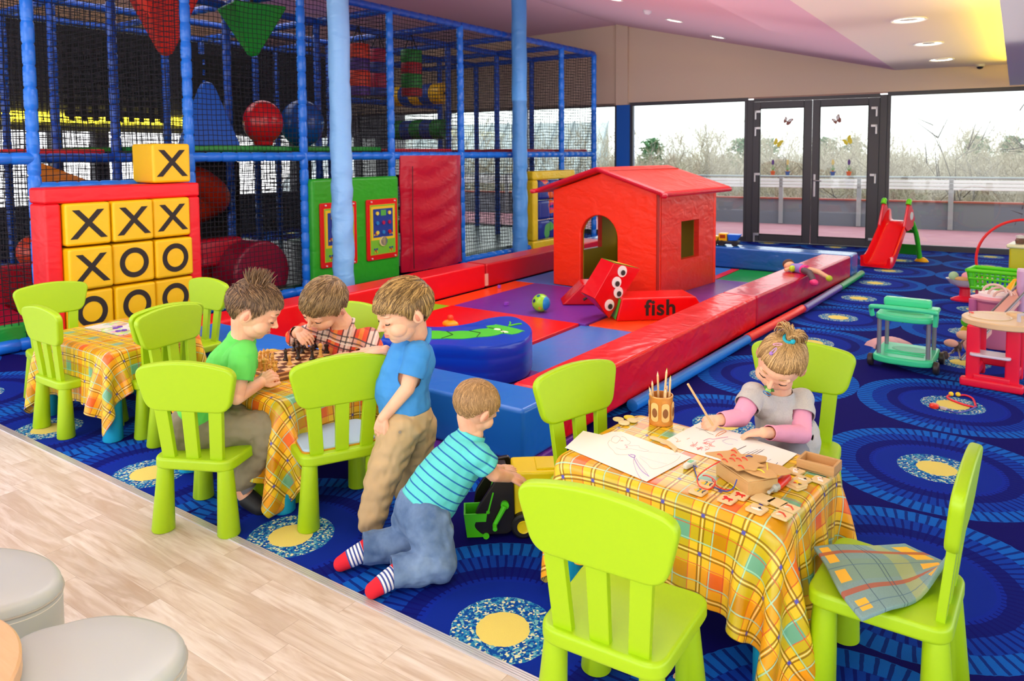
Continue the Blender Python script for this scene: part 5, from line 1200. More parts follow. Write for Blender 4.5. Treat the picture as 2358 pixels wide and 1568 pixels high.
# red bottle with grey nozzle
q0, q1 = g(1770, 1135, ZT + .014), g(1814, 1098, ZT + .016)
gt = thing('glue_bottle', 'small red bottle with a grey nozzle lying on the cloth', 'bottle'); gt.matrix_world = Matrix.Translation(Vector((q0.x, q0.y, ZT + .0155))) @ frame(Vector((q1.x - q0.x, q1.y - q0.y, 0))).to_4x4()
L_ = (q1 - q0).length
MB().lathe([(.005, 0), (.0055, .004), (.0045, .008), (.005, L_ * .22), (.012, L_ * .26), (.0135, L_ * .4)], n=24).obj('nozzle', mat('#b4b2a8', .4), gt); MB().lathe([(.0135, L_ * .4), (.0145, L_ * .42), (.0145, L_ * .94), (.012, L_)], n=24).obj('body', mat('#e8301a', .3), gt)
q = g(1588, 1074, ZT); er = MB().prism(corners([(-.014, -.024), (.014, -.024), (.008, .032), (-.008, .032)], .006, 3), .014).obj('glue_stick', mat('#d8dcd0', .4), bev=.003); er.location = (q.x, q.y, ZT + .001); er.rotation_euler.z = 3.0; tag(er, 'small white and green tube beside the paper corner', 'glue stick')
lb = MB().box((0, -.006, .0144), (.014, .022, .0008)).obj('green_label', mat('#6ac08a', .4), er)

# cushion on the right chair
def m_quilt():
    t = NT('checked cushion cloth'); s = t.sep(t.new('ShaderNodeTexCoord').outputs['UV'])
    base = t.mix(t.noise(t.obj(), 300, 2), rgb('#6f9196'), rgb('#8aa6a6'))
    def b_(c, p, q): return t.m('MULTIPLY', t.m('GREATER_THAN', c, p), t.m('LESS_THAN', c, q))
    x, y = s[0], s[1]
    base = t.mix(t.m('MULTIPLY', b_(y, .34, .62), .6), base, rgb('#7f9c84'))
    base = t.mix(t.m('MULTIPLY', b_(x, .62, .74), .7), base, rgb('#a8b070'))
    for p, q in ((.08, .36), (.46, .6), (.80, .92)): base = t.mix(t.m('MULTIPLY', b_(y, p, q), t.m('MAXIMUM', b_(x, .80, .93), b_(x, .08, .21))), base, rgb('#f0b83a'))
    for p in (.20, .70): base = t.mix(t.m('MULTIPLY', b_(y, p - .02, p + .035), .85), base, rgb('#b0563a'))
    for p in (.30, .5, .53): base = t.mix(t.m('MULTIPLY', b_(x, p, p + .008), .8), base, rgb('#3f5a70'))
    for p in (.42, .86): base = t.mix(t.m('MULTIPLY', b_(y, p, p + .012), .8), base, rgb('#5a7a90'))
    t.base(base); t.rough(.85); t.bump(t.noise(t.obj(), 500, 2), .3, .001); return t.mt
cu_ = bpy.data.meshes.new('seat_cushion'); N = 18; vs = []; fs = []; uvs = []
ctr = [[(1873, 1262, .34), (1925, 1256, .35), (2000, 1257, .35), (2082, 1252, .35)], [(1900, 1300, .335), (1960, 1290, .345), (2060, 1290, .325), (2165, 1292, .318)], [(1935, 1365, .335), (2000, 1345, .335), (2090, 1335, .315), (2185, 1300, .36)], [(1985, 1428, .33), (2045, 1404, .325), (2120, 1375, .315), (2190, 1268, .40)]]
G_ = [[g(x, y, z) for x, y, z in r_] for r_ in ctr]
rows = [spline(r_, 6) for r_ in G_]; cols = [spline([rows[k][i] for k in range(4)], 6) for i in range(len(rows[0]))]
nu, nv = len(cols), len(cols[0]); c0 = cols[0][0]
me = bpy.data.meshes.new('seat_cushion'); me.from_pydata([tuple(p - c0) for c_ in cols for p in c_], [], [(i * nv + j, (i + 1) * nv + j, (i + 1) * nv + j + 1, i * nv + j + 1) for i in range(nu - 1) for j in range(nv - 1)])
uvl = me.uv_layers.new(name='UVMap')
for lp in me.loops: i, j = divmod(lp.vertex_index, nv); uvl.data[lp.index].uv = (i / (nu - 1), j / (nv - 1))
for p_ in me.polygons: p_.use_smooth = True
me.materials.append(m_quilt()); o = bpy.data.objects.new('seat_cushion', me); COL.objects.link(o); o.location = c0
sd = o.modifiers.new('thickness', 'SOLIDIFY'); sd.thickness = .012; sd.offset = 0; bvm = o.modifiers.new('bevel', 'BEVEL'); bvm.width = .004; bvm.segments = 2
tag(o, 'blue-grey checked seat cushion with yellow and rust stripes curling up on the right chair', 'cushion')
# blue folded cushion on the chair the boy in blue holds
o = thing('seat_pad', 'pale blue folded cloth pad on the chair held by the boy in blue', 'cushion', (-1.06, .262, .303), R(62)); MB().prism(rrect(.30, .26, .03), .014).obj('pad', mat('#a8c4d8', .8), o, bev=.005); MB().prism(rrect(.31, .27, .03), .006, z0=-.0005).obj('checked_backing', PLAID, o)
# floor scrap
q = g(1563, 1562, 0); o = MB().prism(rrect(.03, .018, .004), .005).obj('wooden_chip', PLY); o.location = (q.x, q.y, .001); tag(o, 'small pale wooden chip on the carpet at the bottom edge', 'chip')

# ================================================================ things on the other tables
bc = Vector((-1.565, .455, .479)); cb_ = thing('chess_board', 'wooden chess board box on the chess table between the boys', 'chess board', bc, R(-9))
S_ = .36
MB().box((0, 0, .016), (S_, S_, .032)).obj('box', wood_mat('#8a5a34', '#6b3f22'), cb_, bev=.002); MB().box((0, 0, .0165), (S_ + .002, S_ + .002, .008)).obj('inlay', wood_mat('#e0b884', '#d0a068'), cb_); MB().box((0, 0, .033), (S_, S_, .003)).obj('rim', wood_mat('#c88a50', '#b07038'), cb_)
sq = (S_ - .03) / 8; dk1 = MB(); lt1 = MB()
for i in range(8):
    for j in range(8): (dk1 if (i + j) % 2 else lt1).box(((i - 3.5) * sq, (j - 3.5) * sq, .0352), (sq, sq, .0014))
dk1.obj('dark_squares', mat('#6a3c20', .4), cb_); lt1.obj('light_squares', mat('#ecc48c', .4), cb_)
PAWN = [(.0125, 0), (.013, .004), (.009, .008), (.0065, .016), (.0055, .024), (.009, .027), (.0055, .029), (.0085, .036), (.006, .043), (.001, .045)]
KING = [(.015, 0), (.0155, .005), (.010, .010), (.0075, .022), (.0065, .040), (.0115, .044), (.0075, .047), (.0115, .060), (.0085, .063), (.006, .066), (.001, .070)]
ROOK = [(.014, 0), (.0145, .005), (.010, .010), (.0085, .028), (.012, .034), (.012, .042), (.008, .0425), (.007, .039), (.001, .039)]
BISH = [(.014, 0), (.0145, .005), (.009, .010), (.0065, .026), (.010, .030), (.0065, .033), (.0095, .042), (.005, .052), (.003, .054), (.0035, .057), (.001, .058)]
WH, BK = mat('#e0a84e', .3), mat('#2c1a12', .25)
CPZ = {}
def chess(px, py, kind, white, lab):
    q = g(px, py, .479 + .037); key = (kind, white)
    if key not in CPZ:
        o = MB().lathe(dict(p=PAWN, k=KING, r=ROOK, b=BISH)[kind], n=20).obj('chess_piece', WH if white else BK)
        CPZ[key] = o
    else: o = CPZ[key].copy(); COL.objects.link(o)
    o.location = (q.x, q.y, .479 + .0365); tag(o, lab, 'chess piece', 'pale chess pieces' if white else 'dark chess pieces')
for i, (x, y, k) in enumerate(((598, 838, 'p'), (608, 830, 'b'), (617, 836, 'k'), (604, 848, 'r'), (616, 849, 'p'), (627, 842, 'b'), (628, 833, 'p'), (610, 858, 'k'), (622, 860, 'p'), (634, 852, 'r'), (600, 828, 'p'), (590, 842, 'k'), (632, 864, 'b'), (596, 852, 'r'))):
    chess(x, y, k, True, 'pale wooden chess piece in the crowd by the arms of the boy in green')
chess(667, 839, 'p', True, 'lone pale pawn in the middle of the chess board'); chess(738, 822, 'k', True, 'tall pale chess piece by the hand of the boy in the checked shirt')
chess(658, 829, 'b', False, 'dark chess piece standing left, near the pale crowd'); chess(687, 826, 'k', False, 'tall dark chess piece in the middle of the board'); chess(719, 827, 'k', False, 'tall dark chess piece nearest the chair back')
for x, y, k in ((677, 808, 'p'), (688, 811, 'k'), (696, 813, 'p'), (704, 803, 'b'), (721, 806, 'k'), (729, 800, 'r'), (752, 812, 'r')): chess(x, y, k, False, 'dark chess piece in the row by the boy in the checked shirt')
# left table: board game and counters
P = [g(x, y, ZT) for x, y in ((160, 757), (283, 735), (300, 741), (205, 764))]
def m_board():
    t = NT('printed board'); o_ = t.obj(); v = t.new('ShaderNodeTexVoronoi'); t.l.new(o_, v.inputs['Vector']); v.inputs['Scale'].default_value = 28
    t.base(t.mix(t.ramp(t.noise(o_, 9, 1), [(.4, (0, 0, 0, 1)), (.45, (1, 1, 1, 1))], 'CONSTANT'), rgb('#e8e6dc'), t.mix(.45, v.outputs['Color'], rgb('#f0e6a0')))); t.rough(.4); return t.mt
c = sum(P, Vector()) / 4; o = thing('game_board', 'thin printed picture board lying on the left table', 'board', (-3.05, .40, ZT + .001), R(2)); MB().box((0, 0, .002), (.38, .20, .004)).obj('board', m_board(), o)
for i, (x, y) in enumerate(((266, 758), (276, 755), (286, 763), (272, 765))):
    q = g(x, y, ZT); o = MB().lathe([(.014, 0), (.015, .002), (.015, .008), (.013, .010), (.004, .0105)], n=20).obj('counter', mat('#6a3ab8', .4)); o.location = (q.x, q.y, ZT + .001); tag(o, 'purple game counter on the left table', 'counter', 'purple game counters')

# ================================================================ toys at the right
MT = mat('#3fd596', .3); MTL = mat('#48dc9e', .3); GYM = mat('#8d9098', .35, metal=.5); BLKP = mat('#2c2626', .4)
# tea trolley
tr_ = thing('toy_trolley', 'mint green plastic tea trolley with grey posts and black wheels', 'toy trolley', (.69, 3.93, 0), R(-2))
def shelf(z, w, d, th=.05): return corners([(-w / 2, -d / 2 + .04), (-w / 4, -d / 2), (w / 4, -d / 2), (w / 2, -d / 2 + .04), (w / 2, d / 2), (-w / 2, d / 2)], .04, 4)
MB().prism(shelf(0, .37, .46), .05, T(0, 0, .045)).obj('lower_shelf', MT, tr_, bev=.014, seg=3); MB().lathe([(.11, .0955), (.105, .0965), (.09, .0958), (.02, .0957)], T(.02, .06), 32, sx=1.1, sy=.8).obj('recess', mat('#22b87c', .35), tr_)
for y in (-.1, -.04): MB().tube([(-.12, y, .096), (.12, y, .096)], .006).obj('ridge', MTL, tr_)
MB().prism(shelf(0, .35, .42), .045, T(0, 0, .335)).obj('upper_tray', MTL, tr_, bev=.014, seg=3)
MB().lathe([(.12, .3805), (.115, .3815), (.02, .3812)], T(0, -.08), 32, sy=.35).obj('tray_slot', mat('#1fae74', .35), tr_)
MB().box((-.02, .14, .415), (.30, .09, .06)).obj('rack', MTL, tr_, bev=.016, seg=3)
for x in (-.12, -.03, .07): MB().lathe([(.03, .4445), (.028, .447), (.01, .4475)], T(x, .14), 20, sy=.6).obj('cup_rest', mat('#a8f0cc', .3), tr_)
MB().box((.15, .10, .385), (.07, .12, .03)).obj('end_tray', MTL, tr_, bev=.01)
MB().tube(spline([(-.19, -.18, .36), (-.195, -.2, .41), (-.17, -.24, .435), (0, -.255, .44), (.17, -.24, .435), (.195, -.2, .41), (.19, -.18, .33)], 6), .016, 12).obj('handle', MTL, tr_)
for x in (-.15, .15):
    for y in (-.15, .15): MB().tube([(x, y, .09), (x, y, .34)], .014, 16).obj('post', GYM, tr_)
for x in (-.2, .2):
    for y in (-.15, .15): MB().lathe([(.012, -.018), (.034, -.018), (.042, -.012), (.042, .012), (.034, .018), (.012, .018)], T(x, y, .043, 0, 0, PI / 2), 28).obj('wheel', BLKP, tr_)
# pink cloth under
o = MB(); rr = []; rdm = random.Random(9)
for z, s_ in ((0, 1), (.03, .9), (.06, .65), (.085, .3), (.09, .05)): rr.append([Vector((s_ * .15 * math.cos(a * 2 * PI / 24) * (1 + .25 * math.sin(a * 1.7)), s_ * .10 * math.sin(a * 2 * PI / 24) * (1 + .2 * math.sin(a * 2.3)), z)) for a in range(24)])
o.rings(rr); ob = o.obj('pink_cloth', mat('#e8b8b8', .9)); ob.location = (.545, 4.34, .001); tag(ob, 'crumpled pale pink doll cloth on the carpet behind the trolley', 'cloth')
# play sink table
sk = thing('toy_sink', 'red toy washstand with a cream basin top and a white shelf', 'toy furniture', (1.235, 3.78, 0), R(-6))
RDP = mat('#f01038', .35); CRM = mat('#ecc796', .35)
for x in (-.125, .085):
    MB().box((x, -.15, .20), (.075, .04, .38)).obj('front_leg', RDP, sk, bev=.012); MB().box((x, .15, .20), (.06, .04, .38)).obj('rear_leg', RDP, sk, bev=.012); MB().box((x, 0, .07), (.045, .28, .06)).obj('side_rail', RDP, sk, bev=.012)
MB().prism(corners([(-.19, -.2), (.15, -.2), (.15, -.13), (-.19, -.13)], .02, 3), .055).obj('front_foot', RDP, sk, bev=.014); MB().box((-.02, .15, .11), (.26, .04, .07)).obj('rear_rail', mat('#c80a2c', .35), sk, bev=.01); MB().box((-.02, -.17, .06), (.2, .03, .05)).obj('front_rail', RDP, sk, bev=.012)
MB().prism(corners([(-.14, -.205), (.08, -.205), (.08, -.06), (-.14, -.06)], .03, 4), .018, T(0, 0, .20)).obj('shelf', mat('#dcd4e0', .3), sk, bev=.006)
MB().lathe([(.225, .385), (.235, .392), (.235, .42), (.228, .426), (.115, .426)], T(.02, 0), 56, cap=True, sx=1, sy=.95).obj('basin_top', CRM, sk)
MB().lathe([(.11, .4265), (.118, .431), (.122, .429), (.118, .425)], T(-.06, .0), 40, cap=False).obj('basin_rim', mat('#f6e6c4', .3), sk); MB().lathe([(.11, .428), (.09, .4275), (.02, .4272)], T(-.06, .0), 40).obj('basin', mat('#e2b47c', .3), sk)
MB().lathe([(.05, .426), (.05, .44), (.04, .446), (.01, .446)], T(.06, .15), 28).obj('soap_dish', CRM, sk); MB().tube([(.1, -.06, .42), (.1, -.06, .47), (.13, -.06, .475)], .012).obj('tap', mat('#c8c4d0', .3), sk)
MB().lathe([(.015, .427), (.013, .434), (.002, .435)], T(-.17, .05), 16).obj('red_button', mat('#f04030', .3), sk)
# stethoscope
P = [g(x, y, .006) for x, y in ((2160, 938), (2185, 945), (2205, 950), (2232, 944), (2247, 936), (2240, 918), (2222, 910), (2206, 911))]
o = thing('toy_stethoscope', 'red toy stethoscope with yellow tips on a carpet circle', 'stethoscope', (P[0].x, P[0].y, 0))
c0 = Vector((P[0].x, P[0].y, 0)); P = [q - c0 for q in P]
MB().tube(spline([P[4], P[5], P[6], P[7]], 6), .006).obj('tube', mat('#e8203c', .4), o); Q = [g(x, y, .006) - c0 for x, y in ((2245, 938), (2215, 930), (2185, 918), (2182, 912), (2190, 910))]
MB().tube(spline(Q, 6), .006).obj('tube', mat('#e8203c', .4), o); MB().tube(spline(P[0:5], 6), .004).obj('cord', mat('#4a4aa8', .4), o)
for q in (P[7], Q[-1]): MB().ball(q + Vector((0, 0, .008)), .014, 16, 10).obj('ear_tip', mat('#f4d020', .4), o)
MB().lathe([(.024, 0), (.026, .006), (.026, .014), (.02, .022), (.004, .023)], T(-.02, 0, .001), 24).obj('chest_piece', mat('#f03a20', .3), o); MB().box((.03, -.01, .009), (.035, .02, .016), rz=-.5).obj('clip', mat('#c8b8b0', .4), o, bev=.003)
# slide
sl_ = thing('toy_slide', 'red plastic childrens slide with green ladder legs and yellow feet', 'slide', (-.02, 8.95, 0), R(155 - 180))
# local frame: x across, y from foot of the chute to the ladder
sl_.location = (-.165, 8.47, 0); sl_.rotation_euler.z = R(-12)
path = [(0, .05), (.10, .055), (.22, .12), (.42, .30), (.62, .49), (.74, .56), (.86, .565)]
sp_ = spline([Vector((0, y, z)) for y, z in path], 5); w = .15; mb = MB(); rr = []
for p in sp_:
    k = 1 - .18 * max(0, min(1, p.y / .8)); rise = .10 + .05 * max(0, (p.y - .6) / .26)
    prof = [(-w * k - .035, rise), (-w * k - .02, rise + .01), (-w * k, rise - .01), (-w * k + .012, .02), (-w * k + .035, 0), (w * k - .035, 0), (w * k - .012, .02), (w * k, rise - .01), (w * k + .02, rise + .01), (w * k + .035, rise), (w * k + .03, -.03), (-w * k - .03, -.03)]
    rr.append([Vector((x, p.y, p.z + z)) for x, z in prof])
mb.rings(rr).obj('chute', mat('#f00a12', .2), sl_, smooth=60)
for s_ in (-1, 1):
    MB().prism(corners([(.52, .50), (.66, .80), (.72, .82), (.88, .60), (.84, .50), (.74, .46), (.62, .44)], .03, 4), .04, Matrix(((0, 0, 1, s_ * .155 - .02), (1, 0, 0, 0), (0, 1, 0, 0), (0, 0, 0, 1)))).obj('side_wing', mat('#e0102a', .25), sl_, bev=.01)
    MB().tube([(s_ * .155, .665, .79), (s_ * .155, .69, .83)], [.034, .034], 16).obj('grip', mat('#6cd81a', .3), sl_); MB().ball((s_ * .155, .695, .838), .035, 16, 10).obj('grip', mat('#6cd81a', .3), sl_)
    MB().tube(spline([(s_ * .15, .84, .56), (s_ * .17, .97, .36), (s_ * .19, 1.06, .05)], 6), [.03, .032] * 6 + [.034], 14).obj('ladder_rail', mat('#38b41a', .3), sl_)
    MB().lathe([(.07, 0), (.075, .01), (.055, .04), (.03, .06)], T(s_ * .21, 1.07), 24, sx=1.2, sy=.8).obj('foot', mat('#ffb80c', .3), sl_)
MB().lathe([(.055, 0), (.053, .004), (.01, .005)], Matrix(((0, 0, 1, .176), (1, 0, 0, .74), (0, 1, 0, .64), (0, 0, 0, 1))), 24).obj('badge', mat('#d8d8d0', .4), sl_)
for z, y, h in ((.42, .93, .05), (.16, 1.02, .14)): MB().box((0, y, z), (.34, .03, h)).obj('rung', mat('#1c8c14', .3), sl_, bev=.014)
MB().box((0, .865, .55), (.27, .05, .03)).obj('platform', mat('#e8282e', .25), sl_, bev=.01)
# dish of toy fruit
fb = thing('toy_scale_dish', 'white oval dish of toy fruit on a red foot', 'dish', (.90, 6.72, 0))
MB().lathe([(.12, 0), (.125, .015), (.09, .035), (.05, .05), (.045, .12), (.08, .15)], n=32, sy=.7).obj('foot', mat('#e81c38', .35), fb); MB().lathe([(.06, .14), (.13, .17), (.165, .215), (.17, .22), (.16, .218), (.12, .18), (.02, .165)], n=40, sy=.75).obj('dish', mat('#e4dcdc', .35), fb)
for i, (dx, dy, r_, c, e_, lab) in enumerate(((-.10, 0, .045, '#a8d0a0', (1, 1, 1), 'pale green toy fruit at the left of the dish'), (-.03, -.03, .035, '#d8a868', (1.7, .8, .7), 'tan toy bread in the dish'), (.03, .02, .06, '#f0a0a8', (1.1, 1, .8), 'pink toy cake in the middle of the dish'), (.09, -.03, .035, '#d88a4a', (1.4, .9, .7), 'orange-brown toy food at the right of the dish'))):
    o = MB().ball((0, 0, 0), r_, 20, 12, e=e_).obj('toy_food', mat(c, .5)); o.location = (.90 + dx, 6.72 + dy, .185 + r_ * e_[2] + .012); tag(o, lab, 'toy food', 'toy food in the dish')
# green basket
bk = thing('toy_basket', 'lime green slotted shopping basket behind the toy pram', 'basket', (1.16, 5.95, 0), R(-10))
GR_ = mat('#5fe010', .3); ft = [(-.19, -.13), (.19, -.13), (.19, .13), (-.19, .13)]
for (x0, y0), (x1, y1) in zip(ft, ft[1:] + ft[:1]):
    w_ = MB(); n_ = 9
    for k in range(n_ + 1):
        u = k / n_; x, y = x0 + (x1 - x0) * u, y0 + (y1 - y0) * u; w_.tube([(x * .85, y * .85, .27), (x, y, .43)], .007, 6)
    for z, s_ in ((.28, .86), (.36, .93)): w_.tube([(x0 * s_, y0 * s_, z), (x1 * s_, y1 * s_, z)], .011, 6)
    w_.tube([(x0, y0, .43), (x1, y1, .43)], .018, 8); w_.obj('slotted_side', GR_, bk)
MB().box((0, 0, .27), (.33, .225, .015)).obj('bottom', GR_, bk)
for x in (-.12, .12):
    for y in (-.08, .08): MB().tube([(x, y, 0), (x, y, .27)], .012).obj('stand_leg', mat('#b83060', .4), bk)
# red hoop
c_ = Vector((1.38, 6.9, .42)); o = MB().tube([(.40 * math.cos(a * PI / 24), .04 * math.cos(a * PI / 24), .40 * math.sin(a * PI / 24)) for a in range(48)], .013, 10, closed=True).obj('hoop', mat('#f02020', .35)); o.location = c_; tag(o, 'large red plastic hoop standing up at the right edge', 'hoop')
# toy till and yellow things
ky = thing('toy_kitchen', 'yellow-green toy shop counter with goods on top at the right edge', 'toy furniture', (1.50, 6.5, 0), R(-8))
YG = mat('#c8c018', .35); MB().box((0, 0, .3), (.46, .3, .6)).obj('body', YG, ky, bev=.02); MB().box((0, 0, .61), (.5, .34, .035)).obj('counter_top', mat('#ece8b8', .3), ky, bev=.012)
MB().lathe([(.035, .63), (.04, .66), (.03, .68)], T(-.16, -.05), 20).obj('pot', mat('#6a4a38', .5), ky); MB().lathe([(.03, .68), (.038, .7), (.01, .71)], T(-.16, -.05), 20).obj('lid', mat('#e8e4e0', .4), ky)
MB().ball((0, -.05, .67), .06, e=(1.2, 1, .7)).obj('lemon', mat('#e0e020', .4), ky); MB().box((.12, -.06, .68), (.14, .1, .1)).obj('red_box', mat('#d81c28', .35), ky, bev=.02); MB().box((.17, 0, .8), (.1, .1, .14)).obj('yellow_cup', mat('#dce020', .35), ky, bev=.02)
o = MB().tube(spline([(0, 0, .02), (.02, 0, .2), (.12, 0, .4), (.28, 0, .5), (.45, 0, .5)], 8), .026, 12).obj('yellow_arch', mat('#ffbe0c', .35)); o.location = (1.25, 5.55, 0); tag(o, 'curved yellow plastic handle arching over the toys', 'toy')
o = MB().tube(spline([(-.03, 0, .03), (.0, 0, .26), (.12, 0, .36), (.3, 0, .42)], 8), .03, 12).obj('green_arch', mat('#5fd010', .35)); o.location = (1.40, 5.2, 0); tag(o, 'curved lime green plastic part next to the yellow arch', 'toy')
# pink bin with lid
pk = thing('toy_bin', 'pink plastic toy washing tub with white lid behind the pram', 'toy tub', (1.20, 4.83, 0), R(-5)); PKM = mat('#e07a98', .35)
MB().lathe([(.13, 0), (.14, .02), (.15, .34), (.17, .36)], n=36, sy=.8).obj('tub', PKM, pk); MB().lathe([(.175, .36), (.18, .375), (.13, .39)], n=36, sy=.8).obj('rim', mat('#f0a0b0', .35), pk); MB().lathe([(.13, .385), (.125, .41), (.08, .425), (.01, .428)], n=36, sy=.8).obj('lid', mat('#f6e6e8', .3), pk)
MB().tube([(-.15, -.06, .01), (-.15, -.06, .36)], .03).obj('corner_post', mat('#c86aa0', .35), pk); MB().tube([(.15, -.04, .3), (.15, -.04, .60)], [.03, .034], 16).obj('upright_handle', mat('#d8a8cc', .35), pk); MB().lathe([(.01, .6), (.034, .6), (.03, .62)], T(.15, -.04), 16).obj('handle_cap', mat('#e8c0dc', .35), pk)
for z, c in ((.10, '#e8c810'), (.17, '#5ac81a')): MB().lathe([(.02, -.02), (.04, -.02), (.045, 0), (.04, .02), (.02, .02)], T(-.19, -.02, z, 0, PI / 2), 24).obj('knob', mat(c, .35), pk)
# doll's pram
pr_ = thing('toy_pram', 'folded pink dolls pushchair with grey tubes leaning over the toys', 'toy pram', (1.15, 4.3, 0))
PKF = mat('#eab0a0', .8); GT = mat('#8a8488', .3, metal=.4)
def seg(a, b, r, m, nm, n=10): MB().tube([Vector(a), Vector(b)], r, n).obj(nm, m, pr_)
def L3(px, py, z): q = g(px, py, z); return Vector((q.x - 1.15, q.y - 4.3, q.z))
a0, a1 = gd(2192, 812, 5.2), gd(2372, 628, 5.55); off = Vector((1.15, 4.3, 0)); a0 -= off; a1 -= off; b0, b1 = gd(2212, 828, 5.05) - off, gd(2380, 652, 5.4) - off
seg(a0, a1, .009, GT, 'frame_tube'); seg(b0, b1, .009, GT, 'frame_tube'); seg(a1, a1 + (a1 - a0) * .2, .014, mat('#e88090', .6), 'grip'); seg(b1, b1 + (b1 - b0) * .2, .014, mat('#e88090', .6), 'grip')
mb = MB(); mid = .5
for k, (t0, t1) in enumerate(((.12, .42), (.45, .80))):
    q = [a0.lerp(a1, t0), a0.lerp(a1, t1), b0.lerp(b1, t1), b0.lerp(b1, t0)]; dn = Vector((0, 0, -.06)); mb = MB()
    mb.poly(q + [q[0] + dn * .4, q[1] + dn * .4, q[2] + dn, q[3] + dn], [(0, 1, 2, 3), (7, 6, 5, 4), (0, 4, 5, 1), (1, 5, 6, 2), (2, 6, 7, 3), (3, 7, 4, 0)]).obj('fabric', PKF, pr_, bev=.01)
for px, py, dep, r_ in ((2176, 818, 5.22, .03), (2205, 798, 5.2, .036), (2300, 825, 5.2, .03)):
    q = gd(px, py, dep) - off; q.z = max(q.z, r_ + .002); MB().lathe([(.01, -.014), (r_ * .6, -.016), (r_, -.01), (r_, .01), (r_ * .6, .016), (.01, .014)], T(q.x, q.y, q.z, .5, 0, PI / 2), 22).obj('wheel', mat('#5a4a48', .5), pr_); MB().lathe([(r_ * .55, .0165), (r_ * .5, .024), (.005, .026)], T(q.x, q.y, q.z, .5, 0, PI / 2), 18).obj('hub', mat('#c89a88', .5), pr_)
    seg(q, a0 if px < 2190 else b0, .006, GT, 'strut')
MB().ball(gd(2190, 790, 5.2) - off, .05, e=(.9, .7, .55)).obj('doll_foot', PKF, pr_); MB().ball(gd(2222, 772, 5.2) - off, .06, e=(.9, .7, .55)).obj('padding', mat('#f0c0a0', .8), pr_)
for k in range(3): c_ = gd(2290 + 12 * k, 672 + 8 * k, 5.4) - off; MB().tube([c_ + Vector((.07 * math.cos(t * PI / 8), .02 * k, .055 * math.sin(t * PI / 8))) for t in range(9)], .009, 8).obj('hood_bow', mat('#f4c8b8', .6), pr_)
o = thing('toy_shovel', 'orange-yellow plastic toy spade handle behind the washstand', 'toy', gd(2310, 800, 6.0)); o.location.z = 0
MB().tube([(0, 0, 0), (.02, 0, .36), (.06, .05, .44), (.28, .1, .50)], [.03, .03, .014, .012], 10).obj('handle', mat('#ffb812', .35), o)
# toy rubbish lorry by the toddler
tk = thing('toy_rubbish_lorry', 'yellow and black toy rubbish lorry with a lime green bin, under the toddler hands', 'toy lorry', (-.335, .55, 0), R(38 - 90)); tk.scale = (.8, .8, .8)
# local: y forward (cab away), rear with bin at -y
YK, BKP, GK = mat('#f6d80a', .3), mat('#221c16', .3), mat('#55d81a', .3)
MB().box((0, .16, .205), (.20, .34, .22)).obj('container', YK, tk, bev=.014, seg=3); MB().box((0, .20, .318), (.14, .18, .012)).obj('roof_hatch', YK, tk, bev=.005); MB().box((0, .1, .075), (.16, .56, .05)).obj('chassis', BKP, tk, bev=.01)
for s_ in (-1, 1): MB().prism(corners([(-.16, .02), (-.20, .06), (-.19, .14), (-.08, .31), (-.02, .32), (-.005, .30), (0, .06), (-.03, .02)], .02, 4), .03, Matrix(((0, 0, 1, s_ * .105 - .015), (1, 0, 0, 0), (0, 1, 0, 0), (0, 0, 0, 1)))).obj('side_cheek', BKP, tk, bev=.006)
MB().box((0, -.06, .29), (.18, .05, .03)).obj('crossbar', BKP, tk, bev=.006); MB().box((0, .43, .17), (.2, .14, .2)).obj('cab', BKP, tk, bev=.02); MB().box((0, .44, .285), (.17, .1, .03)).obj('cab_roof', GK, tk, bev=.008)
for x in (-1, 1):
    for y in (.04, .38): MB().lathe([(.02, -.024), (.05, -.024), (.06, -.015), (.06, .015), (.05, .024), (.02, .024)], T(x * .115, y, .062, 0, 0, PI / 2), 32).obj('tyre', mat('#1c1814', .5), tk); MB().lathe([(.032, .024), (.03, .03), (.018, .026), (.004, .027)], T(x * .115, y, .062, 0, 0, PI / 2 * x), 24).obj('hub', YK, tk)
bn = thing('toy_wheelie_bin', 'lime green toy wheelie bin with open lid at the back of the toy lorry', 'toy bin', (-.425, .415, 0), R(38 - 90)); bn.scale = (.82, .82, .82)
MB().poly([(-.045, -.04, .005), (.045, -.04, .005), (.045, .04, .005), (-.045, .04, .005), (-.06, -.055, .125), (.06, -.055, .125), (.06, .055, .125), (-.06, .055, .125), (-.052, -.047, .125), (.052, -.047, .125), (.052, .047, .125), (-.052, .047, .125), (-.04, -.034, .012), (.04, -.034, .012), (.04, .034, .012), (-.04, .034, .012)],
    [(0, 3, 2, 1), (0, 1, 5, 4), (1, 2, 6, 5), (2, 3, 7, 6), (3, 0, 4, 7), (4, 5, 9, 8), (5, 6, 10, 9), (6, 7, 11, 10), (7, 4, 8, 11), (8, 9, 13, 12), (9, 10, 14, 13), (10, 11, 15, 14), (11, 8, 12, 15), (12, 13, 14, 15)]).obj('bin_body', GK, bn)
MB().box((0, .072, .175), (.12, .008, .105), M=Matrix.Rotation(-.25, 4, 'X')).obj('lid', GK, bn, bev=.003); MB().tube([(-.055, .06, .13), (.055, .06, .13)], .009).obj('hinge_bar', GK, bn)
for x in (-.05, .05): MB().cyl((x - .01, .05, .016), (x + .01, .05, .016), .015, .015, 18).obj('wheel', GK, bn)
MB().tube([(.135, -.05, .17), (.14, -.10, .08)], [.014, .011], 12).obj('crank', GK, tk); MB().tube([(.135, -.05, .17), (.12, -.05, .17)], .02, 16).obj('crank_hub', GK, tk); MB().tube([(.14, -.10, .08), (.175, -.10, .075)], .011, 12).obj('crank_grip', GK, tk)
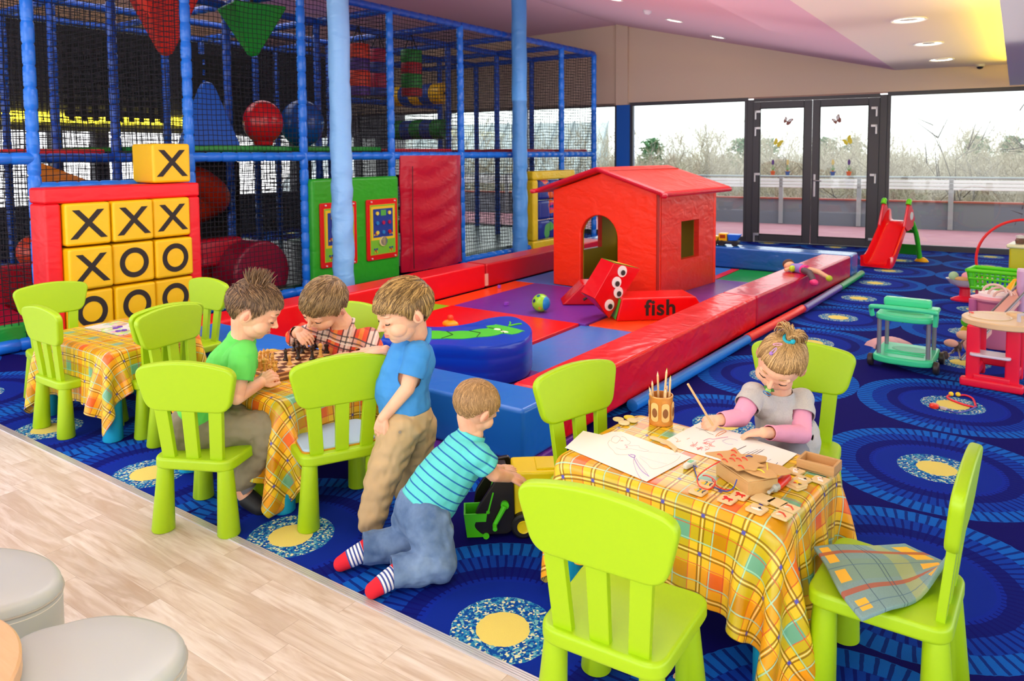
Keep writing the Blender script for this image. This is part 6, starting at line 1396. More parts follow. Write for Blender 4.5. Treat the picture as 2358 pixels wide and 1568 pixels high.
# ================================================================ children
def J(px, py, d): return gd(px, py, d)
def CV(a, b, c): return (R2 * a + D2 * b + F * c).normalized()      # direction given as right, down, away
def skin_m():
    t = NT('skin'); o = t.obj(); n = t.noise(o, 14, 3); t.base(t.mix(t.ramp(n, [(.4, (0, 0, 0, 1)), (.75, (1, 1, 1, 1))]), rgb('#f0bd9c'), rgb('#e9a88a')))
    t.rough(.5); b = t.bsdf; b.inputs['Subsurface Weight'].default_value = .18; b.inputs['Subsurface Radius'].default_value = (.012, .005, .003); b.inputs['Subsurface Scale'].default_value = .6
    t.bump(t.noise(o, 380, 2), .06, .001); return t.mt
SKIN = skin_m(); LIP = mat('#d98878', .45); EARIN = mat('#d98a70', .6)
def capsules(mb, chains):
    for ch in chains:
        pts = [Vector(p) for p, r in ch]; rs = [r for p, r in ch]
        if len(pts) == 1: mb.ball(pts[0], rs[0], 20, 12); continue
        P, Q = [], []
        for i in range(len(pts) - 1):
            L = (pts[i + 1] - pts[i]).length; n = max(2, int(L / max(.012, min(rs) * .7)))
            for k in range(n): P.append(pts[i].lerp(pts[i + 1], k / n)); Q.append(rs[i] + (rs[i + 1] - rs[i]) * (k / n))
        P.append(pts[-1]); Q.append(rs[-1])
        mb.tube(P, Q, 18); mb.ball(pts[0], rs[0], 18, 10); mb.ball(pts[-1], rs[-1], 18, 10)
        for p, r in list(zip(pts, rs))[1:-1]: mb.ball(p, r, 18, 10)
def remesh(mb, voxel, it, name, m, parent, cuts=(), extra=None, thick=0, wr=0, keep=()):
    me = bpy.data.meshes.new('tmp'); bmesh.ops.recalc_face_normals(mb.b, faces=mb.b.faces); mb.b.to_mesh(me); mb.b.free()
    o = bpy.data.objects.new('tmp', me); COL.objects.link(o)
    q = o.modifiers.new('r', 'REMESH'); q.mode = 'VOXEL'; q.voxel_size = voxel; q.adaptivity = 0
    s = o.modifiers.new('s', 'SMOOTH'); s.factor = .5; s.iterations = it
    bpy.context.view_layer.update()
    nm = bpy.data.meshes.new_from_object(o.evaluated_get(bpy.context.evaluated_depsgraph_get())); bpy.data.objects.remove(o); bpy.data.meshes.remove(me)
    bm = bmesh.new(); bm.from_mesh(nm)
    for p, n, rad in cuts:
        p, n = Vector(p), Vector(n).normalized()
        def hit(v, k=1.0):
            q = v.co - p; a_ = q.dot(n); return (q - n * a_).length < rad * k and a_ < rad * 1.25, a_
        def safe(v):
            for (a0, r0), (a1, r1) in zip(keep, keep[1:]):
                ab = a1 - a0; u = max(0, min(1, (v.co - a0).dot(ab) / ab.length_squared)); 
                if (v.co - a0.lerp(a1, u)).length < r0 + (r1 - r0) * u + .004: return True
            return False
        kp = rad < .1 and bool(keep)
        dele = [v for v in bm.verts if hit(v)[0] and hit(v)[1] > 0 and not (kp and safe(v))]
        bmesh.ops.delete(bm, geom=dele, context='VERTS')
        for v in bm.verts:
            if v.is_boundary and hit(v, 1.15)[0] and abs(hit(v)[1]) < voxel * 2.2: v.co -= n * hit(v)[1]
    if wr:
        for v in bm.verts:
            c = v.co; k = noise.noise(Vector((c.x * 16, c.y * 16, c.z * 26))) + .6 * noise.noise(Vector((c.x * 38 + 5, c.y * 38, c.z * 30)))
            v.co += v.normal * k * wr
    if extra: extra(bm)
    bm.to_mesh(nm); bm.free(); nm.name = name
    for p in nm.polygons: p.use_smooth = True
    nm.materials.clear(); nm.materials.append(m)
    o = bpy.data.objects.new(name, nm); COL.objects.link(o); o.parent = parent
    if thick: so = o.modifiers.new('thickness', 'SOLIDIFY'); so.thickness = thick; so.offset = -1
    return o
def ori(f, u):
    f = f.normalized(); u = (u - f * u.dot(f)).normalized(); x = f.cross(u); return Matrix((x, f, u)).transposed()
def head_parts(mb, c, O, H, neck):
    M = Matrix.Translation(c) @ O.to_4x4()
    def e(p, r, rot=None): mb.ball(M @ Vector([k * H for k in p]), 1, 24, 14, M=(O @ (rot.to_3x3() if rot else Matrix.Identity(3))).to_4x4(), e=[k * H for k in r])
    e((0, -.05, .11), (.385, .46, .385)); e((0, .02, .02), (.36, .40, .36)); e((0, .12, .13), (.32, .31, .27)); e((0, .15, -.20), (.27, .26, .27)); e((0, .24, -.36), (.13, .13, .10)); e((0, .12, -.30), (.22, .22, .14))
    for s in (-1, 1):
        e((s * .17, .23, -.17), (.15, .15, .14)); e((s * .15, .325, .0), (.10, .075, .065)); e((s * .15, .34, .10), (.12, .06, .035))
        e((s * .385, -.05, -.06), (.035, .09, .125), Matrix.Rotation(-.25, 4, 'X')); e((s * .405, -.075, -.045), (.03, .045, .12), Matrix.Rotation(-.25, 4, 'X')); e((s * .035, .43, -.135), (.035, .04, .028))
    capsules(mb, [[(M @ Vector((0, .365 * H, .05 * H)), .028 * H), (M @ Vector((0, .43 * H, -.06 * H)), .038 * H), (M @ Vector((0, .475 * H, -.115 * H)), .042 * H)]])
    e((0, .375, -.235), (.085, .05, .028)); e((0, .365, -.285), (.075, .05, .032))
    capsules(mb, [[(M @ Vector((0, -.10 * H, -.22 * H)), .20 * H), (Vector(neck), .205 * H)]])
    return M
def face_parts(M, H, par, brow='#9a7450', open_=0, lips=True):
    for s in (-1, 1):
        arc = [M @ Vector(((.15 + .085 * math.cos(t)) * H * s if False else (s * .15 + .085 * math.cos(t)) * H, (.40 - .02 * abs(math.cos(t)) * 2) * H, (-.012 - .03 * math.sin(t)) * H)) for t in [PI * k / 8 for k in range(9)]]
        if open_:
            MB().ball(M @ Vector((s * .15 * H, .345 * H, -.012 * H)), .066 * H, 18, 12).obj('eye', mat('#f2ece6', .2), par); MB().ball(M @ Vector((s * .15 * H, .385 * H, -.03 * H)), .036 * H, 14, 10).obj('iris', mat('#3a2c22', .2), par)
        MB().tube(arc, [.004 * H] + [.010 * H] * 7 + [.004 * H], 6).obj('eyelashes', mat('#3c2a20', .7), par)
        MB().tube([M @ Vector((s * x * H, y * H, z * H)) for x, y, z in ((.06, .405, .105), (.14, .41, .135), (.23, .355, .115))], [.008 * H, .013 * H, .005 * H], 6).obj('eyebrow', mat(brow, .8), par)
        MB().ball(M @ Vector((s * .415 * H, -.045 * H, -.06 * H)), 1, 14, 10, M=M.to_3x3().to_4x4(), e=(.018 * H, .045 * H, .07 * H)).obj('inner_ear', EARIN, par)
    if lips:
        for z, r in ((-.238, .016), (-.272, .021)): MB().tube([M @ Vector((x * H, (.418 - abs(x) * .28) * H, (z + abs(x) * (.05 if z > -.25 else .12)) * H)) for x in (-.09, -.045, 0, .045, .09)], [.004 * H, r * H, r * H * 1.05, r * H, .004 * H], 8).obj('lip', LIP, par)
def hair_mat(c1, c2, c3=None):
    t = NT('hair'); g_ = t.new('ShaderNodeNewGeometry').outputs['Random Per Island']; a_, b_ = rgb(c1), rgb(c2)
    t.base(t.ramp(g_, [(0, tuple(v * .55 for v in a_[:3]) + (1,)), (.35, a_), (.75, b_), (1, tuple(min(1, v * 1.35) for v in b_[:3]) + (1,))])); t.rough(.42); t.bsdf.inputs['Specular IOR Level'].default_value = .45; return t.mt
def cap_mat(m_c): return mat(m_c, .6)
def hair(M, H, par, m, cc, mask, comb, L=.16, n=1500, seed=1, lift=.02, thick=1.0, wid=.012, spikes=0):
    """cap hugging the skull plus overlapping locks combed along the head"""
    rd = random.Random(seed); C = Vector((0, -.045, .105)); E = (.405 * thick, .48 * thick, .405 * thick)
    def S(d, k=1.0): return Vector((C.x + d.x * E[0] * k, C.y + d.y * E[1] * k, C.z + d.z * E[2] * k))
    cap = MB(); N1, N2 = 56, 40; V = {}
    for i in range(N1):
        for j in range(N2 + 1):
            a = 2 * PI * i / N1; b = PI * j / N2; V[i, j] = Vector((math.sin(b) * math.cos(a), math.sin(b) * math.sin(a), math.cos(b)))
    vv = {}
    for i in range(N1):
        for j in range(N2):
            q = [(i, j), ((i + 1) % N1, j), ((i + 1) % N1, j + 1), (i, j + 1)]
            if all(mask(V[k]) > 0 for k in q):
                for k in q:
                    if k not in vv: vv[k] = cap.b.verts.new(M @ (S(V[k], 1.0 + .012 * noise.noise(V[k] * 9)) * H))
                try: cap.b.faces.new([vv[k] for k in q])
                except ValueError: pass
    bmesh.ops.remove_doubles(cap.b, verts=cap.b.verts, dist=1e-5)
    ho = cap.obj('hair', cap_mat(cc), par, smooth=80); so = ho.modifiers.new('thickness', 'SOLIDIFY'); so.thickness = .004; so.offset = 0
    lk = MB(); cnt = 0
    while cnt < n:
        d = Vector((rd.gauss(0, 1), rd.gauss(0, 1), rd.gauss(0, 1))).normalized()
        if mask(d) <= .0: continue
        cnt += 1; L1 = L * rd.uniform(.6, 1.15); steps = 5; p = d.copy(); pts = []; lf = lift * rd.uniform(.3, 1.2)
        dirn = comb(d, rd)
        for k in range(steps + 1):
            u = k / steps; pts.append(S(p, 1.0 + .006 + lf * (u if spikes == 0 else u * (1 + spikes * max(0, d.z - .6) * 4))))
            t = dirn - p * dirn.dot(p)
            if t.length > 1e-4: p = (p + t.normalized() * (L1 / steps / .42)).normalized()
            dirn = (dirn + Vector((rd.uniform(-.1, .1),) * 3)).normalized()
            if mask(p) < -.10: break
        if len(pts) < 3: continue
        w = wid * rd.uniform(.6, 1.3)
        R_ = []; L_ = []
        for k, q in enumerate(pts):
            tn = (pts[min(k + 1, len(pts) - 1)] - pts[max(k - 1, 0)]).normalized(); nr = (q - C).normalized(); sd = tn.cross(nr).normalized(); ww = w * (1 - (k / (len(pts) - 1)) ** 2 * .9) * (.5 if k == 0 else 1)
            L_.append(M @ ((q + sd * ww) * H)); R_.append(M @ ((q - sd * ww) * H)); pts[k] = q
        mid = [M @ ((q + (q - C).normalized() * w * .9) * H) for q in pts]
        vs = L_ + mid + R_; k_ = len(pts)
        lk.poly(vs, [(i, i + 1, k_ + i + 1, k_ + i) for i in range(k_ - 1)] + [(k_ + i, k_ + i + 1, 2 * k_ + i + 1, 2 * k_ + i) for i in range(k_ - 1)])
    bmesh_o = lk.b; me = bpy.data.meshes.new('hair_locks'); bmesh_o.to_mesh(me); bmesh_o.free()
    for p_ in me.polygons: p_.use_smooth = True
    lo = bpy.data.objects.new('hair_locks', me); COL.objects.link(lo); me.materials.append(m); lo.parent = ho
    return ho
def boy_mask(front=.38, side=-.18, back=-.62):
    def f(d):
        az = math.atan2(abs(d.x), d.y); k = az / PI; w_ = .04 * noise.noise(Vector((d.x * 7, d.y * 7, 3)))
        pts = ((0, front), (.22, front - .02), (.30, front - .12), (.37, side + .12), (.42, side - .16), (.455, side - .12), (.48, side + .16), (.53, side + .18), (.575, side - .05), (.64, back + .25), (.75, back), (1, back - .08))
        for (k0, a0), (k1, a1) in zip(pts, pts[1:]):
            if k <= k1: lim = a0 + (a1 - a0) * (k - k0) / (k1 - k0); break
        return d.z - lim - w_
    return f
def comb_fwd(d, rd):
    if d.z > .35: return Vector((d.x * .9 + .25 + rd.uniform(-.35, .35), 1.0, -.4))
    return Vector((rd.uniform(-.2, .2), .35 if d.y > -.3 else .0, -1.2))
def comb_back(d, rd): return Vector((d.x * .3 + rd.uniform(-.2, .2), -.9, -.4))
def hand(W, d, n, side, L=.115, curl=(.25, .3, .35), thumb=(.9, .35), sp=.27, k=1.0):
    """capsule chains of a palm, four fingers and a thumb; n points out of the back of the hand, side towards the thumb"""
    d = d.normalized(); n = (n - d * n.dot(d)).normalized(); s = n.cross(d).normalized() * side; ch = []; q = L / .115
    for off, fl, cc in ((.0215, .42, .94), (.0072, .47, 1.0), (-.0074, .43, 1.07), (-.021, .34, 1.18)):
        kn = W + d * (.050 * q - abs(off) * .18) + s * off * q
        ch.append([(W + s * off * .55 * q, .0105 * q * k), (W + d * .028 * q + s * off * .85 * q + n * .001, .0098 * q * k), (kn, .0078 * q * k)])
        a = 0; p = kn; dirn = (d + s * off * sp * 12).normalized(); seg = [(kn, .0064 * q * k)]
        for j in range(3):
            a += curl[j] * cc; v = dirn * math.cos(a) - n * math.sin(a); ln = fl * L * (.44, .31, .25)[j]; p = p + v * ln; seg.append((p, (.0058, .0055, .0047)[j] * q * k))
        ch.append(seg)
    t0 = W + s * .014 * q + d * .008 * q; v1 = (d * math.cos(thumb[0]) + s * math.sin(thumb[0]) - n * .25).normalized(); t1 = t0 + v1 * .026 * q; v2 = (d * math.cos(thumb[0] - thumb[1]) + s * math.sin(thumb[0] - thumb[1]) - n * .3).normalized(); t2 = t1 + v2 * .020 * q; t3 = t2 + (v2 + d * .2).normalized() * .015 * q
    ch.append([(t0, .0105 * q * k), (t1, .0085 * q * k), (t2, .0075 * q * k), (t3, .006 * q * k)]); return ch
def stripes_m(name, fn, rough=.8):
    t = NT(name); fn(t); t.rough(rough); t.bump(t.noise(t.obj(), 500, 2), .15, .0008); return t.mt
def axis_coord(t, ax, org=Vector((0, 0, 0))):
    n = t.new('ShaderNodeVectorMath', operation='DOT_PRODUCT'); t.l.new(t.pos(), n.inputs[0]); n.inputs[1].default_value = ax; return t.m('SUBTRACT', n.outputs['Value'], Vector(org).dot(Vector(ax)))
def person(lab, root): return thing('person', lab, 'person', root)
def fin(o, root):
    # children were built in world space
    for c in o.children: c.matrix_parent_inverse = Matrix.Translation(root).inverted()
VX = .0026

# ---- girl drawing -----------------------------------------------------
root = Vector((.575, 1.13, .0)); p_ = person('girl with a ponytail, grey and pink top and a dummy, drawing at the table', root); p_['category'] = 'person'
hc = J(1797, 834, 2.73); Hh = .215; O = ori(CV(-.50, .60, -.50), CV(.08, -.75, -.5)); neck = J(1795, 905, 2.83); chest = J(1792, 955, 2.86); belly = J(1800, 1010, 2.88); pel = Vector((.585, 1.10, .38))
rs_, ls_ = J(1735, 908, 2.82), J(1845, 922, 2.85); re, le = J(1704, 962, 2.74), J(1846, 1000, 2.74); rw, lw = Vector(g(1652, 967, .515)), Vector(g(1758, 996, .512))
mb = MB(); Mh = head_parts(mb, hc, O, Hh, neck)
capsules(mb, [[(neck, .045), (chest, .075), (belly, .08), (pel, .085)], [(rs_, .034), (re, .026), (rw, .019)], [(ls_, .034), (le, .026), (lw, .019)],
    [(pel + Vector((-.04, 0, -.0)), .05), (Vector((.50, .92, .345)), .045), (Vector((.49, .87, .33)), .042), (Vector((.49, .90, .06)), .035), (Vector((.48, .82, .035)), .03)], [(pel + Vector((.04, 0, 0)), .05), (Vector((.64, .92, .345)), .045), (Vector((.65, .87, .33)), .042), (Vector((.65, .90, .06)), .035), (Vector((.66, .82, .035)), .03)]])
rd_ = (g(1632, 972, .505) - rw); capsules(mb, hand(rw, rd_, Vector((0, -.35, 1)) + CV(-.3, 0, -.3), 1, .105, (.75, .8, .5), (.75, .6)))
ld_ = (g(1700, 998, .492) - lw); capsules(mb, hand(lw, ld_, Vector((0, 0, 1)), -1, .11, (.30, .25, .15), (.55, .3)))
remesh(mb, VX, 2, 'body', SKIN, p_)
face_parts(Mh, Hh, p_, '#b08a5c', lips=False)
GH = hair_mat('#a27c4a', '#d0aa72')
hair(Mh, Hh, p_, GH, '#8a683c', boy_mask(.36, -.26, -.74), lambda d, rd: (Vector((0, -.25, 1)) - d * .0 + Vector((rd.uniform(-.15, .15),) * 3)), L=.42, n=1900, seed=2, lift=.014, wid=.012, thick=.985)
# ponytail
pb = Mh @ (Vector((.02, -.16, .50)) * Hh); tl_ = MB(); rd = random.Random(3)
for k in range(230):
    a = rd.uniform(0, 2 * PI); r_ = rd.uniform(0, .018); x = math.cos(a); y = math.sin(a)
    b0 = pb + Mh.to_3x3() @ Vector((x * r_ * .5, y * r_ * .5, -.004)); up_ = Mh.to_3x3() @ Vector((0, 0, 1)); out_ = CV(.75, .05, .35) * rd.uniform(.35, 1.0) + CV(-.35, -.3, 0) * (.9 if rd.random() < .25 else .0) + Mh.to_3x3() @ Vector((x, y, 0)) * .22
    tl_.tube(spline([b0, b0 + up_ * .034 + out_ * .012, b0 + up_ * .044 + out_ * .042, b0 + up_ * rd.uniform(-.01, .03) + out_ * .066, b0 - up_ * rd.uniform(.01, .06) + out_ * .070], 3), [.0016] * 10 + [.0012, .0009, .0006], 5)
tl_.obj('ponytail', GH, p_)
MB().tube([pb + Mh.to_3x3() @ Vector((.016 * math.cos(t * PI / 8), .016 * math.sin(t * PI / 8), .004)) for t in range(16)], .006, 8, closed=True).obj('hair_band', mat('#18a8c0', .5), p_)
for k in range(5): MB().ball(pb + CV(.18 * math.cos(k * 1.25) + .55, .18 * math.sin(k * 1.25) + .25, -.9) * .02, .0075, 12, 8).obj('band_flower', mat('#1cb4c8', .4), p_)
def clip(px, py, dx, dy, c, nm):
    q = Mh.inverted() @ J(px, py, 2.62); d_ = (q / Hh - Vector((0, -.045, .105))); d_ = Vector((d_.x / .405, d_.y / .48, d_.z / .405)).normalized(); s0 = Mh @ (Vector((d_.x * .412, -.045 + d_.y * .488, .105 + d_.z * .412)) * Hh); a = CV(dx, dy, .05); nn = (s0 - hc).normalized(); a = (a - nn * a.dot(nn)).normalized(); b = nn.cross(a)
    MB().tube([s0 + a * (.016 * math.cos(t * PI / 7)) + b * (.0045 * math.sin(t * PI / 7)) + nn * .002 for t in range(14)], .0018, 6, closed=True).obj(nm, mat(c, .3), p_); return s0, nn, a
clip(1782, 771, .9, .3, '#f4a8c4', 'hair_clip'); s0, nn, a = clip(1770, 802, .7, -.7, '#c8a0d8', 'hair_clip'); MB().ball(s0 - a * .012 + nn * .004, .007, 14, 10).obj('clip_bead', mat('#a878d0', .2), p_)
# dummy
dm = Mh @ (Vector((0, .43, -.25)) * Hh); Md = Matrix.Translation(dm) @ O.to_4x4()
MB().lathe([(.004, -.004), (.019, -.002), (.021, .001), (.016, .004), (.004, .005)], Md @ Matrix.Rotation(-PI / 2, 4, 'X'), 28, sy=.62).obj('dummy_shield', mat('#4a8a3a', .3), p_); MB().lathe([(.0105, .004), (.0105, .012), (.008, .014)], Md @ Matrix.Rotation(-PI / 2, 4, 'X'), 20, sy=.8).obj('dummy_button', mat('#a8e070', .3), p_)
MB().tube([Md @ Vector((.0145 * math.cos(t * PI / 10), .014 + .003 * math.sin(t * PI / 10), -.012 + .0145 * math.sin(t * PI / 10))) for t in range(20)], .0017, 8, closed=True).obj('dummy_ring', mat('#2a88c8', .3), p_)
PINK = stripes_m('pink cotton', lambda t: t.base(rgb('#f2a6c4'))); GREY = stripes_m('grey jersey', lambda t: t.base(t.mix(t.noise(t.obj(), 220, 2), rgb('#b4b2b0'), rgb('#cfcdca'))))
for s_, e_, w_ in ((rs_, re, rw), (ls_, le, lw)):
    mb = MB(); capsules(mb, [[(s_, .040), (e_, .035), (w_ + (e_ - w_) * .12, .027)]]); remesh(mb, .0035, 5, 'pink_sleeve', PINK, p_, cuts=[(w_ + (e_ - w_) * .14, w_ - e_, .036)], thick=.002, wr=.0022)
mb = MB(); rm, lm = rs_.lerp(re, .52), ls_.lerp(le, .50)
capsules(mb, [[(neck + (chest - neck) * .12, .056), (chest, .090), (belly, .098), (pel + Vector((0, 0, .0)), .122)], [(chest + (rs_ - chest) * .55, .06), (rs_, .048), (rm, .048)], [(chest + (ls_ - chest) * .55, .06), (ls_, .05), (lm, .050)]])
remesh(mb, .0035, 6, 'grey_shirt', GREY, p_, cuts=[(rm - (re - rs_).normalized() * .002, re - rs_, .054), (lm - (le - ls_).normalized() * .002, le - ls_, .056), (neck + (chest - neck) * -.15, neck - chest, .07)], thick=.003, wr=.004, keep=[(chest, .090), (belly, .098), (pel + Vector((0, 0, .02)), .110)])
mb = MB(); capsules(mb, [[(pel, .095), (Vector((.50, .93, .345)), .052), (Vector((.49, .87, .33)), .05), (Vector((.49, .90, .10)), .045)], [(pel, .095), (Vector((.64, .93, .345)), .052), (Vector((.65, .87, .33)), .05), (Vector((.65, .90, .10)), .045)]]); remesh(mb, .006, 5, 'trousers', mat('#8a8c94', .9), p_)
fin(p_, root)
# her pencil
pa, pb_ = J(1584, 884, 2.60), Vector(g(1646, 987, .486)); q = pencil(pa, pb_, '#d83a2a', 'long wooden pencil held in the right hand of the girl', None); q['group'] = 'loose pencils'

# ---- boy in green --------------------------------------------------------
root = Vector((-1.47, -.06, 0)); p_ = person('boy in a green T-shirt sitting sideways at the chess table, hands clasped', root)
Hh = .235; hc = J(585, 712, 3.04); O = ori(CV(.86, .46, .22), CV(.42, -.9, -.02)); neck = J(560, 772, 3.06); sh = J(562, 812, 2.98); sh2 = J(560, 800, 3.22); chest = J(530, 845, 3.10); waist = J(478, 925, 3.07); pel = J(450, 985, 3.05)
el, wr_ = J(545, 915, 2.93), J(602, 880, 3.16); el2, wr2 = J(575, 890, 3.34), J(606, 872, 3.26); kn, kn2 = J(607, 985, 3.06), J(600, 962, 3.20)
ft = Vector(g(572, 1148, .045)); ft2 = Vector(g(560, 1112, .05))
mb = MB(); Mh = head_parts(mb, hc, O, Hh, neck)
capsules(mb, [[(neck, .05), (chest, .085), (waist, .082), (pel, .088)], [(chest, .06), (sh, .040), (el, .030), (wr_, .023)], [(chest, .06), (sh2, .038), (el2, .028), (wr2, .022)],
    [(pel, .07), (kn, .052), (kn + Vector((.0, .0, -.07)), .045), (ft + Vector((-.02, -.02, .05)), .034), (ft, .034), (ft + CV(.3, .2, -.1) * .07, .03)], [(pel, .07), (kn2, .052), (ft2 + Vector((0, 0, .05)), .034), (ft2 + CV(.3, .2, 0) * .06, .03)]])
dh = J(628, 862, 3.17) - wr_
capsules(mb, hand(wr_, dh, CV(-.2, -.5, -.8), -1, .125, (1.05, 1.1, .6), (.9, .7))); capsules(mb, hand(wr2, J(628, 858, 3.2) - wr2, CV(.2, -.75, .6), 1, .125, (.95, 1.0, .6), (.8, .6)))
remesh(mb, VX, 2, 'body', SKIN, p_); face_parts(Mh, Hh, p_, '#7a5a3c')
BH = hair_mat('#5e4630', '#8d7050')
hair(Mh, Hh, p_, BH, '#4c3826', boy_mask(.36, -.18, -.84), comb_fwd, L=.14, n=2600, seed=4, lift=.05, wid=.010, spikes=.5)
sp_ = MB(); rd = random.Random(8)
for k in range(130):
    d = Vector((rd.gauss(0, .30), rd.gauss(-.30, .25), 1)).normalized(); b0 = Mh @ (Vector((d.x * .40, -.045 + d.y * .47, .105 + d.z * .40)) * Hh); nn = (Mh.to_3x3() @ d).normalized(); t_ = nn + CV(rd.uniform(-.4, .4), -.3, 0) * .6
    sp_.tube([b0, b0 + t_ * .018, b0 + t_ * .034 + CV(.01, 0, 0) * .004], [.0034, .0024, .0004], 5)
sp_.obj('hair_tuft', BH, p_)
GRN = stripes_m('green cotton', lambda t: t.base(rgb('#62d45a')))
mb = MB(); sm = sh.lerp(el, .62); sm2 = sh2.lerp(el2, .5)
capsules(mb, [[(neck + (chest - neck) * .22, .062), (chest, .100), (waist, .094), (pel + (waist - pel) * .45, .098)], [(chest, .07), (sh, .054), (sm, .055)], [(chest, .07), (sh2, .05), (sm2, .05)]])
remesh(mb, .0035, 7, 'green_shirt', GRN, p_, cuts=[(sm, el - sh, .062), (sm2, el2 - sh2, .058), (neck + (chest - neck) * -.02, neck - chest, .075), (pel + (waist - pel) * .2, pel - waist, .16)], thick=.003, wr=.005, keep=[(chest, .100), (waist, .094), (pel + (waist - pel) * .45, .098)])
KH = stripes_m('khaki cotton', lambda t: t.base(t.mix(t.noise(t.obj(), 9, 3), rgb('#7d745c'), rgb('#948a70'))))
mb = MB(); capsules(mb, [[(pel + CV(-.4, .1, 0) * .02, .100), (kn, .068), (kn + Vector((0, 0, -.09)), .058), (ft + Vector((-.02, -.02, .07)), .045)], [(pel, .095), (kn2, .066), (ft2 + Vector((0, 0, .07)), .045)]]); remesh(mb, .004, 6, 'khaki_trousers', KH, p_, wr=.008)
MB().tube([ft + Vector((-.02, -.02, .09)), ft + Vector((0, 0, .04))], .038).obj('sock', mat('#6a6a70', .9), p_)
for f_ in (ft, ft2): mb = MB(); capsules(mb, [[(f_ + Vector((0, 0, .0)), .040), (f_ + CV(.5, .25, -.2) * .075, .034)]]); remesh(mb, .004, 4, 'shoe', mat('#16161a', .6), p_)
fin(p_, root)

# ---- boy in the checked shirt ---------------------------------------------------
root = Vector((-1.60, .78, 0)); p_ = person('boy in a red checked shirt bending over the board to move a chess piece', root)
Hh = .255; hc = J(746, 701, 3.62); O = ori(CV(-.48, .58, -.58), CV(-.04, -.78, -.62)); neck = J(788, 745, 3.70); chest = J(797, 805, 3.74); waist = J(797, 850, 3.80); pel = Vector((-1.60, .78, .385))
rs_, ls_ = J(735, 765, 3.74), J(846, 780, 3.72); re, le = J(676, 778, 3.76), J(866, 818, 3.64); rw, lw = J(688, 762, 3.63), J(815, 820, 3.52)
mb = MB(); Mh = head_parts(mb, hc, O, Hh, neck)
capsules(mb, [[(neck, .055), (chest, .09), (waist, .09), (pel, .095)], [(chest, .06), (rs_, .042), (re, .03), (rw, .024)], [(chest, .06), (ls_, .045), (le, .034), (lw, .024)],
    [(pel, .07), (Vector((-1.68, .52, .375)), .055), (Vector((-1.68, .50, .06)), .038)], [(pel, .07), (Vector((-1.52, .52, .375)), .055), (Vector((-1.52, .50, .06)), .038)]])
capsules(mb, hand(rw, J(710, 778, 3.60) - rw, CV(.1, -.8, -.6), -1, .125, (.35, .45, .35), (.5, .3))); capsules(mb, hand(lw, J(770, 816, 3.51) - lw, Vector((0, 0, 1)), 1, .125, (.12, .15, .1), (.5, .3)))
remesh(mb, VX, 2, 'body', SKIN, p_); face_parts(Mh, Hh, p_, '#8a6a48')
BH2 = hair_mat('#7a6040', '#a88c62')
hair(Mh, Hh, p_, BH2, '#66502f', boy_mask(.20, -.24, -.80), comb_fwd, L=.28, n=2600, seed=6, lift=.06, wid=.013)
def plaidshirt(t):
    ax = [CV(.95, .25, .1), CV(-.25, .95, 0)]; c = [axis_coord(t, ax[0]), axis_coord(t, ax[1])]; base = rgb('#e8502e'); P = .125
    def band(q, a, b): f = t.m('FRACT', t.m('DIVIDE', q, P)); return t.m('MULTIPLY', t.m('GREATER_THAN', f, a), t.m('LESS_THAN', f, b))
    b = t.mix(t.m('MULTIPLY', band(c[0], .45, .85), .75), base, rgb('#e8dccf')); b = t.mix(t.m('MULTIPLY', band(c[1], .40, .75), .6), b, rgb('#dccab8')); b = t.mix(t.m('MULTIPLY', band(c[0], .05, .22), .6), b, rgb('#f0a040')); b = t.mix(t.m('MULTIPLY', band(c[1], .86, 1.), .6), b, rgb('#b02a2a'))
    for q in c:
        for a in (.40, .60, .86): b = t.mix(t.m('MULTIPLY', band(q, a, a + .055), .8), b, rgb('#2c2a34'))
        b = t.mix(t.m('MULTIPLY', band(q, .70, .73), .8), b, rgb('#f4efe6'))
    t.base(b)
PLS = stripes_m('checked shirt cotton', plaidshirt)
mb = MB(); capsules(mb, [[(neck + (chest - neck) * .3, .066), (chest, .106), (waist, .108), (pel + Vector((0, 0, .05)), .11)], [(chest, .075), (rs_, .058), (re, .044), (rw + (re - rw) * .35, .036)], [(chest, .08), (ls_, .062), (le, .05), (lw + (le - lw) * .2, .036)]])
remesh(mb, .0035, 6, 'checked_shirt', PLS, p_, cuts=[(rw + (re - rw) * .32, rw - re, .046), (lw + (le - lw) * .2, lw - le, .05), (neck + (chest - neck) * .06, neck - chest, .08)], thick=.003, wr=.0055, keep=[(chest, .106), (waist, .108)])
MB().tube(spline([neck + CV(-1, .1, 0) * .055, neck + CV(-.7, .7, -.4) * .058, neck + CV(-.05, 1, -.7) * .062, neck + CV(.6, .4, -.5) * .06, neck + CV(.7, -.3, .2) * .06], 5), [.012] * 20 + [.010], 10).obj('collar', PLS, p_)
MB().ball(neck + CV(-.45, .8, -.3) * .034, .034, 18, 12).obj('white_undershirt', mat('#f0ecea', .8), p_)
mb = MB(); capsules(mb, [[(pel, .1), (Vector((-1.68, .52, .375)), .065), (Vector((-1.68, .50, .12)), .05)], [(pel, .1), (Vector((-1.52, .52, .375)), .065), (Vector((-1.52, .50, .12)), .05)]]); remesh(mb, .006, 5, 'trousers', mat('#3d4350', .9), p_)
fin(p_, root)

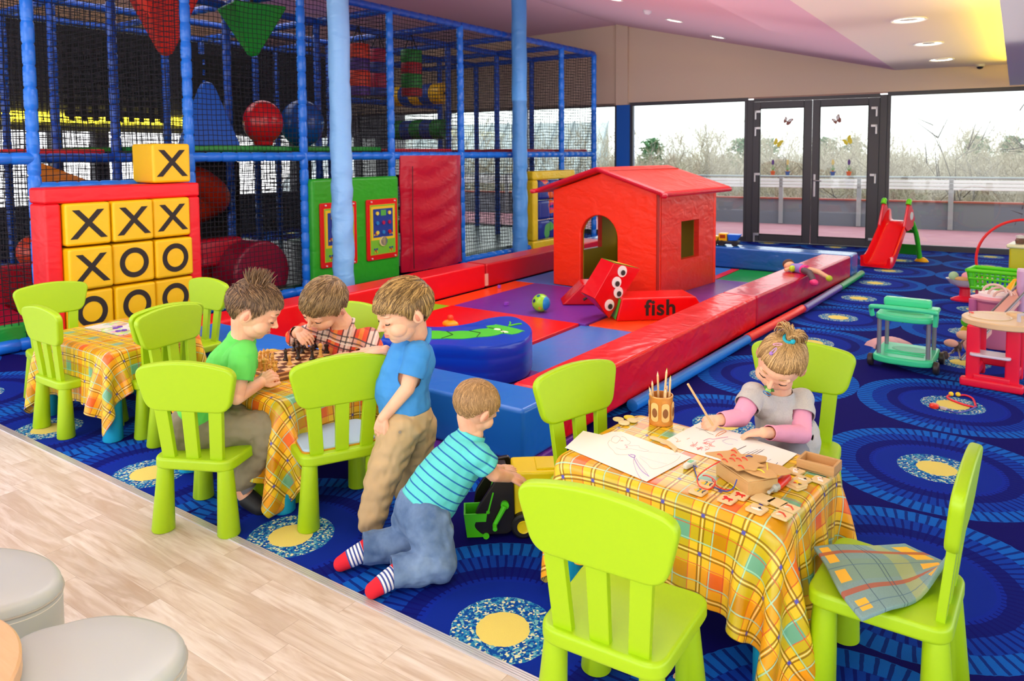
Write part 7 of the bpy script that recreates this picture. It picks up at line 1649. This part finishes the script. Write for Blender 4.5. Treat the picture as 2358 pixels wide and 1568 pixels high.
# ---- boy in blue standing -----------------------------------------------------
root = Vector((-.80, .20, 0)); p_ = person('standing boy in a blue shirt and beige trousers with a hand on a chair', root)
Hh = .245; hc = J(929, 714, 2.90); O = ori(CV(-.78, .36, -.46), CV(-.08, -.95, -.12)); neck = J(958, 778, 2.98); chest = J(945, 830, 2.99); belly = J(925, 895, 2.97); pel = J(938, 960, 2.97)
ls_ = J(962, 812, 2.90); le = J(938, 895, 2.86); lw = J(882, 962, 2.86); rs_ = J(925, 806, 3.08); re = J(915, 835, 3.14); rw = J(888, 806, 3.00)
hpn, knn, an = J(922, 985, 2.92), J(880, 1100, 2.88), J(855, 1222, 2.86); hpf, knf, af = J(960, 985, 3.02), J(955, 1085, 3.06), J(935, 1180, 3.10)
an.z = .05; af.z = max(af.z, .05)
mb = MB(); Mh = head_parts(mb, hc, O, Hh, neck)
capsules(mb, [[(neck, .050), (chest, .085), (belly, .092), (pel, .088)], [(chest, .05), (ls_, .040), (le, .029), (lw, .021)], [(chest, .05), (rs_, .038), (re, .028), (rw, .021)],
    [(hpn, .065), (knn, .046), (an, .030), (an + CV(-.3, 0, .9) * .05, .026)], [(hpf, .065), (knf, .046), (af, .030), (af + CV(-.3, 0, .9) * .05, .026)]])
capsules(mb, hand(lw, J(872, 1005, 2.86) - lw, CV(-.5, -.1, -.85), 1, .125, (.35, .4, .3), (.45, .2))); capsules(mb, hand(rw, J(835, 806, 2.99) - rw, CV(0, -1, -.15), -1, .125, (.10, .1, .1), (1.1, .2)))
remesh(mb, VX, 2, 'body', SKIN, p_); face_parts(Mh, Hh, p_, '#9a7a54', open_=0)
BH3 = hair_mat('#7e6238', '#b8975e')
hair(Mh, Hh, p_, BH3, '#6a5230', boy_mask(.20, -.24, -.80), comb_fwd, L=.28, n=2600, seed=9, lift=.06, wid=.013)
BLU = stripes_m('blue cotton', lambda t: t.base(t.mix(t.noise(t.obj(), 11, 3), rgb('#2f86d0'), rgb('#4598de'))))
mb = MB(); sm = ls_.lerp(le, .66); sm2 = rs_.lerp(re, .9)
capsules(mb, [[(neck + (chest - neck) * .28, .062), (chest, .100), (belly, .108), (pel + (belly - pel) * .3, .104)], [(chest, .06), (ls_, .052), (sm, .052)], [(chest, .06), (rs_, .048), (sm2, .044)]])
remesh(mb, .0035, 6, 'blue_shirt', BLU, p_, cuts=[(sm, le - ls_, .060), (sm2, re - rs_, .052), (neck + (chest - neck) * .02, neck - chest, .08), (pel + (belly - pel) * .18, pel - belly, .17)], thick=.003, wr=.0055, keep=[(chest, .100), (belly, .108), (pel + (belly - pel) * .3, .104)])
MB().tube(spline([neck + CV(.55, -.35, .2) * .062, neck + CV(.75, .1, -.5) * .062, neck + CV(.1, .6, -.75) * .062, neck + CV(-.7, .65, -.1) * .06], 5), [.011] * 15 + [.009], 10).obj('collar', BLU, p_)
BEI = stripes_m('beige cotton', lambda t: t.base(t.mix(t.noise(t.obj(), 9, 3), rgb('#b89c70'), rgb('#cdb287'))))
mb = MB(); capsules(mb, [[(pel + Vector((0, 0, .0)), .103), (hpn, .088), (knn, .066), (an + Vector((0, 0, .02)), .054)], [(pel, .10), (hpf, .086), (knf, .062), (af + Vector((0, 0, .03)), .05)]]); remesh(mb, .004, 6, 'beige_trousers', BEI, p_, cuts=[(pel + Vector((0, 0, .07)), Vector((0, 0, 1)), .2), (an + Vector((0, 0, -.03)), Vector((0, 0, -1)), .07)], thick=.003, wr=.008)
MB().cyl(J(921, 995, 2.83), J(921, 995, 2.825), .006, .006, 14).obj('rivet', mat('#8a8070', .3, metal=.8), p_)
fin(p_, root)

# ---- toddler --------------------------------------------------------
root = Vector((-.38, .15, 0)); p_ = person('crawling toddler in a turquoise striped T-shirt and jeans reaching onto a toy lorry', root)
Hh = .195; hc = J(1096, 936, 2.72); O = ori(CV(.66, .42, .62), CV(.30, -.93, .05)); neck = J(1085, 1000, 2.72); chest = J(1065, 1050, 2.71); belly = J(1015, 1110, 2.68); pel = J(975, 1172, 2.66)
rs_ = J(1102, 1052, 2.63); re = J(1138, 1092, 2.66); rw = J(1172, 1098, 2.72); ls_ = J(1085, 1035, 2.80); le = J(1130, 1082, 2.86); lw = J(1152, 1082, 2.84)
hn, kn, an = J(985, 1205, 2.60), J(1010, 1288, 2.56), J(915, 1308, 2.52); hf, kf, af = J(955, 1195, 2.72), J(945, 1258, 2.70), J(845, 1258, 2.66)
for q in (kn, kf): q.z = .055
an.z = .05; af.z = .06; tn = J(858, 1346, 2.47); tn.z = .028; tf = J(785, 1296, 2.63); tf.z = .03
mb = MB(); Mh = head_parts(mb, hc, O, Hh, neck)
capsules(mb, [[(neck, .046), (chest, .078), (belly, .088), (pel, .088)], [(chest, .05), (rs_, .036), (re, .027), (rw, .02)], [(chest, .05), (ls_, .036), (le, .027), (lw, .02)],
    [(hn, .065), (kn, .048), (an, .034), (an.lerp(tn, .6), .027), (tn, .021)], [(hf, .065), (kf, .048), (af, .034), (af.lerp(tf, .6), .027), (tf, .021)]])
capsules(mb, hand(rw, J(1208, 1100, 2.76) - rw, CV(.1, -.9, -.3), -1, .10, (.15, .15, .1), (.6, .2), sp=.35, k=1.1)); capsules(mb, hand(lw, J(1184, 1078, 2.88) - lw, CV(.1, -.9, -.3), 1, .10, (.15, .15, .1), (.6, .2), sp=.35, k=1.1))
remesh(mb, VX, 2, 'body', SKIN, p_); face_parts(Mh, Hh, p_, '#b8946a')
BH4 = hair_mat('#a07c50', '#c49e6c')
hair(Mh, Hh, p_, BH4, '#9a784c', boy_mask(.30, -.22, -.80), lambda d, rd: Vector((d.x + rd.uniform(-.2, .2), d.y + .35 + rd.uniform(-.2, .2), -.6)) if d.z < .8 else Vector((rd.uniform(-1, 1), rd.uniform(-1, 1), 0)), L=.16, n=2400, seed=12, lift=.015, wid=.009)
axT = (neck - pel).normalized()
def tsh(t):
    c = t.m('ADD', axis_coord(t, axT, pel), t.m('MULTIPLY', t.m('SUBTRACT', t.noise(t.pos(), 7, 1), .5), .012)); f = t.m('FRACT', t.m('DIVIDE', c, .0295)); t.base(t.mix(t.m('LESS_THAN', f, .17), rgb('#5cd2d0'), rgb('#0f6ab0')))
TSH = stripes_m('turquoise striped cotton', tsh)
mb = MB(); sm, sm2 = rs_.lerp(re, .52), ls_.lerp(le, .5)
capsules(mb, [[(neck + (chest - neck) * .2, .056), (chest, .092), (belly, .102), (pel + (belly - pel) * .25, .104)], [(chest, .06), (rs_, .050), (sm, .050)], [(chest, .06), (ls_, .05), (sm2, .048)]])
remesh(mb, .0035, 6, 'striped_shirt', TSH, p_, cuts=[(sm, re - rs_, .058), (sm2, le - ls_, .056), (neck + (chest - neck) * -.1, neck - chest, .07), (pel + (belly - pel) * .12, pel - belly, .17)], thick=.003, wr=.0042, keep=[(chest, .092), (belly, .102), (pel + (belly - pel) * .25, .104)])
DEN = stripes_m('washed denim', lambda t: t.base(t.mix(t.ramp(t.noise(t.obj(), 8, 4, .6), [(.35, (0, 0, 0, 1)), (.7, (1, 1, 1, 1))]), rgb('#4c6a94'), rgb('#7d9ac0'))))
mb = MB(); capsules(mb, [[(pel, .104), (hn, .088), (kn + Vector((0, 0, .012)), .066), (an + Vector((0, 0, .012)), .056)], [(pel, .10), (hf, .086), (kf + Vector((0, 0, .012)), .066), (af + Vector((0, 0, .012)), .056)]])
remesh(mb, .004, 6, 'jeans', DEN, p_, cuts=[(an + (an - kn) * .12, an - kn, .07), (af + (af - kf) * .1, af - kf, .07)], thick=.003, wr=.008)
def sock(a, b):
    ax = (b - a).normalized()
    def fn(t):
        c = axis_coord(t, ax, a); f = t.m('FRACT', t.m('DIVIDE', c, .013)); L = (b - a).length
        col = t.mix(t.m('LESS_THAN', f, .45), rgb('#f2f0f2'), rgb('#3a4f9a')); end = t.m('MAXIMUM', t.m('GREATER_THAN', c, L * .72), t.m('LESS_THAN', c, L * .12)); t.base(t.mix(end, col, rgb('#e0142e')))
    m_ = stripes_m('striped sock', fn); mb = MB(); capsules(mb, [[(a + ax * .0 + Vector((0, 0, .004)), .038), (a.lerp(b, .6) + Vector((0, 0, .002)), .033), (b, .027)]]); remesh(mb, .0035, 4, 'sock', m_, p_)
sock(an, tn); sock(af, tf)
fin(p_, root)
